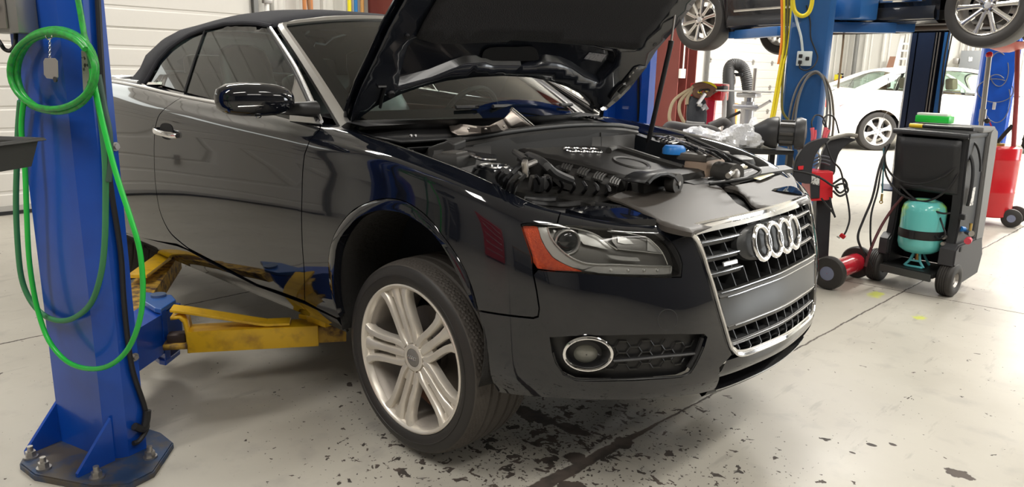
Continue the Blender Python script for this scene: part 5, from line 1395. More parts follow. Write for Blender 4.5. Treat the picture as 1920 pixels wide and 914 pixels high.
# black control cable in the channel corner, bolts, label
cb = [side(u, v, .012) for u, v in ((183, -10), (192, 150), (200, 250), (207, 345), (226, 470), (232, 560), (240, 640), (250, 700), (270, 760), (276, 800), (262, 826), (250, 832))]
c_ = MB().tube(cb, .0085, n=8, sm=4).build('hydraulic_hose', BLACKR, None); tag(c_, 'thin black hydraulic hose running down the side of the blue post', 'hose')
c_ = MB().tube([side(u, v, .016) for u, v in ((252, 800), (268, 805), (274, 790), (276, 770))], .013, n=8, sm=3); conv(c_).build('hose_sleeve', BLACKR, near)
for u, v in ((216, 275), (252, 670)):
    p = side(u, v, .002); mb = MB(); mb.cyl(p, p+E1v*.012, .009, n=6); mb.cyl(p, p+E1v*.003, .014, n=14); conv(mb).build('bolt', STEEL, near)
lbp = [pp(u, v, .002) for u, v in ((152, 95), (174, 97), (177, 172), (156, 172))]; conv(closed_prism(lbp, [p+E2v*.001 for p in lbp])).build('rating_label', mat('label_grey', (.35, .36, .30), .5, noise=(50, (.02, .02, .02), .55, .6)), near, smooth=False)
# outlet box on the left face
ob = thing('outlet_box', 'galvanised electrical box with a toggle switch on the near blue post', 'outlet box', pp(20, 30, .03), PANG)
MB().box((0, .0, .02), (.17, .06, .14), bev=.006).build('box', mat('galvanised_box', (.34, .34, .33), .35, .7), ob)
MB().box((-.02, -.034, .02), (.12, .006, .115), bev=.003).build('cover_plate', STEEL, ob)
MB().box((.0, -.045, .02), (.012, .02, .018), rx=.5, bev=.002).build('toggle', BLACKR, ob)
for z in (.055, -.015): MB().cyl((0, -.037, z), (0, -.042, z), .005, n=10).build('screw', STEEL, ob)
for z in (.035, -.02): MB().cyl((-.058, -.033, z+.01), (-.058, -.055, z+.01), .018, n=16).build('plug', BLACKR, ob)
tg = MB().tube([pp(-14, 60, .06), pp(0, 80, .07), pp(8, 92, .06), pp(19, 95, .05), pp(28, 84, .04), pp(30, 60, .03)], .006, n=8, sm=4).build('extension_lead', BLACKR, None); tag(tg, 'black cord looping out under the electrical box', 'cord')
# ---------------------------------------------------------------- yellow arms
def arm_box(name, A, B, w, h, mt, parent, bev=.004, w2=None, off=None):
    A = Vector([float(q) for q in A]); B = Vector([float(q) for q in B]); d = B-A; L = d.length; x = d.normalized(); z = Vector((0, 0, 1)); y = z.cross(x).normalized(); z = x.cross(y)
    M = Matrix(((x.x, y.x, z.x, (A.x+B.x)/2), (x.y, y.y, z.y, (A.y+B.y)/2), (x.z, y.z, z.z, (A.z+B.z)/2), (0, 0, 0, 1)))
    return MB().boxm(M, (L, w, h), bev=bev).build(name, mt, parent)
af = thing('front_lift_arm', 'yellow swing arm reaching under the car just behind the front wheel', 'lift arm', (-.9, -1.1, FL), world=True)
A0 = at(2, 340, 640, .075)+np.array([.03, .01, 0]); A1 = at(2, 597, 630, .075)
ax = (A1-A0)/np.linalg.norm(A1-A0); ay = np.array([-ax[1], ax[0], 0])
def aP(s, l, z): return A0+ax*s+ay*l+np.array([0, 0, z])
LA = np.linalg.norm(A1-A0)
arm_box('outer_tube', aP(0, .045, .0)+[0, 0, 0], aP(LA, .045, .0), .10, .088, YEL, af)
arm_box('extension_tube', aP(LA-.05, .045, .0), aP(LA+.11, .045, .0), .08, .068, YELD, af)
st = [(-.04, .10), (.02, .082), (.30, .050), (.34, .048), (.335+.10, .048)]
rows = []
for s, z in [(-.055, .125), (.0, .115), (LA*.52, .056), (LA*.60, .0485), (LA*.78, .0485)]:
    rows.append([aP(s, l, z+dz) for l, dz in ((.0, 0), (.0, .010), (.075, .010), (.075, 0))])
MB().loft(rows, closed=True, cap=True).build('brace_strap', YEL, af, smooth=False, bevel=.002)
rows = [[aP(s, l, z) for l, (s, z) in ((l, q) for l in (.0, .085) for q in ((s0, z0),))] for s0, z0 in ((-.055, .105), (-.02, .108), (.0, .085), (.008, .03), (.010, -.045))]
MB().loft(rows).build('end_bracket', YEL, af, solid=.012)
rows = [[aP(s, l, -.028) for l in (.0, .085)] for s in (-.09, .01)]
MB().loft(rows).build('pivot_tongue', YELD, af, solid=.02); MB().box(aP(-.045, .05, .0), (.07, .06, .05), rz=math.atan2(ax[1], ax[0]), bev=.01).build('pivot_gear', mat('greasy_iron', (.05, .035, .028), .5, .5), af)
# pad assembly
pd_ = aP(LA+.08, .045, 0)
MB().box(aP(LA+.01, .03, .058), (.05, .12, .03), rz=math.atan2(ax[1], ax[0])+.7, ry=.0, bev=.003).build('pad_plate', YEL, af)
PADA = at(2, 566, 590, .135); PADB = at(2, 640, 632, .115)
arm_box('pad_plate', PADA, aP(LA+.07, .02, .055), .05, .02, YEL, af)
MB().cyl(aP(LA+.07, .05, .03), aP(LA+.07, .05, .10), .030, n=20).build('lift_pad', mat('greasy_iron'), af)
MB().cyl(aP(LA+.07, .05, .10), aP(LA+.07, .05, .118), .045, n=24).build('pad_rubber', BLACKR, af)
# rear arm
ar = thing('rear_lift_arm', 'yellow swing arm with a chipped pad reaching towards the rear wheel', 'lift arm', (-1.6, -1.15, FL), world=True)
R0 = at(2, 235, 605, .05); R1 = at(2, 316, 490, .08)
MB().box((0, 0, 0), (.01, .01, .01)) 
arm_box('outer_tube', R0, R1, .13, .09, YELD, ar)
Q0 = at(2, 262, 505, .16); Q1 = at(2, 312, 462, .19)
arm_box('pad_strap', at(2, 257, 519, .15), at(2, 320, 472, .165), .09, .018, YEL, ar)
arm_box('pad_plate', at(2, 293, 462, .19), at(2, 336, 476, .19), .035, .03, YEL, ar)
MB().cyl(at(2, 310, 478, .10), at(2, 310, 472, .18), .03, n=18).build('lift_pad', YELD, ar)
# ---------------------------------------------------------------- green hose, hook and key tag
def ring_pts(cx, cy, rx, ry, off, a0=0, a1=2*PI, n=28, dx=0, dy=0): return [pp(cx+rx*math.cos(a), cy-ry*math.sin(a), off) for a in np.linspace(a0, a1, n)]
hose = []
off = .022
loops = [(94, 134, 79, 75), (104, 131, 77, 78), (109, 136, 71, 78), (100, 134, 78, 68)]
gh = thing('green_hose', 'bright green air hose hung in a coil on the near blue post', 'hose', pp(100, 680, .02), world=True)
sp_ = []
start = [pp(143, -20, .03), pp(152, 30, .03), pp(158, 66, .03), pp(166, 90, .035)]
coil = []
for i, (cx_, cy_, rx_, ry_) in enumerate(loops):
    nn = 40
    for k in range(nn):
        a = math.radians(25)-2*PI*k/nn; f = k/nn
        nx = loops[(i+1) % 4]; c0x = cx_*(1-f)+nx[0]*f; c0y = cy_*(1-f)+nx[1]*f; r0 = rx_*(1-f)+nx[2]*f; r1 = ry_*(1-f)+nx[3]*f
        coil.append(pp(c0x+r0*math.cos(a), c0y-r1*math.sin(a), .024+.020*((i+f) % 4)*.9))
MB().tube(start+coil[2:], .0080, n=10, sm=1).build('hose_coil', GREENH, gh)
tail1 = [pp(168, 100, .03), (pp(178, 160, .03)), pp(190, 230, .028), pp(197, 300, .026), pp(198, 380, .02), pp(196, 460, .02), pp(188, 520, .02), pp(170, 570, .02), pp(140, 596, .02), pp(110, 602, .02), pp(80, 590, .02), pp(56, 562, .022), pp(40, 520, .025), pp(33, 455, .026), pp(30, 380, .026), pp(32, 300, .026), pp(34, 240, .026), pp(38, 190, .03)]
MB().tube(tail1, .0088, n=10, sm=4).build('hose_tail', GREENHD, gh, label='dull green hose tail')
tail2 = [pp(46, 180, .04), pp(40, 240, .05), pp(47, 320, .05), pp(50, 400, .05), pp(54, 480, .05), pp(62, 540, .05), pp(73, 590, .05), pp(92, 640, .05), pp(125, 678, .05), pp(165, 692, .05), pp(205, 686, .05), pp(240, 655, .05), pp(262, 600, .05), pp(268, 540, .05), pp(262, 470, .05), pp(245, 410, .05), pp(222, 340, .05), pp(205, 280, .05), pp(190, 220, .05), pp(178, 165, .05), pp(172, 130, .045)]
MB().tube(tail2, .0078, n=10, sm=4).build('hose_tail', mat('fresh_green_hose', (.02, .50, .06), .3), gh, label='bright green hose tail')
dk = [pp(184, 140, .02), pp(195, 200, .018), pp(205, 250, .016), pp(206, 300, .016), pp(203, 340, .02)]
MB().tube(dk, .009, n=10, sm=4).build('hose_tail', mat('dirty_hose', (.05, .10, .08), .5), gh)
kt = thing('key_tag', 'steel snap hook, chain and key tag hanging on the near blue post', 'key tag', pp(92, 60, .08), world=True)
MB().tube([pp(92+6*math.cos(a), 65+9*math.sin(a), .092) for a in sector(20)], .0022, closed=True, n=6).build('snap_hook', CHROME, kt)
for k in range(8):
    cy = 77+k*4.2; mb = MB(); mb.tube([pp(93.5+(1.8*math.cos(a) if k % 2 else .6*math.cos(a)), cy+2.8*math.sin(a), .092+(.0 if k % 2 else .003*math.cos(a))) for a in sector(10)], .0009, closed=True, n=5); mb.build('chain_link', CHROME, kt)
tgp = [pp(u, v, .090) for u, v in ((86, 109), (104, 109), (109, 114), (110, 145), (106, 149), (89, 147), (84, 140), (83, 115))]
closed_prism(tgp, [p-E2v*.003 for p in tgp]).build('tag_plate', mat('tag_silver', (.5, .48, .47), .3, .8), kt, smooth=False, bevel=.001)
fp_ = pp(105, 149, .096); MB().cyl(fp_, fp_-E2v*.004, .0075, n=18).build('fob', mat('fob_black', (.03, .03, .035), .3), kt)
for (u0, v0), (u1, v1) in (((70, 7), (84, 50)), ((107, -5), (103, 24))): pass
# drain tray at the left edge
tr = thing('drain_tray', 'charcoal plastic tray jutting in at the left edge before the blue post', 'tray', atd(20, 320, 1.9), world=True)
T0 = atd(0, 262, 1.9); def_ = .95
ex = np.array([.72, .35, 0]); 
def quad_ring(z, k, w=.155, l=.60):
    c = atd(78, 262, 1.86); c = c*[1, 1, 0]+np.array([0, 0, z]); u_ = np.array([-.79, -.61, 0]); v_ = np.array([.62, -.78, 0])
    o = []
    for a, b in ((0+k, -.02+k), (l-k, -.02+k), (l-k, w-k), (0+k, w-k)): o.append(c+u_*a+v_*b)
    return o
zt = atd(78, 262, 1.86)[2]
rr = [quad_ring(zt-.002, 0), quad_ring(zt+.004, .004), quad_ring(zt+.004, .012), quad_ring(zt-.004, .016), quad_ring(zt-.065, .030)]
MB().loft(rr, closed=True, cap=False).add(rr[-1], [(0, 1, 2, 3)]).build('tray_body', mat('charcoal_plastic', (.035, .034, .033), .5), tr, smooth=False, solid=.003, bevel=.004)
c = quad_ring(zt-.065, .1); cc = (c[0]+c[1]+c[2]+c[3])/4
MB().cyl(cc, [cc[0], cc[1], FL+.03], .02, n=12).build('stand_tube', STEEL, tr); MB().cyl([cc[0], cc[1], FL], [cc[0], cc[1], FL+.03], .16, .14, n=24).build('stand_foot', BLACKR, tr)
# ---------------------------------------------------------------- the other posts
far = lift_post('lift_post', 'bright blue lift post showing past the far side of the raised bonnet', (-.78, 1.78, 0), PI+PANG, BLUE, H=3.5)
hc = MB().tube([at(1, 1197, v, 1.70) for v in (-300, 120, 180, 260)], .008, n=8, sm=3).build('hydraulic_hose', BLACKR, None); tag(hc, 'thin black hose hanging beside the far blue post behind the bonnet', 'hose')
midp = atd(1466, 200, 6.45)
mid = lift_post('lift_post', 'steel blue lift post with a white outlet box and a grey hose coil', (midp[0], midp[1], 0), PANG+.10, BLUED, W=.34, D=.22, H=3.5)
# ---------------------------------------------------------------- fittings of the middle post
def lm(u, v, off=.01):     # point on the closed face of the middle post
    a = PANG+.10; e2 = np.array([-math.sin(a), math.cos(a), 0]); return atp(u, v, midp-e2*off, -e2)
e2m = np.array([-math.sin(PANG+.10), math.cos(PANG+.10), 0])
ob2 = thing('outlet_box', 'small white electrical outlet box fixed to the steel blue post', 'outlet box', lm(1508, 110, .03), PANG+.10)
MB().box((0, 0, 0), (.12, .05, .12), bev=.006).build('box', mat('white_box', (.62, .68, .68), .4, .2), ob2)
for x, z in ((-.03, .02), (-.03, -.03), (.025, .0)): MB().box((x, -.03, z), (.03, .014, .03), bev=.006).build('socket', BLACKR, ob2)
c_ = MB().tube([lm(1488, 10, .02), lm(1494, 40, .02), lm(1502, 70, .02), lm(1505, 98, .02)], .011, n=10, sm=3).build('conduit', mat('white_box'), None); tag(c_, 'white conduit running down to the outlet box on the steel blue post', 'conduit')
c_ = MB().tube([lm(1500, 118, .07), lm(1500, 128, .07), lm(1512, 132, .06), lm(1526, 124, .05), lm(1533, 108, .03), lm(1528, 92, .02), lm(1520, 70, .02), lm(1519, 40, .02), lm(1512, 10, .02)], .006, n=8, sm=4).build('extension_lead', BLACKR, None); tag(c_, 'black cord plugged into the outlet box on the steel blue post', 'cord')
YH = mat('yellow_hose_rubber', (.75, .60, .02), .4); YHD = mat('mustard_hose_rubber', (.55, .38, .02), .45)
c_ = MB().tube([lm(1486, -20, .06), lm(1487, 5, .06), lm(1491, 22, .06), (lm(1503, 30, .06)), lm(1515, 25, .06), lm(1522, 8, .06), lm(1524, -20, .06)], .017, n=10, sm=4).build('air_hose', YH, None); tag(c_, 'thick yellow hose loop hanging at the top of the steel blue post', 'hose')
for pts, mt, lab, r in (([(1470, -30), (1470, 40), (1469, 90), (1462, 130), (1455, 170), (1448, 210), (1440, 252)], YH, 'yellow hose falling straight down left of the steel blue post', .012), ([(1485, -30), (1483, 40), (1478, 80), (1467, 130), (1460, 170), (1452, 215), (1443, 252)], YH, 'bright yellow hose hugging the edge of the steel blue post', .013), ([(1478, -30), (1476, 50), (1471, 110), (1467, 160), (1466, 200), (1470, 215), (1478, 225)], mat('olive_hose', (.14, .12, .02), .5), 'olive hose curving in towards the steel blue post', .011), ([(1465, -30), (1466, 50), (1464, 90), (1459, 120)], mat('orange_hose', (.75, .22, .02), .5), 'orange hose hanging beside the yellow hoses', .010)):
    h = MB().tube([atd(u, v, 6.40) for u, v in pts], r, n=8, sm=4).build('air_hose', mt, None); tag(h, lab, 'hose')
gc = thing('grey_hose', 'grey air hose draped in long loops on the steel blue post', 'hose', lm(1510, 300, .02), world=True)
for k, (l, r_, top, bot) in enumerate(((1478, 1556, 135, 330), (1484, 1562, 137, 345), (1492, 1550, 134, 300))):
    cx_ = 1530; pts = []
    for a in np.linspace(0, 2*PI, 25)[:-1]:
        x = (l+r_)/2-(-8 if False else 0)+(r_-l)/2*math.sin(a)+8*math.cos(a); y = (top+bot)/2-(bot-top)/2*math.cos(a)
        pts.append(lm(x, y, .03+.012*k))
    MB().tube(pts, .009, n=8, sm=3, closed=True).build('hose_loop', GREYHOSE if k != 1 else mat('brown_grey_hose', (.13, .11, .09), .5), gc)
h = MB().tube([atd(1583, v, 6.9) if v < 60 else atd(1583-(v-60)*.11, v, 6.9) for v in (-40, 0, 40, 80, 120, 165)], .010, n=8, sm=2).build('drop_cord', mat('tan_cord', (.30, .21, .13), .5), None); tag(h, 'tan cord hanging straight down right of the steel blue post', 'cord')
# ---------------------------------------------------------------- second lift: dark far post
dp = atd(1692, 200, 8.9)
dk = thing('lift_post', 'dark navy lift post with open channel in front of the white sedan', 'lift post', (dp[0], dp[1], FL), PANG+.10)
out = [(0, 0), (.05, 0), (.05, .008), (.008, .012), (.008, .20), (.37, .20), (.37, .012), (.33, .008), (.33, 0), (.38, 0), (.38, .21), (0, .21)]
mb = MB(); mb.prism(out, Matrix.Translation((0, 0, .02)), 3.5, cap=False); V, F = tri_region(out, (), .3); mb.add([(a, b, 3.52) for a, b in V], F); mb.build('column', NAVY, dk, smooth=False)
MB().prism([(-.1, -.25), (.5, -.25), (.5, .3), (-.1, .3)], Matrix.Identity(4), .02).build('base_plate', NAVY, dk, smooth=False)
MB().box((.15, .06, 1.6), (.17, .10, 3.1)).build('carriage', NAVY, dk, smooth=False)
for x in (.255, .29): MB().cyl((x, .05, .05), (x, .05, 3.4), .010, n=8).build('equaliser_cable', STEEL, dk)
MB().box((.36, -.002, 1.75), (.06, .02, 3.45)).build('front_flange', BLUED, dk, smooth=False)
for k, (x, r) in enumerate(((.42, .010), (.445, .008))):
    h = MB().tube([dp+[x*.96, .0, 0]+np.array([0, 0, zz-dp[2]+FL]) + np.array([0.02*math.sin(zz*3+k), -.05, 0]) for zz in (3.4, 2.4, 1.6, 1.1, .8)], r, n=8, sm=4).build('hydraulic_hose', BLACKR, None); tag(h, ('thick' if k == 0 else 'slim')+' black hose beside the dark navy lift post', 'hose')
# ---------------------------------------------------------------- raised black sedan
LW0 = atd(1310, 26, 8.3); LW1 = atd(1848, 24, 6.05)
cdir = (LW1-LW0)*[1, 1, 0]; WB = np.linalg.norm(cdir); cdir /= WB; cang = math.atan2(cdir[1], cdir[0])
zc = (LW0[2]+LW1[2])/2
sed = thing('raised_sedan', 'black sedan with bright chrome wheels raised high on the second lift', 'car', (LW0[0], LW0[1], zc), cang)
DP = mat('raised_car_paint', (.012, .013, .017), .12, .1, .4)
def car_side(yy, mt, parent, wb, L0, L1, zlo, zsill, zbelt, R, name='body_side', amp=.05):
    rows = []
    xs = sorted(set(list(np.linspace(-L0, wb+L1, 46))+[R*math.cos(a) for a in np.linspace(0, PI, 15)]+[wb+R*math.cos(a) for a in np.linspace(0, PI, 15)]))
    for x in xs:
        cut = zlo
        for c in (0, wb):
            if abs(x-c) < R: cut = max(cut, math.sqrt(max(0, R*R-(x-c)**2)))
        end = min((x+L0), (wb+L1-x)); inn = .12*max(0, 1-end/.5)**2+.0
        r = []
        for t in np.linspace(0, 1, 9):
            z = cut+(zbelt-cut)*t; g = (z-zlo)/(zbelt-zlo); bul = amp*math.sin(PI*min(1, g*1.05))-.02*(g > .7)
            r.append((x, yy+(inn-bul if yy < .9 else -inn+bul), z))
        rows.append(r)
    return MB().loft(rows).build(name, mt, parent)
Wd = 1.80
car_side(.03, DP, sed, WB, .75, 1.0, -.10, .0, .50, .37)
car_side(Wd-.03, DP, sed, WB, .75, 1.0, -.10, .0, .50, .37)
mb = MB(); mb.box((WB/2+.1, Wd/2, .45), (WB+1.6, Wd-.15, .10), bev=.03); mb.build('body_shell', DP, sed)
# rounded lower sides, sills, trims
MB().loft([[(x, .00, .02), (x, -.015, -.03), (x, .0, -.085), (x, .10, -.12), (x, .25, -.11)] for x in np.linspace(.40, WB-.40, 9)]).build('side_skirt', mat('skirt_grey', (.030, .031, .035), .3, .2, .3), sed)
MB().tube([(x, -.035+.02*abs(x-WB/2)/WB, .055+.02*math.sin(x)) for x in np.linspace(.50, WB-.50, 12)], .016, n=8).build('chrome_trim', CHROME, sed)
MB().tube([(x, -.03, .26) for x in np.linspace(.55, WB-.4, 8)], .012, n=8).build('chrome_trim', CHROME, sed)
ub = MB(); ub.box((WB/2, Wd/2, -.05), (WB-.6, Wd-.3, .08), bev=.02); ub.build('underbody', mat('underbody_grime', (.035, .033, .032), .6), sed)
MB().tube([(-.3, 1.0, -.09), (.5, 1.05, -.11), (1.5, .9, -.11), (WB-.3, .9, -.08)], .035, n=10, sm=4).build('exhaust_pipe', mat('greasy_iron'), sed)
for x in (0, WB): MB().cyl((x, .2, 0), (x, Wd-.2, 0), .035, n=10).build('axle', mat('greasy_iron'), sed)
for x in (.42, WB-.42): MB().box((x, .25, -.09), (.3, .1, .06), bev=.01).build('control_arm', mat('greasy_iron'), sed)
def simple_wheel(parent, loc, R, W, rimR, nsp, mt, face=-1, kind='spoke', ph=0, tyremat=None, double=False, barrel=True):
    """wheel with its outer face towards local -y"""
    M = Matrix.Translation(Vector(loc)) @ (WM if face < 0 else WM @ Matrix.Rotation(PI, 4, 'X'))
    k = R
    t = MB().lathe([(rimR, -.01), (rimR+.01, .003), (rimR+(R-rimR)*.5, .012), (R*.965, .002), (R*.99, -.02), (R, -.05), (R, -W/2)]+[(R, -W+.05), (R*.99, -W+.02), (R*.93, -W), (rimR, -W+.02)], M, 56).build('tyre', tyremat or RUBSIDE, parent)
    w = MB(); w.lathe([(rimR+.003, -.012), (rimR+.006, -.002), (rimR, .004), (rimR-.008, .0), (rimR-.014, -.012)], M, 56)
    for i in range(nsp):
        a = 2*PI*i/nsp+ph
        if kind == 'star':
            rail(w, a, [(rimR*.13, 0, rimR*.16, -.012), (rimR*.45, 0, rimR*.105, -.006), (rimR*.75, 0, rimR*.14, -.004), (rimR*.97, 0, rimR*.27, -.006)], dep=.03, M=M)
        else:
            rail(w, a, [(rimR*.18, 0, rimR*.085, -.018), (rimR*.55, 0, rimR*.075, -.012), (rimR*.85, 0, rimR*.085, -.006), (rimR*.98, 0, rimR*.12, -.004)], dep=.03, M=M)
    w.lathe([(.002, -.016), (rimR*.12, -.016), (rimR*.15, -.02), (rimR*.30, -.018), (rimR*.33, -.035), (rimR*.33, -.06)], M, 36)
    wo = w.build('wheel_rim', mt, parent)
    b = MB()
    if barrel: MB().lathe([(rimR-.014, -.012), (rimR-.03, -.04), (rimR-.04, -W*.6), (rimR-.01, -W+.01)], M, 40).build('rim_barrel', ALLOYD, wo)
    MB().lathe([(.002, -.09), (rimR*.62, -.09), (rimR*.62, -.11), (.002, -.11)], M, 32).build('brake_disc', mat('brake_disc_iron'), wo)
    for i in range(5):
        a = 2*PI*i/5+ph+.3; Mb = M @ Matrix.Translation((rimR*.22*math.cos(a), rimR*.22*math.sin(a), 0))
        MB().lathe([(.002, -.006), (.008, -.006), (.010, -.02)], Mb, 6).build('wheel_nut', mat('dark_bolt'), wo)
    MB().lathe([(.002, -.010), (rimR*.105, -.011), (rimR*.12, -.018)], M, 24).build('centre_cap', mat('cap_pale', (.6, .6, .62), .3, .5), wo)
    return wo
BRI = mat('bright_chrome_wheel', (.72, .70, .67), .14, .95)
simple_wheel(sed, (0, .0, 0), .335, .23, .235, 10, BRI, ph=.2)
simple_wheel(sed, (WB, .0, 0), .335, .23, .235, 10, BRI, ph=.05)
simple_wheel(sed, (0, Wd, 0), .335, .23, .235, 10, BRI, face=1); simple_wheel(sed, (WB, Wd, 0), .335, .23, .235, 10, BRI, face=1)
# blue arms under the raised sedan
def wl_(x, y, z): return np.array([LW0[0]+cdir[0]*x-cdir[1]*y, LW0[1]+cdir[1]*x+cdir[0]*y, zc+z])
pb = wl_(1.45, -.18, -.12)
for lab, A, B in (('steel blue lift arm under the left end of the raised sedan', wl_(1.25, -.25, -.17), wl_(.47, .12, -.17)), ('steel blue lift arm with a square tube end under the raised sedan', wl_(1.75, -.25, -.15), wl_(2.15, .12, -.15))):
    t = thing('swing_arm', lab, 'lift arm', (A+B)/2, world=True)
    arm_box('arm_tube', A, B, .11, .09, mat('arm_blue', (.02, .11, .33), .35, 0, .2), t); d = (B-A)/np.linalg.norm(B-A)
    arm_box('arm_extension', B-d*.05, B+d*.16, .08, .07, mat('arm_blue'), t); MB().cyl(B+d*.13, B+d*.13+[0, 0, .10], .04, n=16).build('lift_pad', BLACKR, t)
t = thing('arm_carriage', 'blue carriage with square tube opening beside the steel blue post', 'lift carriage', wl_(1.72, -.3, 0), cang)
sq = MB()
for dx, dz, w_, h_ in ((0, .075, .17, .02), (0, -.075, .17, .02), (-.075, 0, .02, .17), (.075, 0, .02, .17)): sq.box((dx, 0, dz), (w_, .5, h_))
sq.build('tube_end', mat('arm_blue'), t, smooth=False)
MB().box((.22, .1, .02), (.26, .30, .22), bev=.02).build('carriage_block', mat('arm_blue'), t); MB().box((.0, .3, -.13), (.3, .4, .08), bev=.01).build('carriage_beam', BLACKR, t)
# ---------------------------------------------------------------- white sedan at the back
W0 = at(2, 1642, 283, FL); wdir = np.array([.745, .667, 0]); wdir /= np.linalg.norm(wdir); wang = math.atan2(wdir[1], wdir[0])
ws = thing('white_sedan', 'white four-door sedan parked at the back of the bright workshop', 'car', (W0[0], W0[1], FL), wang)
WP = mat('white_car_paint', (.80, .79, .75), .15, 0, .4); kf = 1.10
R_ = .325*kf; wb_ = 2.81*kf; Wd_ = 1.78*kf; zt_ = lambda z: z*kf
def bx(x): return (x if x > -.37 else -.37+(x+.37)*.70)*kf
prof_low = lambda x: .24
# side: arches, shoulder, trunk and bonnet heights
sx = sorted(set(list(np.linspace(-1.02, 3.62, 60))+[.37*math.cos(a) for a in np.linspace(0, PI, 15)]+[2.81+.37*math.cos(a) for a in np.linspace(0, PI, 15)]))
def belt(x): return float(np.interp(x, [-1.02, -.9, -.3, .3, 1.0, 2.0, 2.4, 2.9, 3.4, 3.62], [.93, 1.00, 1.01, 1.0, .97, .93, .92, .86, .76, .62]))
def halfw(x): return float(np.interp(x, [-1.02, -.95, -.6, .3, 2.4, 3.1, 3.45, 3.62], [.62, .78, .87, .89, .89, .84, .70, .45]))
for s_ in (-1, 1):
    rows = []
    for x in sx:
        cut = .22
        for c in (0, 2.81):
            if abs(x-c) < .37: cut = max(cut, .315+math.sqrt(max(0, .37**2-(x-c)**2)))
        b_ = belt(x); h = halfw(x); r = []
        for g in np.linspace(0, 1, 12):
            z = cut+(b_-cut)*g; gg = (z-.22)/(b_-.22)
            off = -.05*(1-min(1, gg/.15))**2-.012*math.sin(PI*gg)*0-.10*max(0, (gg-.82)/.18)**2+.012*(1 if gg > .70 and gg < .76 else 0)
            r.append((bx(x), s_*(h+off)*kf+Wd_/2, z*kf))
        rows.append(r)
    MB().loft(rows).build('body_side', WP, ws)
rows = [[(bx(x), (halfw(x)-.10)*y*kf+Wd_/2, (belt(x)+.03*(1-y*y))*kf) for y in np.linspace(-1, 1, 9)] for x in np.linspace(-1.02, 3.62, 40) if x < .25 or x > 2.0]
k0 = [r for r in rows if r[0][0] < 1.0]; k1 = [r for r in rows if r[0][0] > 1.0]
MB().loft(k0).build('boot_lid', WP, ws); MB().loft(k1).build('bonnet', WP, ws)
for x in (-1.02, 3.62):
    MB().loft([[(bx(x), y*halfw(x)*kf+Wd_/2, z*kf) for y in np.linspace(-1, 1, 5)] for z in np.linspace(.22, belt(x), 5)]).build('bumper_end', WP, ws)
roof = [(-.42, 1.02, .74), (-.1, 1.17, .66), (.22, 1.31, .60), (.55, 1.395, .575), (1.0, 1.425, .57), (1.5, 1.41, .57), (1.85, 1.34, .59), (2.15, 1.18, .66), (2.5, .95, .76)]
def rpt(x, y):
    z = np.interp(x, [r[0] for r in roof], [r[1] for r in roof]); w_ = np.interp(x, [r[0] for r in roof], [r[2] for r in roof]); return (bx(x), w_*y*kf+Wd_/2, (z-.045*y*y)*kf)
MB().loft([[rpt(x, y) for y in np.linspace(-1, 1, 11)] for x in np.linspace(.28, 1.80, 14)]).build('roof', WP, ws)
MB().loft([[rpt(x, y) for y in np.linspace(-.93, .93, 9)] for x in np.linspace(-.40, .28, 6)]).build('rear_windshield', GLASST, ws); MB().loft([[rpt(x, y) for y in np.linspace(-.93, .93, 9)] for x in np.linspace(1.80, 2.48, 6)]).build('windshield', GLASST, ws)
def sgl(x, z, s_, o=0):   # side glass plane
    g = (z-.95)/.42; w_ = .80-(.80-.575)*min(1, max(0, g)); return (bx(x), s_*(w_+o)*kf+Wd_/2, z*kf)
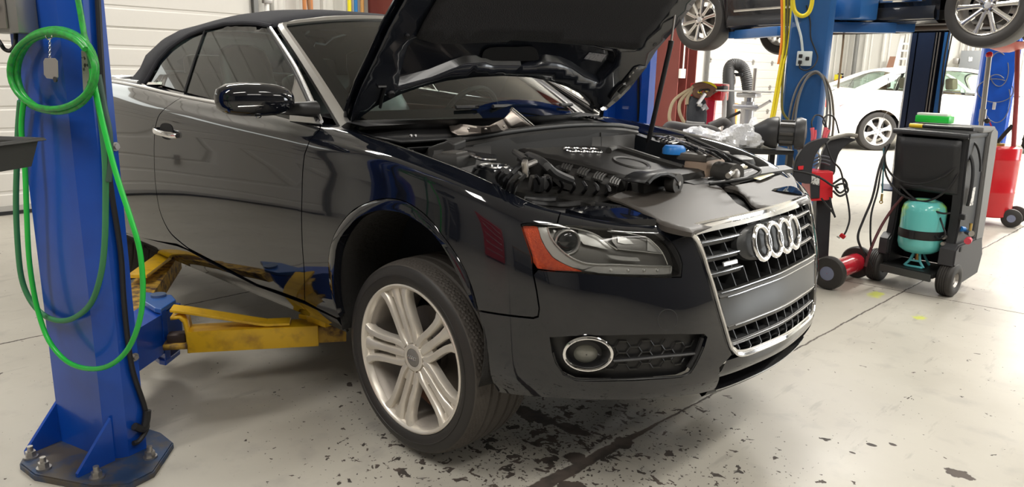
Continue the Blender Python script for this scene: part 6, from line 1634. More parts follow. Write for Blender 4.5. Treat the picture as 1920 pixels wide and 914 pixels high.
for s_ in (-1, 1):
    rim = [(-.42, 1.0), (-.1, 1.13), (.22, 1.265), (.55, 1.345), (1.0, 1.375), (1.5, 1.36), (1.85, 1.29), (2.15, 1.13), (2.48, .93)]
    MB().tube([sgl(x, z, s_) for x, z in rim], .035*kf, n=8, sm=4).build('roof_pillar', WP, ws)
    cp = [sgl(x, z, s_, .005) for x, z in ((-.42, .99), (-.1, 1.13), (.20, 1.26), (.42, 1.32), (.30, 1.20), (.02, 1.06), (-.10, 1.0), (.0, .985))]
    MB().add(cp, [tuple(range(len(cp)))]).build('rear_pillar', WP, ws, smooth=False)
    for a0, a1 in ((.10, .98), (1.06, 2.32)):
        up = [(x, np.interp(x, [r[0] for r in rim], [r[1] for r in rim])-.02) for x in np.linspace(a0+.06, a1-.03, 9)]
        pg = [(a0, 1.005), *up, (a1, .95)]; P = [sgl(x, max(z, .96), s_, 0) for x, z in pg]
        MB().add(P, [tuple(range(len(P)))]).build('side_window', GLASST, ws, smooth=False)
        MB().tube([sgl(x, z, s_, .004) for x, z in pg], .010, n=6, closed=True).build('window_trim', BLACKR, ws)
    MB().tube([sgl(1.02, z, s_, .0) for z in (.96, 1.15, 1.36)], .03, n=6).build('centre_pillar', BLACKR, ws)
    for x0, x1 in ((1.02, 1.02), (.06, .30), (2.22, 2.20)):
        MB().tube([(bx(x0), s_*.892*kf+Wd_/2, .36*kf), (bx(x0), s_*.895*kf+Wd_/2, .6*kf), (bx(x1), s_*.88*kf+Wd_/2, .88*kf)], .004, n=5).build('door_gap', mat('gap_grey', (.15, .15, .15), .6), ws)
    for x0 in (.30, 1.18): MB().box((bx(x0), s_*.90*kf+Wd_/2, .80*kf), (.20, .03, .03), bev=.008).build('door_handle', WP, ws)
    MB().loft([[(bx(2.15)+.08*math.cos(a)*w_, s_*(.93+.10*t)*kf+Wd_/2, 1.02*kf+.07*math.sin(a)*w_) for a in sector(12)] for t, w_ in ((0, .6), (.3, 1), (.8, 1), (1, .6))], closed=True, cap=True).build('side_mirror', WP, ws)
    tl = [(-1.03, .86), (-1.03, .70), (-.80, .73), (-.62, .80), (-.72, .87)]
    fo = [(bx(x), s_*(halfw(x)+.012-.02*(z > .84))*kf+Wd_/2, z*kf) for x, z in tl]
    MB().add(fo, [tuple(range(5))]).build('tail_light', mat('tail_red', (.75, .02, .03), .15, 0, .5, emit=None), ws, smooth=False, solid=.02)
    MB().box((bx(1.4), s_*.84*kf+Wd_/2, .2*kf), (2.1*kf, .06, .10), bev=.02).build('side_skirt', WP, ws)
for x in (0, 2.81):
    simple_wheel(ws, (bx(x), .02, .325*kf), .325*kf, .22, .232*kf, 6 if x == 0 else 6, mat('silver_star_wheel', (.62, .62, .62), .3, .6), kind='star', ph=.3)
    simple_wheel(ws, (bx(x), Wd_-.02, .325*kf), .325*kf, .22, .232*kf, 6, mat('silver_star_wheel'), face=1, kind='star')
MB().box((bx(1.3), Wd_/2, .42*kf), (4.0*kf, Wd_*.85, .30), bev=.05).build('underbody', DARK, ws)
CR = mat('beige_leather', (.30, .22, .15), .6)
for x in (.75, 1.55):
    for y in (-.36, .36):
        mb = MB(); mb.box((bx(x)-.1, y*kf+Wd_/2, .78*kf), (.14, .46, .55), ry=-.2, bev=.05); mb.build('seat', CR, ws)
        MB().box((bx(x)-.17, y*kf+Wd_/2, 1.13*kf), (.11, .27, .21), ry=-.15, bev=.04).build('headrest', CR, ws)
MB().box((bx(1.2), Wd_/2, .72*kf), (2.2*kf, Wd_*.80, .3), bev=.03).build('cabin_trim', CR, ws)
# third lift post, bright blue
rp = atd(1829, 200, 9.4)
r3 = lift_post('lift_post', 'bright blue lift post at the right with thin cables looped over it', (rp[0], rp[1], 0), PANG+.12, BLUE, W=.40, D=.16, H=3.5)
e2r = np.array([-math.sin(PANG+.12), math.cos(PANG+.12), 0])
for k, (cx_, cy_, rx_, ry_) in enumerate(((1873, 130, 18, 32), (1866, 170, 34, 22), (1868, 185, 26, 45))):
    c_ = MB().tube([atp(cx_+rx_*math.cos(a), cy_+ry_*math.sin(a), rp-e2r*(.02+.01*k), -e2r) for a in np.linspace(-.4, 2*PI-1.0, 24)], .006, n=6, sm=2).build('thin_cable', mat('cable_grey', (.10, .10, .12), .5), None)
    tag(c_, ['small round loop of grey cable high on the right bright blue post', 'wide flat loop of grey cable across the right bright blue post', 'long drooping loop of grey cable on the right bright blue post'][k], 'cable')
c_ = MB().box(atp(1864, 199, rp-e2r*.05, -e2r), (.035, .03, .09), bev=.008).build('cable_plug', mat('cap_pale'), None); tag(c_, 'pale plug hanging from the cable on the right blue post', 'plug')
# ---------------------------------------------------------------- air conditioning service machine
ACD = mat('charcoal_moulding', (.025, .026, .029), .45, bump=(200, .08)); ACG = mat('grey_moulding', (.20, .20, .20), .45); ACDD = mat('dark_niche', (.010, .010, .012), .5)
a0 = at(2, 1650, 528, FL); a1 = at(2, 1775, 556, FL); adir = (a1-a0)/np.linalg.norm(a1-a0); aang = math.atan2(adir[1], adir[0]); aw = np.linalg.norm(a1-a0)
ac = thing('refrigerant_machine', 'charcoal wheeled service machine with a turquoise gas cylinder strapped in', 'service machine', (a0[0], a0[1], FL), aang)
def AX(x, y, z): return (x, y, z)
# side panels with a waisted outline, seen from the right
def flank(x0, x1, mt, name, pts=None):
    pts = pts or [(-.02, .20), (.06, .12), (.48, .12), (.55, .30), (.53, .55), (.50, .80), (.46, .985), (.40, 1.02), (-.02, .985), (-.05, .95), (-.03, .80), (.02, .55), (.02, .40)]
    M = Matrix(((0, 0, 1, x0), (1, 0, 0, 0), (0, 1, 0, 0), (0, 0, 0, 1)))
    return MB().prism(cr2(pts, 3, True), M, x1-x0, bev=.012).build(name, mt, ac, ang=35)
flank(.0, .055, ACD, 'side_panel'); flank(.43, .50, ACD, 'side_panel')
flank(.50, .525, ACG, 'outer_panel', [(.40, .16), (.50, .16), (.56, .32), (.55, .60), (.52, .95), (.46, 1.02), (.34, 1.01), (.33, .90), (.38, .50)])
MB().box((.25, .30, .58), (.44, .04, .86)).build('niche_back', ACDD, ac)
MB().box((.25, .40, .55), (.42, .22, .80), bev=.03).build('rear_body', ACG, ac)
# upper rear face with three ribs, shelf lip and top tray
rows = []
for z, y in ((.955, -.055), (.90, -.045), (.78, -.010), (.66, .02), (.63, .035)): rows.append([(x, y, z) for x in np.linspace(.02, .46, 9)])
MB().loft(rows).build('upper_panel', ACD, ac, solid=.02)
for x in (.12, .24, .36): MB().tube([(x, -.020, .86), (x, -.004, .78), (x, .018, .68)], .012, n=8).build('panel_rib', ACD, ac)
MB().tube([(.02, .015, .655), (.15, .0, .650), (.35, .0, .645), (.46, .015, .645)], .016, n=8, sm=3).build('shelf_lip', ACD, ac)
tp = MB(); tp.box((.24, .16, .985), (.54, .46, .03), bev=.012); tp.build('top_tray', ACD, ac)
tp = MB(); tp.box((.27, .30, 1.015), (.50, .28, .035), bev=.012); tp.build('console', ACG, ac)
MB().tube([(-.02, -.07, .985), (.24, -.085, .985), (.50, -.07, .98)], .016, n=8, sm=3).build('tray_rim', ACD, ac)
# foot and wheel housings
MB().prism([(.04, -.13), (.43, -.16), (.43, .30), (.04, .30)], Matrix.Translation((0, 0, .115)), .03, bev=.004).build('cylinder_shelf', mat('shelf_black', (.016, .017, .017), .35), ac)
MB().prism([(.04, -.145), (.42, -.175), (.42, -.150), (.04, -.120)], Matrix.Translation((0, 0, .095)), .045).build('shelf_front', mat('shelf_grey', (.06, .065, .065), .4), ac, smooth=False)
for x0, x1 in ((-.02, .05), (.42, .53)):
    M = Matrix(((0, 0, 1, x0), (1, 0, 0, 0), (0, 1, 0, 0), (0, 0, 0, 1)))
    MB().prism([(-.06, .20), (.10, .16), (.16, .06), (.55, .09), (.60, .22), (.52, .34), (.0, .33), (-.06, .30)], M, x1-x0, bev=.01).build('wheel_housing', mat('housing_grey', (.045, .045, .05), .45), ac)
for x, s in ((-.045, -1), (.405, 1)):
    M = Matrix.Translation((x+s*.035, .02, .105)) @ Matrix.Rotation(s*PI/2, 4, 'Y')
    prof = [(.045, .0), (.060, .006), (.090, .004), (.100, -.004), (.105, -.016)]
    for g in range(4): prof += [(.105, -.018-g*.013), (.105, -.026-g*.013), (.1015, -.027-g*.013), (.1015, -.030-g*.013)]
    prof += [(.105, -.070), (.100, -.080), (.090, -.086), (.045, -.084)]
    w_ = MB().lathe(prof, M, 44).build('wheel', RUBSIDE, ac); MB().lathe([(.002, -.012), (.018, -.010), (.022, -.018), (.040, -.016), (.046, -.002), (.049, -.004)], M, 30).build('wheel_hub', STEEL, w_)
for x in (.08, .42): MB().cyl((x-.012, .50, .045), (x+.012, .50, .045), .045, n=20).build('caster', RUBSIDE, ac)
# sticker and knobs on the right flank
MB().box((.5285, .02+.10, .62), (.003, .075, .11)).build('sticker', mat('sticker_white', (.75, .75, .73), .4, noise=(70, (.08, .08, .08), .55, .62)), ac, smooth=False)
for y, z in ((.10, .50), (.12, .30)): MB().box((.515, y-.08, z), (.045, .05, .035), bev=.01).build('hose_hook', BLACKR, ac)
for z in (.365, .325): MB().cyl((.44, .0, z), (.44, -.03, z), .012, n=16).build('gas_port', STEEL, ac)
# red and blue valves
MB().cyl((.52, .10, .40), (.56, .06, .40), .018, n=16).build('valve_body', STEEL, ac); MB().cyl((.545, .07, .40), (.545, .07, .46), .009, n=10).build('valve_stem', mat('brass', (.55, .38, .12), .3, .9), ac)
MB().cyl((.55, .06, .36), (.555, .03, .355), .020, n=18).build('valve_knob', mat('pink_red_knob', (.70, .06, .10), .35), ac, label='red valve knob'); MB().cyl((.51, .08, .415), (.50, .05, .42), .016, n=14).build('valve_knob', mat('blue_cap'), ac, label='blue valve knob')
# the moulded body is slimmer than it is tall
for o_ in list(ac.children):
    if o_.name.split('.')[0] not in ('wheel', 'gas_port', 'valve_body', 'valve_stem', 'valve_knob'):
        for v_ in o_.data.vertices: v_.co.x = v_.co.x*.83-.005; v_.co.y *= .70
    elif o_.name.startswith(('gas_port', 'valve')):
        o_.location = (-.09, 0, 0)
# things on its tray
tb = thing('green_tray', 'bright green box with a white lid on top of the charcoal machine', 'box', ac.location+Vector((0, 0, 1.0335)), aang)
MB().box((.13, .15, .028), (.20, .09, .044), bev=.008).build('box', mat('bright_green', (.02, .55, .06), .3), tb); MB().box((.125, .148, .057), (.18, .07, .016), bev=.005).build('lid', mat('lid_white', (.78, .80, .74), .4), tb)
g = thing('scan_tool', 'black and yellow wand lying along the tray of the charcoal machine', 'hand tool', ac.location+Vector((0, 0, 1.0)), aang)
MB().tube([(.05, .0, .022), (.2, -.01, .022), (.42, -.02, .024)], .011, n=8).build('wand', BLACKR, g); MB().tube([(.05, .0, .022), (.13, -.005, .022)], .0135, n=8).build('grip', mat('yellow_grip', (.80, .55, .02), .4), g); MB().box((.25, .045, .022), (.26, .035, .02), bev=.005).build('fluid_tube', mat('lid_white'), g)
# gas cylinder, hanging upside down on its collar
cyw = Vector(ac.location)+Vector((math.cos(aang)*.20-math.sin(aang)*.02, math.sin(aang)*.20+math.cos(aang)*.02, 0))
gcyl = thing('gas_cylinder', 'turquoise refrigerant cylinder standing upside down in the charcoal machine', 'gas cylinder', (cyw.x, cyw.y, FL+.146))
TQ = mat('turquoise_enamel', (.15, .60, .58), .22, 0, .4, noise=(5.5, (.35, .68, .12), .55, .63))
MB().lathe([(.002, .435), (.05, .432), (.09, .420), (.118, .395), (.127, .36), (.127, .255), (.1275, .25), (.1275, .24), (.127, .235), (.127, .155), (.118, .12), (.09, .098), (.05, .088), (.002, .086)], None, 48).build('cylinder_body', TQ, gcyl)
MB().lathe([(.1285, .245), (.1300, .244), (.1300, .192), (.1285, .190)], None, 48).build('strap', BLACKR, gcyl); MB().box((-.02, -.132, .215), (.03, .012, .05), bev=.004).build('buckle', BLACKR, gcyl)
for s in (-1, 1):
    MB().tube([(s*.018, -.03, .09), (s*.030, -.05, .04), (s*.055, -.055, .008), (s*.03, -.06, .006), (-s*.0, -.06, .006)], .008, n=8, sm=2).build('collar_leg', mat('turquoise_collar', (.12, .50, .55), .25), gcyl)
    MB().tube([(s*.02, .03, .09), (s*.04, .05, .04), (s*.06, .06, .006)], .008, n=8, sm=2).build('collar_leg', mat('turquoise_collar'), gcyl)
MB().box((0, -.058, .045), (.05, .006, .012), bev=.002).build('collar_bridge', mat('turquoise_collar'), gcyl); MB().cyl((0, 0, .03), (0, 0, .09), .014, n=12).build('valve', mat('brass'), gcyl)
# hoses of the machine
def achose(name, pts, r, mt, lab, dd=0, cat='hose'):
    hh = thing(name, lab, cat, (0, 0, 0)) if False else None
    o = MB().tube([atd(u, v, d-.30*max(0, min(1.35, (u-1658)/125))) for u, v, d in pts], r, n=8, sm=5).build(name, mt, None); tag(o, lab, cat); return o
da = float((RC @ (np.array(ac.location)-CC))[2])      # depth of the machine's near side
D0 = da-.10
achose('service_hose', [(1668, 270, D0), (1650, 310, D0-.04), (1636, 370, D0-.05), (1620, 410, D0-.05), (1609, 440, D0-.05), (1612, 460, D0-.05), (1624, 480, D0-.03), (1636, 500, D0+.0)], .0075, BLACKR, 'black hose bowing out left from the charcoal machine tray')
achose('service_hose', [(1664, 272, D0), (1652, 320, D0-.06), (1645, 360, D0-.06), (1634, 400, D0-.06), (1632, 440, D0-.06), (1634, 470, D0-.06)], .006, BLACKR, 'second black hose dropping down left of the charcoal machine')
achose('service_hose', [(1696, 366, D0), (1675, 390, D0-.02), (1655, 420, D0-.05), (1640, 450, D0-.06), (1630, 475, D0-.06), (1622, 500, D0-.05)], .009, mat('maroon_hose', (.09, .02, .025), .45), 'dark maroon hose slanting down left of the turquoise cylinder')
achose('service_hose', [(1659, 275, D0), (1661, 310, D0-.03), (1680, 335, D0-.05), (1710, 345, D0-.05), (1750, 340, D0-.05), (1790, 315, D0-.04), (1806, 280, D0-.02)], .0065, BLACKR, 'black hose drooping across the upper panel of the charcoal machine')
achose('service_hose', [(1657, 280, D0), (1662, 330, D0-.04), (1690, 365, D0-.05), (1730, 378, D0-.05), (1765, 365, D0-.04), (1795, 330, D0-.03), (1808, 285, D0-.01)], .0065, BLACKR, 'black hose drooping low above the turquoise cylinder')
achose('service_hose', [(1688, 348, D0-.02), (1710, 370, D0-.04), (1740, 390, D0-.04), (1765, 400, D0-.03), (1782, 400, D0)], .0065, BLACKR, 'black hose running into the port right of the turquoise cylinder')
achose('service_hose', [(1760, 402, D0), (1768, 425, D0-.03), (1772, 440, D0-.03), (1762, 448, D0-.03), (1752, 443, D0-.01)], .0055, BLACKR, 'short black hose curling beside the turquoise cylinder')
achose('service_hose', [(1780, 253, D0), (1805, 255, D0-.02), (1830, 272, D0+.02), (1838, 300, D0+.03), (1838, 322, D0+.03)], .0065, BLACKR, 'black cable over the right corner of the charcoal machine')
achose('service_hose', [(1808, 272, D0), (1822, 300, D0), (1824, 330, D0+.0), (1818, 370, D0+.0), (1814, 386, D0+.01)], .010, BLACKR, 'thick black hose down the right flank to the brass valve')
o = achose('charging_hose', [(1657, 278, D0-.02), (1656, 320, D0-.05), (1654, 362, D0-.06)], .005, mat('blue_teal_hose', (.01, .10, .13), .4), 'thin teal hose with a brass fitting hanging left of the charcoal machine')
p = atd(1654, 364, D0-.06); MB().tube([p, p+[0, 0, -.03], p+[.002, 0, -.045]], .007, n=8).build('brass_fitting', mat('brass'), o); MB().tube([p+[0, 0, -.052]+np.array([.009*math.cos(a), 0, .009*math.sin(a)]) for a in sector(12)], .0035, closed=True, n=6).build('brass_fitting', mat('brass'), o)
# ---------------------------------------------------------------- battery charger cart
cc0 = at(2, 1606, 519, FL); cc1 = at(2, 1548, 543, FL)
cdir2 = (cc0-cc1)/np.linalg.norm(cc0-cc1); ca_ = math.atan2(cdir2[1], cdir2[0]); cw = float(np.linalg.norm(cc0-cc1))
ch = thing('battery_charger', 'red and black battery charger on a two-wheeled cart beside the grille', 'battery charger', (cc1[0], cc1[1], FL), ca_)
for x, s in ((.0, -1), (cw, 1)):
    M = Matrix.Translation((x, .0, .105)) @ Matrix.Rotation(s*PI/2, 4, 'Y')
    w_ = MB().lathe([(.045, .012), (.07, .016), (.098, .010), (.105, -.005), (.105, -.035), (.098, -.045), (.045, -.045)], M, 36).build('wheel', RUBSIDE, ch)
    MB().lathe([(.002, .012), (.02, .014), (.045, .010)], M, 20).build('wheel_hub', mat('hub_blue_grey', (.20, .22, .32), .4), w_)
MB().cyl((.03, 0, .105), (cw-.03, 0, .105), .062, n=24).build('axle_tank', mat('red_tank', (.62, .02, .04), .22, 0, .5, noise=(30, (.75, .2, .2), .62, .7)), ch)
rd = lambda u, v, d: atd(u, v, d)
dch = float((RC @ (cc0*.5+cc1*.5-CC))[2])
bl = thing('x', '', '') if False else None
def chq(pts, dz, th, name, mt, **k):
    A = [atd(u, v, dch+dz) for u, v in pts]; B = [atd(u, v, dch+dz)+np.array([-th*.66, th*.75, 0]) for u, v in pts]
    mb = closed_prism(A, B); c, s = math.cos(-ca_), math.sin(-ca_)
    mb.v = [((p[0]-cc1[0])*c-(p[1]-cc1[1])*s, (p[0]-cc1[0])*s+(p[1]-cc1[1])*c, p[2]-FL) for p in mb.v]
    return mb.build(name, mt, ch, **k)
CB = mat('charger_black', (.02, .02, .024), .35); 
chq([(1532, 365), (1560, 368), (1556, 440), (1553, 500), (1535, 510), (1530, 440)], .05, .08, 'column', CB, bevel=.006)
chq([(1518, 322), (1563, 322), (1562, 372), (1552, 376), (1520, 378)], -.05, .16, 'control_box', mat('charger_red', (.68, .02, .03), .3, 0, .3), bevel=.006)
chq([(1519, 328), (1538, 330), (1537, 372), (1521, 373)], -.058, .02, 'control_panel', CB, bevel=.002)
chq([(1521, 330), (1537, 333), (1536, 348), (1521, 345)], -.062, .005, 'dial_label', mat('sticker_white'), smooth=False)
chq(cr2([(1490, 338), (1489, 318), (1495, 295), (1508, 276), (1526, 264), (1548, 259), (1556, 262), (1543, 272), (1530, 290), (1524, 312), (1522, 330), (1519, 345)], 3, True), -.10, .03, 'side_shield', CB, bevel=.003)
chq(cr2([(1540, 325), (1540, 300), (1546, 278), (1560, 262), (1585, 258), (1606, 262), (1590, 270), (1575, 285), (1568, 305), (1564, 328)], 3, True), .02, .03, 'side_shield', CB, bevel=.003)
chq([(1496, 312), (1507, 311), (1506, 318), (1497, 319)], -.108, .005, 'badge', mat('charger_red'), smooth=False)
def chtube(pts, r, name, mt, dz=0, parent=None, sm=4):
    mb = MB().tube([atd(u, v, dch+dz) for u, v in pts], r, n=8, sm=sm); c, s = math.cos(-ca_), math.sin(-ca_)
    mb.v = [((p[0]-cc1[0])*c-(p[1]-cc1[1])*s, (p[0]-cc1[0])*s+(p[1]-cc1[1])*c, p[2]-FL) for p in mb.v]
    return mb.build(name, mt, parent or ch)
chtube([(1553, 261), (1575, 256), (1590, 253), (1607, 255)], .013, 'handle_bar', mat('dull_chrome', (.5, .48, .44), .3, .8), -.02)
chtube([(1494, 325), (1510, 300), (1530, 285), (1538, 300), (1530, 318)], .006, 'cable_hanger', STEEL, -.04)
for k in range(3): chtube([(1522+k*2, 300+k*6), (1540, 293+k*6), (1556, 296+k*7)], .006, 'cable_wrap', mat('cable_grey'), -.03)
for lab, pts, r in (('black charger cable drooping from the cart towards the grille', [(1487, 320), (1515, 325), (1540, 335), (1560, 348), (1572, 352)], .007), ('black power cable hanging from the cart to a red plug', [(1548, 268), (1560, 300), (1575, 318), (1582, 345), (1590, 380), (1593, 410), (1588, 430), (1583, 440)], .006), ('tangled black cable bundled at the side of the red charger box', [(1562, 345), (1580, 335), (1588, 350), (1575, 362), (1566, 350), (1582, 345), (1590, 358), (1575, 368), (1562, 358)], .007), ('black cable curling down the front of the cart column', [(1540, 372), (1550, 385), (1562, 400), (1566, 408), (1560, 390), (1556, 370)], .006)):
    o = MB().tube([atd(u, v, dch-.10) for u, v in pts], r, n=8, sm=5).build('charger_cable', BLACKR, None); tag(o, lab, 'cable')
p = atd(1580, 443, dch-.10); o = thing('power_plug', 'red power plug hanging at the end of the charger cable', 'plug', p)
MB().box((0, 0, 0), (.035, .03, .025), ry=.5, bev=.006).build('plug_body', RED, o); 
for s in (-1, 1): MB().box((-.025, s*.007, -.012), (.02, .003, .005), ry=.5).build('prong', STEEL, o)
for u0, lab in ((1524, 'left'), (1545, 'right')):
    o = thing('jumper_clamp', 'pink red jumper clamp clipped on the %s of the charger cart top' % lab, 'clamp', atd(u0, 262, dch-.06), world=True)
    d_ = 1 if u0 > 1530 else -.3
    MB().tube([atd(u0-2, 264, dch-.06), atd(u0+d_, 252, dch-.06), atd(u0+d_*4, 240, dch-.06)], .010, n=8, sm=3, rs=lambda t: .008+.006*t).build('jaw_handle', mat('pink_red_grip', (.75, .12, .15), .4), o)
    MB().tube([atd(u0+3, 264, dch-.06), atd(u0+5, 254, dch-.05), atd(u0+d_*4+6, 244, dch-.05)], .008, n=8, sm=3).build('jaw_handle', mat('pink_red_grip'), o)
    MB().tube([atd(u0+d_*4, 240, dch-.06), atd(u0-2, 228, dch-.06), atd(u0+6, 216, dch-.05), atd(u0+20, 222, dch-.03), atd(u0+28, 250, dch)], .005, n=6, sm=4).build('lead', BLACKR, o)
# ---------------------------------------------------------------- red waste oil drum with its bowl pipe
dr0 = at(2, 1838, 424, FL)
od = thing('oil_drainer', 'red wheeled waste oil drum with a tall pipe and black push handle', 'oil drainer', (dr0[0], dr0[1]+.22, FL), .1)
MB().lathe([(.002, .08), (.18, .08), (.19, .09), (.19, .30), (.193, .31), (.19, .32), (.19, .60), (.193, .61), (.19, .62), (.19, .70), (.185, .715), (.12, .73), (.002, .735)], None, 48).build('drum', RED, od)
for x in (.16, .26):
    pass
for x, y in ((.20, -.10), (.22, .16)):
    M = Matrix.Translation((x, y, .085)) @ Matrix.Rotation(PI/2, 4, 'X'); w_ = MB().lathe([(.03, .03), (.07, .03), (.083, .02), (.085, 0), (.083, -.02), (.03, -.02)], M, 30).build('wheel', RUBSIDE, od); MB().lathe([(.002, .03), (.035, .032)], M, 16).build('hub_cap', mat('hub_blue_grey'), w_)
MB().cyl((.21, -.10, .085), (.21, .16, .085), .012, n=8).build('axle', STEEL, od)
def odl(u, v, dy=0): 
    p = at(1, u, v, dr0[1]+.22+dy)-np.array([dr0[0], dr0[1]+.22, FL]); c, s = math.cos(-.1), math.sin(-.1); return (p[0]*c-p[1]*s, p[0]*s+p[1]*c, p[2])
MB().cyl((-.02, -.02, .72), odl(1837, 246), .03, n=16).build('pipe_base', mat('brass'), od)
MB().cyl((-.02, -.02, .72), (-.02, -.02, .75), .07, n=20).build('pipe_flange', mat('brass'), od)
MB().tube([odl(1838, 250), odl(1841, 225), odl(1855, 106)], .022, n=14).build('telescopic_pipe', mat('grey_tube', (.40, .38, .35), .35, .7), od)
MB().cyl(odl(1841, 228), odl(1844, 205), .030, n=14).build('pipe_clamp', mat('grey_tube'), od); MB().sphere(odl(1851, 227, -.03), .025, n=12, m=8).build('lock_knob', BLACKR, od)
MB().sphere(odl(1855, 103), .03, n=12, m=8).build('pipe_tip', RED, od)
b = odl(1882, 92); MB().lathe([(.01, -.05), (.03, -.05), (.15, -.01), (.21, .03), (.215, .035), (.21, .04), (.14, .0), (.03, -.035), (.01, -.035)], Matrix.Translation((b[0]+.02, b[1], b[2]+.02)), 36).build('drain_bowl', mat('bowl_pinkred', (.55, .16, .14), .4), od)
MB().tube([odl(1908, 92), odl(1906, 180), odl(1899, 298)], .020, n=10).build('drain_hose', mat('dull_red_pipe', (.30, .05, .05), .4), od)
MB().tube([odl(1899, 235), odl(1885, 250), odl(1868, 270), odl(1862, 300)], .018, n=10).build('push_handle', BLACKR, od)
MB().tube([odl(1862, 272), odl(1872, 285), odl(1868, 330), odl(1860, 370), odl(1858, 400)], .010, n=8, sm=4).build('handle_frame', BLACKR, od)
MB().tube([odl(1899, 298), odl(1896, 322), odl(1885, 334), odl(1872, 330)], .016, n=8, sm=4).build('drain_hose', BLACKR, od)
MB().tube([odl(1855, 228, -.03), odl(1860, 240, -.03), odl(1856, 250, -.03)], .006, n=6).build('ball_valve', RED, od)
# ---------------------------------------------------------------- step ladder, fuse panel, board, extinguisher at the back
lad = thing('step_ladder', 'tall white fibreglass step ladder against the far panelled wall', 'ladder', (*at(1, 1690, 150, BY-1.3)[:2], FL))
Ld = lad.location
def bp(u, v, y=None): return at(1, u, v, Ld.y if y is None else y)-np.array([Ld.x, Ld.y, FL])
for (u0, v0), (u1, v1) in (((1696, 54), (1666, 185)), ((1726, 56), (1712, 185))):
    a, b_ = bp(u0, v0), bp(u1, v1); d_ = b_-a; q = a+d_*((0.0-a[2])/d_[2]) if d_[2] else b_
    MB().cyl(a, q, .05, n=4).build('rail', WHITE, lad, smooth=False)
    MB().cyl(a+[0, .1, 0], q+[0, .8, 0], .025, n=4).build('rear_rail', STEEL, lad, smooth=False)
for v in (82, 95, 110, 125, 140, 155, 172, 190):
    f = (v-54)/131; u0 = 1696-30*f; u1 = 1726-14*f; a, b_ = bp(u0, v), bp(u1, v+1); MB().cyl(a, b_, .030, n=4).build('step', WHITE, lad, smooth=False)
a, b_ = bp(1695, 56), bp(1727, 57); MB().box((a+b_)/2, (abs(b_[0]-a[0])+.05, .28, .16), bev=.01).build('top_cap', WHITE, lad)
pn = thing('fuse_panel', 'grey electrical panel mounted on the far wall above the white sedan', 'electrical panel', at(1, 1821, 113, BY-.17))
MB().box((0, 0, 0), (.42, .16, .42), bev=.01).build('cabinet', mat('panel_grey', (.20, .21, .22), .5), pn); MB().box((.0, -.085, .02), (.07, .01, .10)).build('panel_label', mat('sticker_white'), pn, smooth=False)
MB().box((-.30, .0, -.02), (.12, .1, .12), bev=.01).build('junction_box', STEEL, pn)
for x in (-.15, -.05, .05): MB().cyl((x, .02, .2), (x, .02, 1.6), .018, n=8).build('conduit', STEEL, pn)
bd = thing('timber_board', 'brown timber board leaning on the far wall beside the ladder', 'board', at(1, 1655, 190, BY-.35)*[1, 1, 0]+[0, 0, FL])
a, b_ = at(1, 1652, 160, BY-.3)-np.array(bd.location), at(1, 1670, 106, BY-.15)-np.array(bd.location); d_ = (b_-a)/(b_[2]-a[2]); q = a-d_*a[2]
d2_ = np.array([.18, 0, 0]); MB().add([q, q+d2_, b_+d2_*.6, b_-d2_*.1, q+[0, .05, 0], q+d2_+[0, .05, 0], b_+d2_*.6+[0, .05, 0], b_-d2_*.1+[0, .05, 0]], [(0, 1, 2, 3), (7, 6, 5, 4), (0, 4, 5, 1), (1, 5, 6, 2), (2, 6, 7, 3), (3, 7, 4, 0)]).build('plank', mat('brown_timber', (.28, .15, .10), .6), bd, smooth=False)
pi = thing('wall_pipe', 'thin dark grey downpipe on the far corner panelling', 'pipe', (*at(1, 1598, 150, BY-.1)[:2], FL)); MB().cyl((0, 0, 0.02), (0, 0, 4.5), .05, n=12).build('pipe', mat('pipe_grey', (.18, .18, .17), .5), pi)
ex = thing('fire_extinguisher', 'red fire extinguisher with yellow tag behind the white sedan tail', 'fire extinguisher', at(1, 1570, 170, BY-.24)+[0, 0, -.15])
MB().lathe([(.002, 0), (.09, 0), (.095, .02), (.095, .36), (.06, .44), (.03, .46), (.002, .46)], None, 24).build('cylinder', RED, ex); MB().box((0, -.08, .42), (.16, .02, .14)).build('inspection_tag', mat('yellow_tag', (.8, .7, .03), .5), ex, smooth=False); MB().box((.03, 0, .50), (.14, .03, .04), bev=.005).build('handle', BLACKR, ex)
ex.location.z = 0.75
MB().box((0, .14, .3), (.1, .1, .3)).build('wall_bracket', BLACKR, ex, smooth=False)
# ---------------------------------------------------------------- corner with exhaust hose, jack and tool pile
sb_ = thing('switch_box', 'white switch box with its conduit on the oxide red column', 'switch box', at(0, 1279, 138, WX+.53))
MB().box((0, 0, 0), (.05, .16, .16), bev=.01).build('box', WHITE, sb_); MB().cyl((.0, .02, .08), (.0, .02, 1.6), .014, n=8).build('conduit', WHITE, sb_)
ehd = 11.2
eh = thing('exhaust_hose', 'black ribbed exhaust extraction hose arched on its stand near the rear door', 'exhaust hose', (*atd(1365, 300, ehd)[:2], FL))
pts = [atd(u, v, ehd)-np.array(eh.location) for u, v in ((1372, 292), (1368, 230), (1366, 170), (1366, 135), (1372, 122), (1385, 122), (1394, 130), (1400, 150), (1403, 172))]
c_ = cr([Vector([float(q) for q in p]) for p in pts], 12)
MB().tube(c_, .085, n=12, rs=lambda t: .086+.004*math.sin(t*300)).build('ribbed_hose', mat('hose_black', (.05, .05, .052), .6), eh)
p0 = np.array([float(q) for q in c_[0]]); MB().cyl([p0[0]+.25, p0[1], 0], [p0[0]+.25, p0[1], atd(1376, 128, ehd)[2]-FL], .03, n=10).build('stand_pole', STEEL, eh); MB().box([p0[0]+.2, p0[1], .02], (.6, .5, .04), bev=.01).build('stand_base', STEEL, eh)
q = atd(1380, 140, ehd)-np.array(eh.location); MB().box(q, (.22, .06, .05), bev=.01).build('hose_bracket', BLACKR, eh)
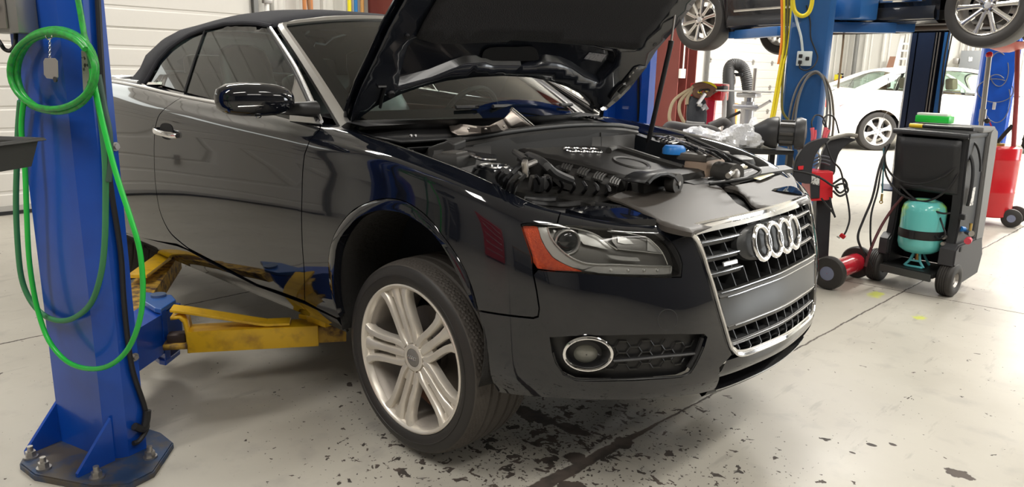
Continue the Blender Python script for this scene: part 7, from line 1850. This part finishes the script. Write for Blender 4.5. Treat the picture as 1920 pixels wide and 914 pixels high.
MB().tube([q+[0, -.05, 0], q+[.02, -.05, -.12], q+[-.03, -.05, -.2]], .012, n=6, sm=3).build('hook', STEEL, eh)
ob_ = thing('orange_panel', 'narrow orange panel standing behind the exhaust hose', 'panel', (*atd(1371, 240, ehd+.4)[:2], FL)); hz_ = atd(1371, 193, ehd+.4)[2]-FL
MB().box((0, 0, hz_/2), (.14, .06, hz_), bev=.01).build('panel', mat('orange_board', (.75, .28, .04), .5), ob_); MB().box((0, -.035, hz_*.5), (.12, .012, hz_*.9), bev=.004).build('panel_face', mat('orange_board'), ob_)
jd = 8.0
jk = thing('transmission_jack', 'silver transmission jack with a flat saddle plate near the rear door', 'jack', (*atd(1397, 260, jd)[:2], FL))
JL = np.array(jk.location)
SIL = mat('silver_jack', (.60, .60, .62), .3, .7)
jz = lambda v: atd(1397, v, jd)[2]-FL
MB().cyl((0, 0, .05), (0, 0, jz(190)), .07, n=16).build('outer_tube', SIL, jk); MB().cyl((0, 0, jz(200)), (0, 0, jz(176)), .045, n=14).build('ram', CHROMED, jk)
MB().box((0, 0, jz(171)), (.62, .30, .012), bev=.004).build('saddle_plate', SIL, jk); MB().box((0, 0, jz(178)), (.22, .16, .05), bev=.015).build('saddle_head', SIL, jk)
MB().box((-.02, -.02, jz(200)), (.26, .14, .05), rz=.4, bev=.015).build('collar', SIL, jk)
MB().cyl((.08, 0, jz(205)), (.26, -.05, jz(187)), .016, n=8).build('crank_handle', SIL, jk); MB().cyl((-.08, 0, jz(210)), (-.42, -.1, jz(245)), .016, n=8).build('pump_lever', BLACKR, jk)
for a in sector(4): MB().cyl((0, 0, .16), (.38*math.cos(a+.6), .38*math.sin(a+.6), .05), .025, n=8).build('leg', SIL, jk)
for a in sector(4): MB().cyl((.38*math.cos(a+.6)-.015, .38*math.sin(a+.6), .045), (.38*math.cos(a+.6)+.015, .38*math.sin(a+.6), .045), .045, n=12).build('caster', BLACKR, jk)
md = 9.0
wc = thing('engine_hoist', 'red steel hoist post hung with straps, hoses and a black bag by the red column', 'hoist', (*atd(1325, 270, md)[:2], FL))
WL = np.array(wc.location); w9 = lambda u, v, d=md: atd(u, v, d)-WL
MB().cyl([*w9(1322, 250)[:2], 0.05], w9(1331, 185), .085, n=6).build('post', mat('crimson_enamel', (.60, .02, .07), .3), wc, smooth=False)
MB().box(w9(1330, 172), (.42, .20, .20), bev=.02).build('head_box', RED, wc); MB().box(w9(1340, 166, md-.1), (.30, .12, .07), bev=.02).build('head_tray', BLACKR, wc)
MB().tube([w9(1356, 245, md-.1), w9(1358, 200, md-.1), w9(1357, 172, md-.1), w9(1345, 170, md-.1), w9(1330, 175, md-.1), w9(1328, 182, md-.1)], .028, n=10, sm=4).build('grab_rail', mat('white_rail', (.75, .74, .72), .3), wc)
MB().cyl([*w9(1357, 245, md-.1)[:2], .05], w9(1357, 245, md-.1), .028, n=10).build('rail_leg', mat('white_rail'), wc)
MB().box([w9(1325, 250)[0], w9(1325, 250)[1], .06], (.9, .6, .08), bev=.02).build('hoist_base', RED, wc)
MB().loft([[w9(1306+18*math.cos(a)*s_, 0+v, md-.2)+np.array([.0, .10*math.sin(a)*s_, 0]) for a in sector(16)] for v, s_ in ((180, .6), (190, .9), (215, 1), (232, .95), (240, .6))], closed=True, cap=True).build('black_bag', mat('bag_black', (.022, .024, .03), .6, bump=(20, .5)), wc)
rnd = random.Random(3)
for k in range(9):
    mt = [YH, mat('beige_hose', (.35, .28, .18), .5), BLACKR, RUST, mat('beige_hose')][k % 5]
    a = rnd.uniform(0, 6); pts = [w9(1312+14*math.cos(a+t)+t*3, 166+9*math.sin(a+t)+k*.7, md-.25) for t in np.linspace(0, 5, 9)]
    MB().tube(pts, .026 if k % 5 != 3 else .035, n=8, sm=3).build('looped_strap', mt, wc)
for k, pts in enumerate(([(1310, 162), (1285, 172), (1263, 190), (1255, 215), (1258, 232), (1268, 236)], [(1312, 160), (1292, 172), (1276, 190), (1274, 210), (1283, 230), (1290, 236)], [(1318, 162), (1300, 170), (1290, 182), (1288, 196)])):
    MB().tube([w9(u, v, md-.25) for u, v in pts], .020, n=8, sm=4).build('hanging_hose', mat('beige_hose'), wc)
for (u0, v0), (u1, v1) in (((1322, 176), (1308, 196)), ((1308, 196), (1316, 198)), ((1320, 196), (1326, 206)), ((1316, 205), (1324, 200))): MB().cyl(w9(u0, v0, md-.3), w9(u1, v1, md-.3), .022, n=8).build('chrome_hook', SIL, wc)
fh = thing('floor_hose', 'thick grey hose heaped beyond the far fender of the convertible', 'hose', (*atd(1290, 250, 5.2)[:2], FL), world=True)
for k, pts in enumerate(([(1248, 242), (1258, 235), (1290, 240), (1320, 241), (1340, 246), (1350, 256)], [(1246, 250), (1275, 246), (1305, 250), (1330, 254)], [(1330, 238), (1345, 232), (1356, 228), (1366, 236), (1362, 246)], [(1285, 234), (1300, 236), (1320, 237)])):
    MB().tube([atd(u, v, 5.2+.05*k) for u, v in pts], .030, n=10, sm=4).build('hose_run', mat('dusty_grey_hose', (.085, .08, .078), .6), fh)
# workstand that carries bag and funnel
wsd = thing('parts_cart', 'black parts cart behind the far fender of the convertible', 'cart', (*atd(1390, 300, 4.85)[:2], FL), .746)
hct = atd(1400, 272, 4.9)[2]-FL
MB().box((0, 0, hct-.02), (.54, .36, .03), bev=.006).build('cart_top', PLAST, wsd); MB().box((0, 0, .25), (.52, .34, .03), bev=.006).build('cart_shelf', PLAST, wsd)
for x in (-.25, .25):
    for y in (-.16, .16): MB().box((x, y, hct/2), (.035, .035, hct-.06)).build('leg', PLAST, wsd, smooth=False)
bg = thing('plastic_bag', 'crumpled clear white plastic wrapping lying on the black parts cart', 'plastic bag', (*atd(1358, 262, 4.75)[:2], FL+hct), .45)
rnd = random.Random(11); rows = []
for i in range(26):
    t = i/25; r = []
    for a in sector(22):
        w_ = (.10+.05*math.sin(t*7))*math.sin(PI*min(1, max(.04, t)))**.5; h_ = (.075+.035*math.sin(t*9+1))*math.sin(PI*min(1, max(.05, t)))**.5
        n_ = 1+.16*math.sin(a*5+t*23)+.10*rnd.uniform(-1, 1)
        r.append(((t-.5)*.52, w_*math.cos(a)*n_, .05+max(-.047, h_*math.sin(a)*n_)))
    rows.append(r)
mb = MB().loft(rows, closed=True, cap=True)
pm = mat('crumpled_plastic', (.72, .73, .76), .18, 0, .6, bump=(40, .9))
mb.build('wrap', pm, bg, ang=20)
rows2 = [[(x*.5+.30, y*.5, z*1.2+.02) for x, y, z in ((.0, -.1, .0), (.10, -.06, .10+rnd.uniform(0, .04)), (.16, .02, .14), (.22, .08, .08), (.28, .12, .0))], [(x*.5+.34, y*.5-.02, z*.6+.02) for x, y, z in ((.0, -.2, .0), (.10, -.16, .10), (.16, -.12, .06), (.22, -.08, .05), (.28, -.06, .0))]]
MB().loft([[(x-.20, y+.16, z) for x, y, z in r] for r in rows2]).build('wrap_corner', pm, bg, solid=.002)
fn = thing('black_funnel', 'black plastic drum and funnel parts lying on the cart behind the grille corner', 'funnel', (*atd(1445, 285, 4.7)[:2], FL+hct), .35)
M = Matrix.Translation((0, 0, .10)) @ Matrix.Rotation(PI/2, 4, 'Y')
MB().lathe([(.02, -.20), (.03, -.19), (.035, -.12), (.085, -.04), (.098, .0), (.098, .03), (.085, .035), (.02, .035)], M, 36).build('funnel_cone', mat('funnel_grey', (.045, .045, .047), .4), fn)
MB().lathe([(.06, .035), (.07, .04), (.07, .13), (.095, .135), (.10, .16), (.09, .19), (.02, .20)], M, 36).build('drum_half', mat('funnel_grey'), fn)
for a in sector(8): MB().box((.085, .072*math.cos(a), .10+.072*math.sin(a)), (.08, .018, .018), bev=.003).build('spacer_bar', mat('grey_lid'), fn)
# long handles on the wall between the first door and the red column
for i, (u, mt, lab, tilt) in enumerate(((571, mat('handle_orange', (.50, .20, .07), .5), 'orange brown long-handled tool, leftmost on the wall above the canvas top', 0), (583, mat('handle_orange'), 'orange brown long-handled tool, second from the left above the canvas top', 0), (603, mat('handle_brown', (.30, .15, .07), .5), 'brown long-handled tool leaning askew above the canvas top', -.08), (655, mat('handle_yellow', (.85, .75, .02), .4), 'yellow long-handled tool above the canvas top', .0), (667, mat('handle_blue', (.03, .20, .50), .4), 'blue long-handled tool above the canvas top', .0), (679, mat('handle_amber', (.60, .32, .10), .45), 'amber wooden long-handled tool beside the yellow and blue ones', .0))):
    p = at(0, u, 8, WX+.14)
    t = thing('long_handled_tool', lab, 'long-handled tool', (p[0], p[1], FL))
    MB().cyl((0, 0, .14), (0, tilt*2.6, 2.55), .022, n=10).build('handle', mt, t)
    MB().box((.0, 0, .07), (.18, .05, .13), bev=.02).build('tool_head', BLACKR if i % 2 else STEEL, t)
cb_ = thing('wall_conduit', 'white conduit and bracket on the wall beside the first door track', 'conduit', (WX+.05, float(at(0, 500, 8, WX+.05)[1]), FL)); MB().cyl((0, 0, .02), (0, 0, 4.4), .025, n=10).build('pipe', WHITE, cb_); MB().box((.01, 0, 1.95), (.05, .10, .06), bev=.01).build('pipe_bracket', STEEL, cb_)
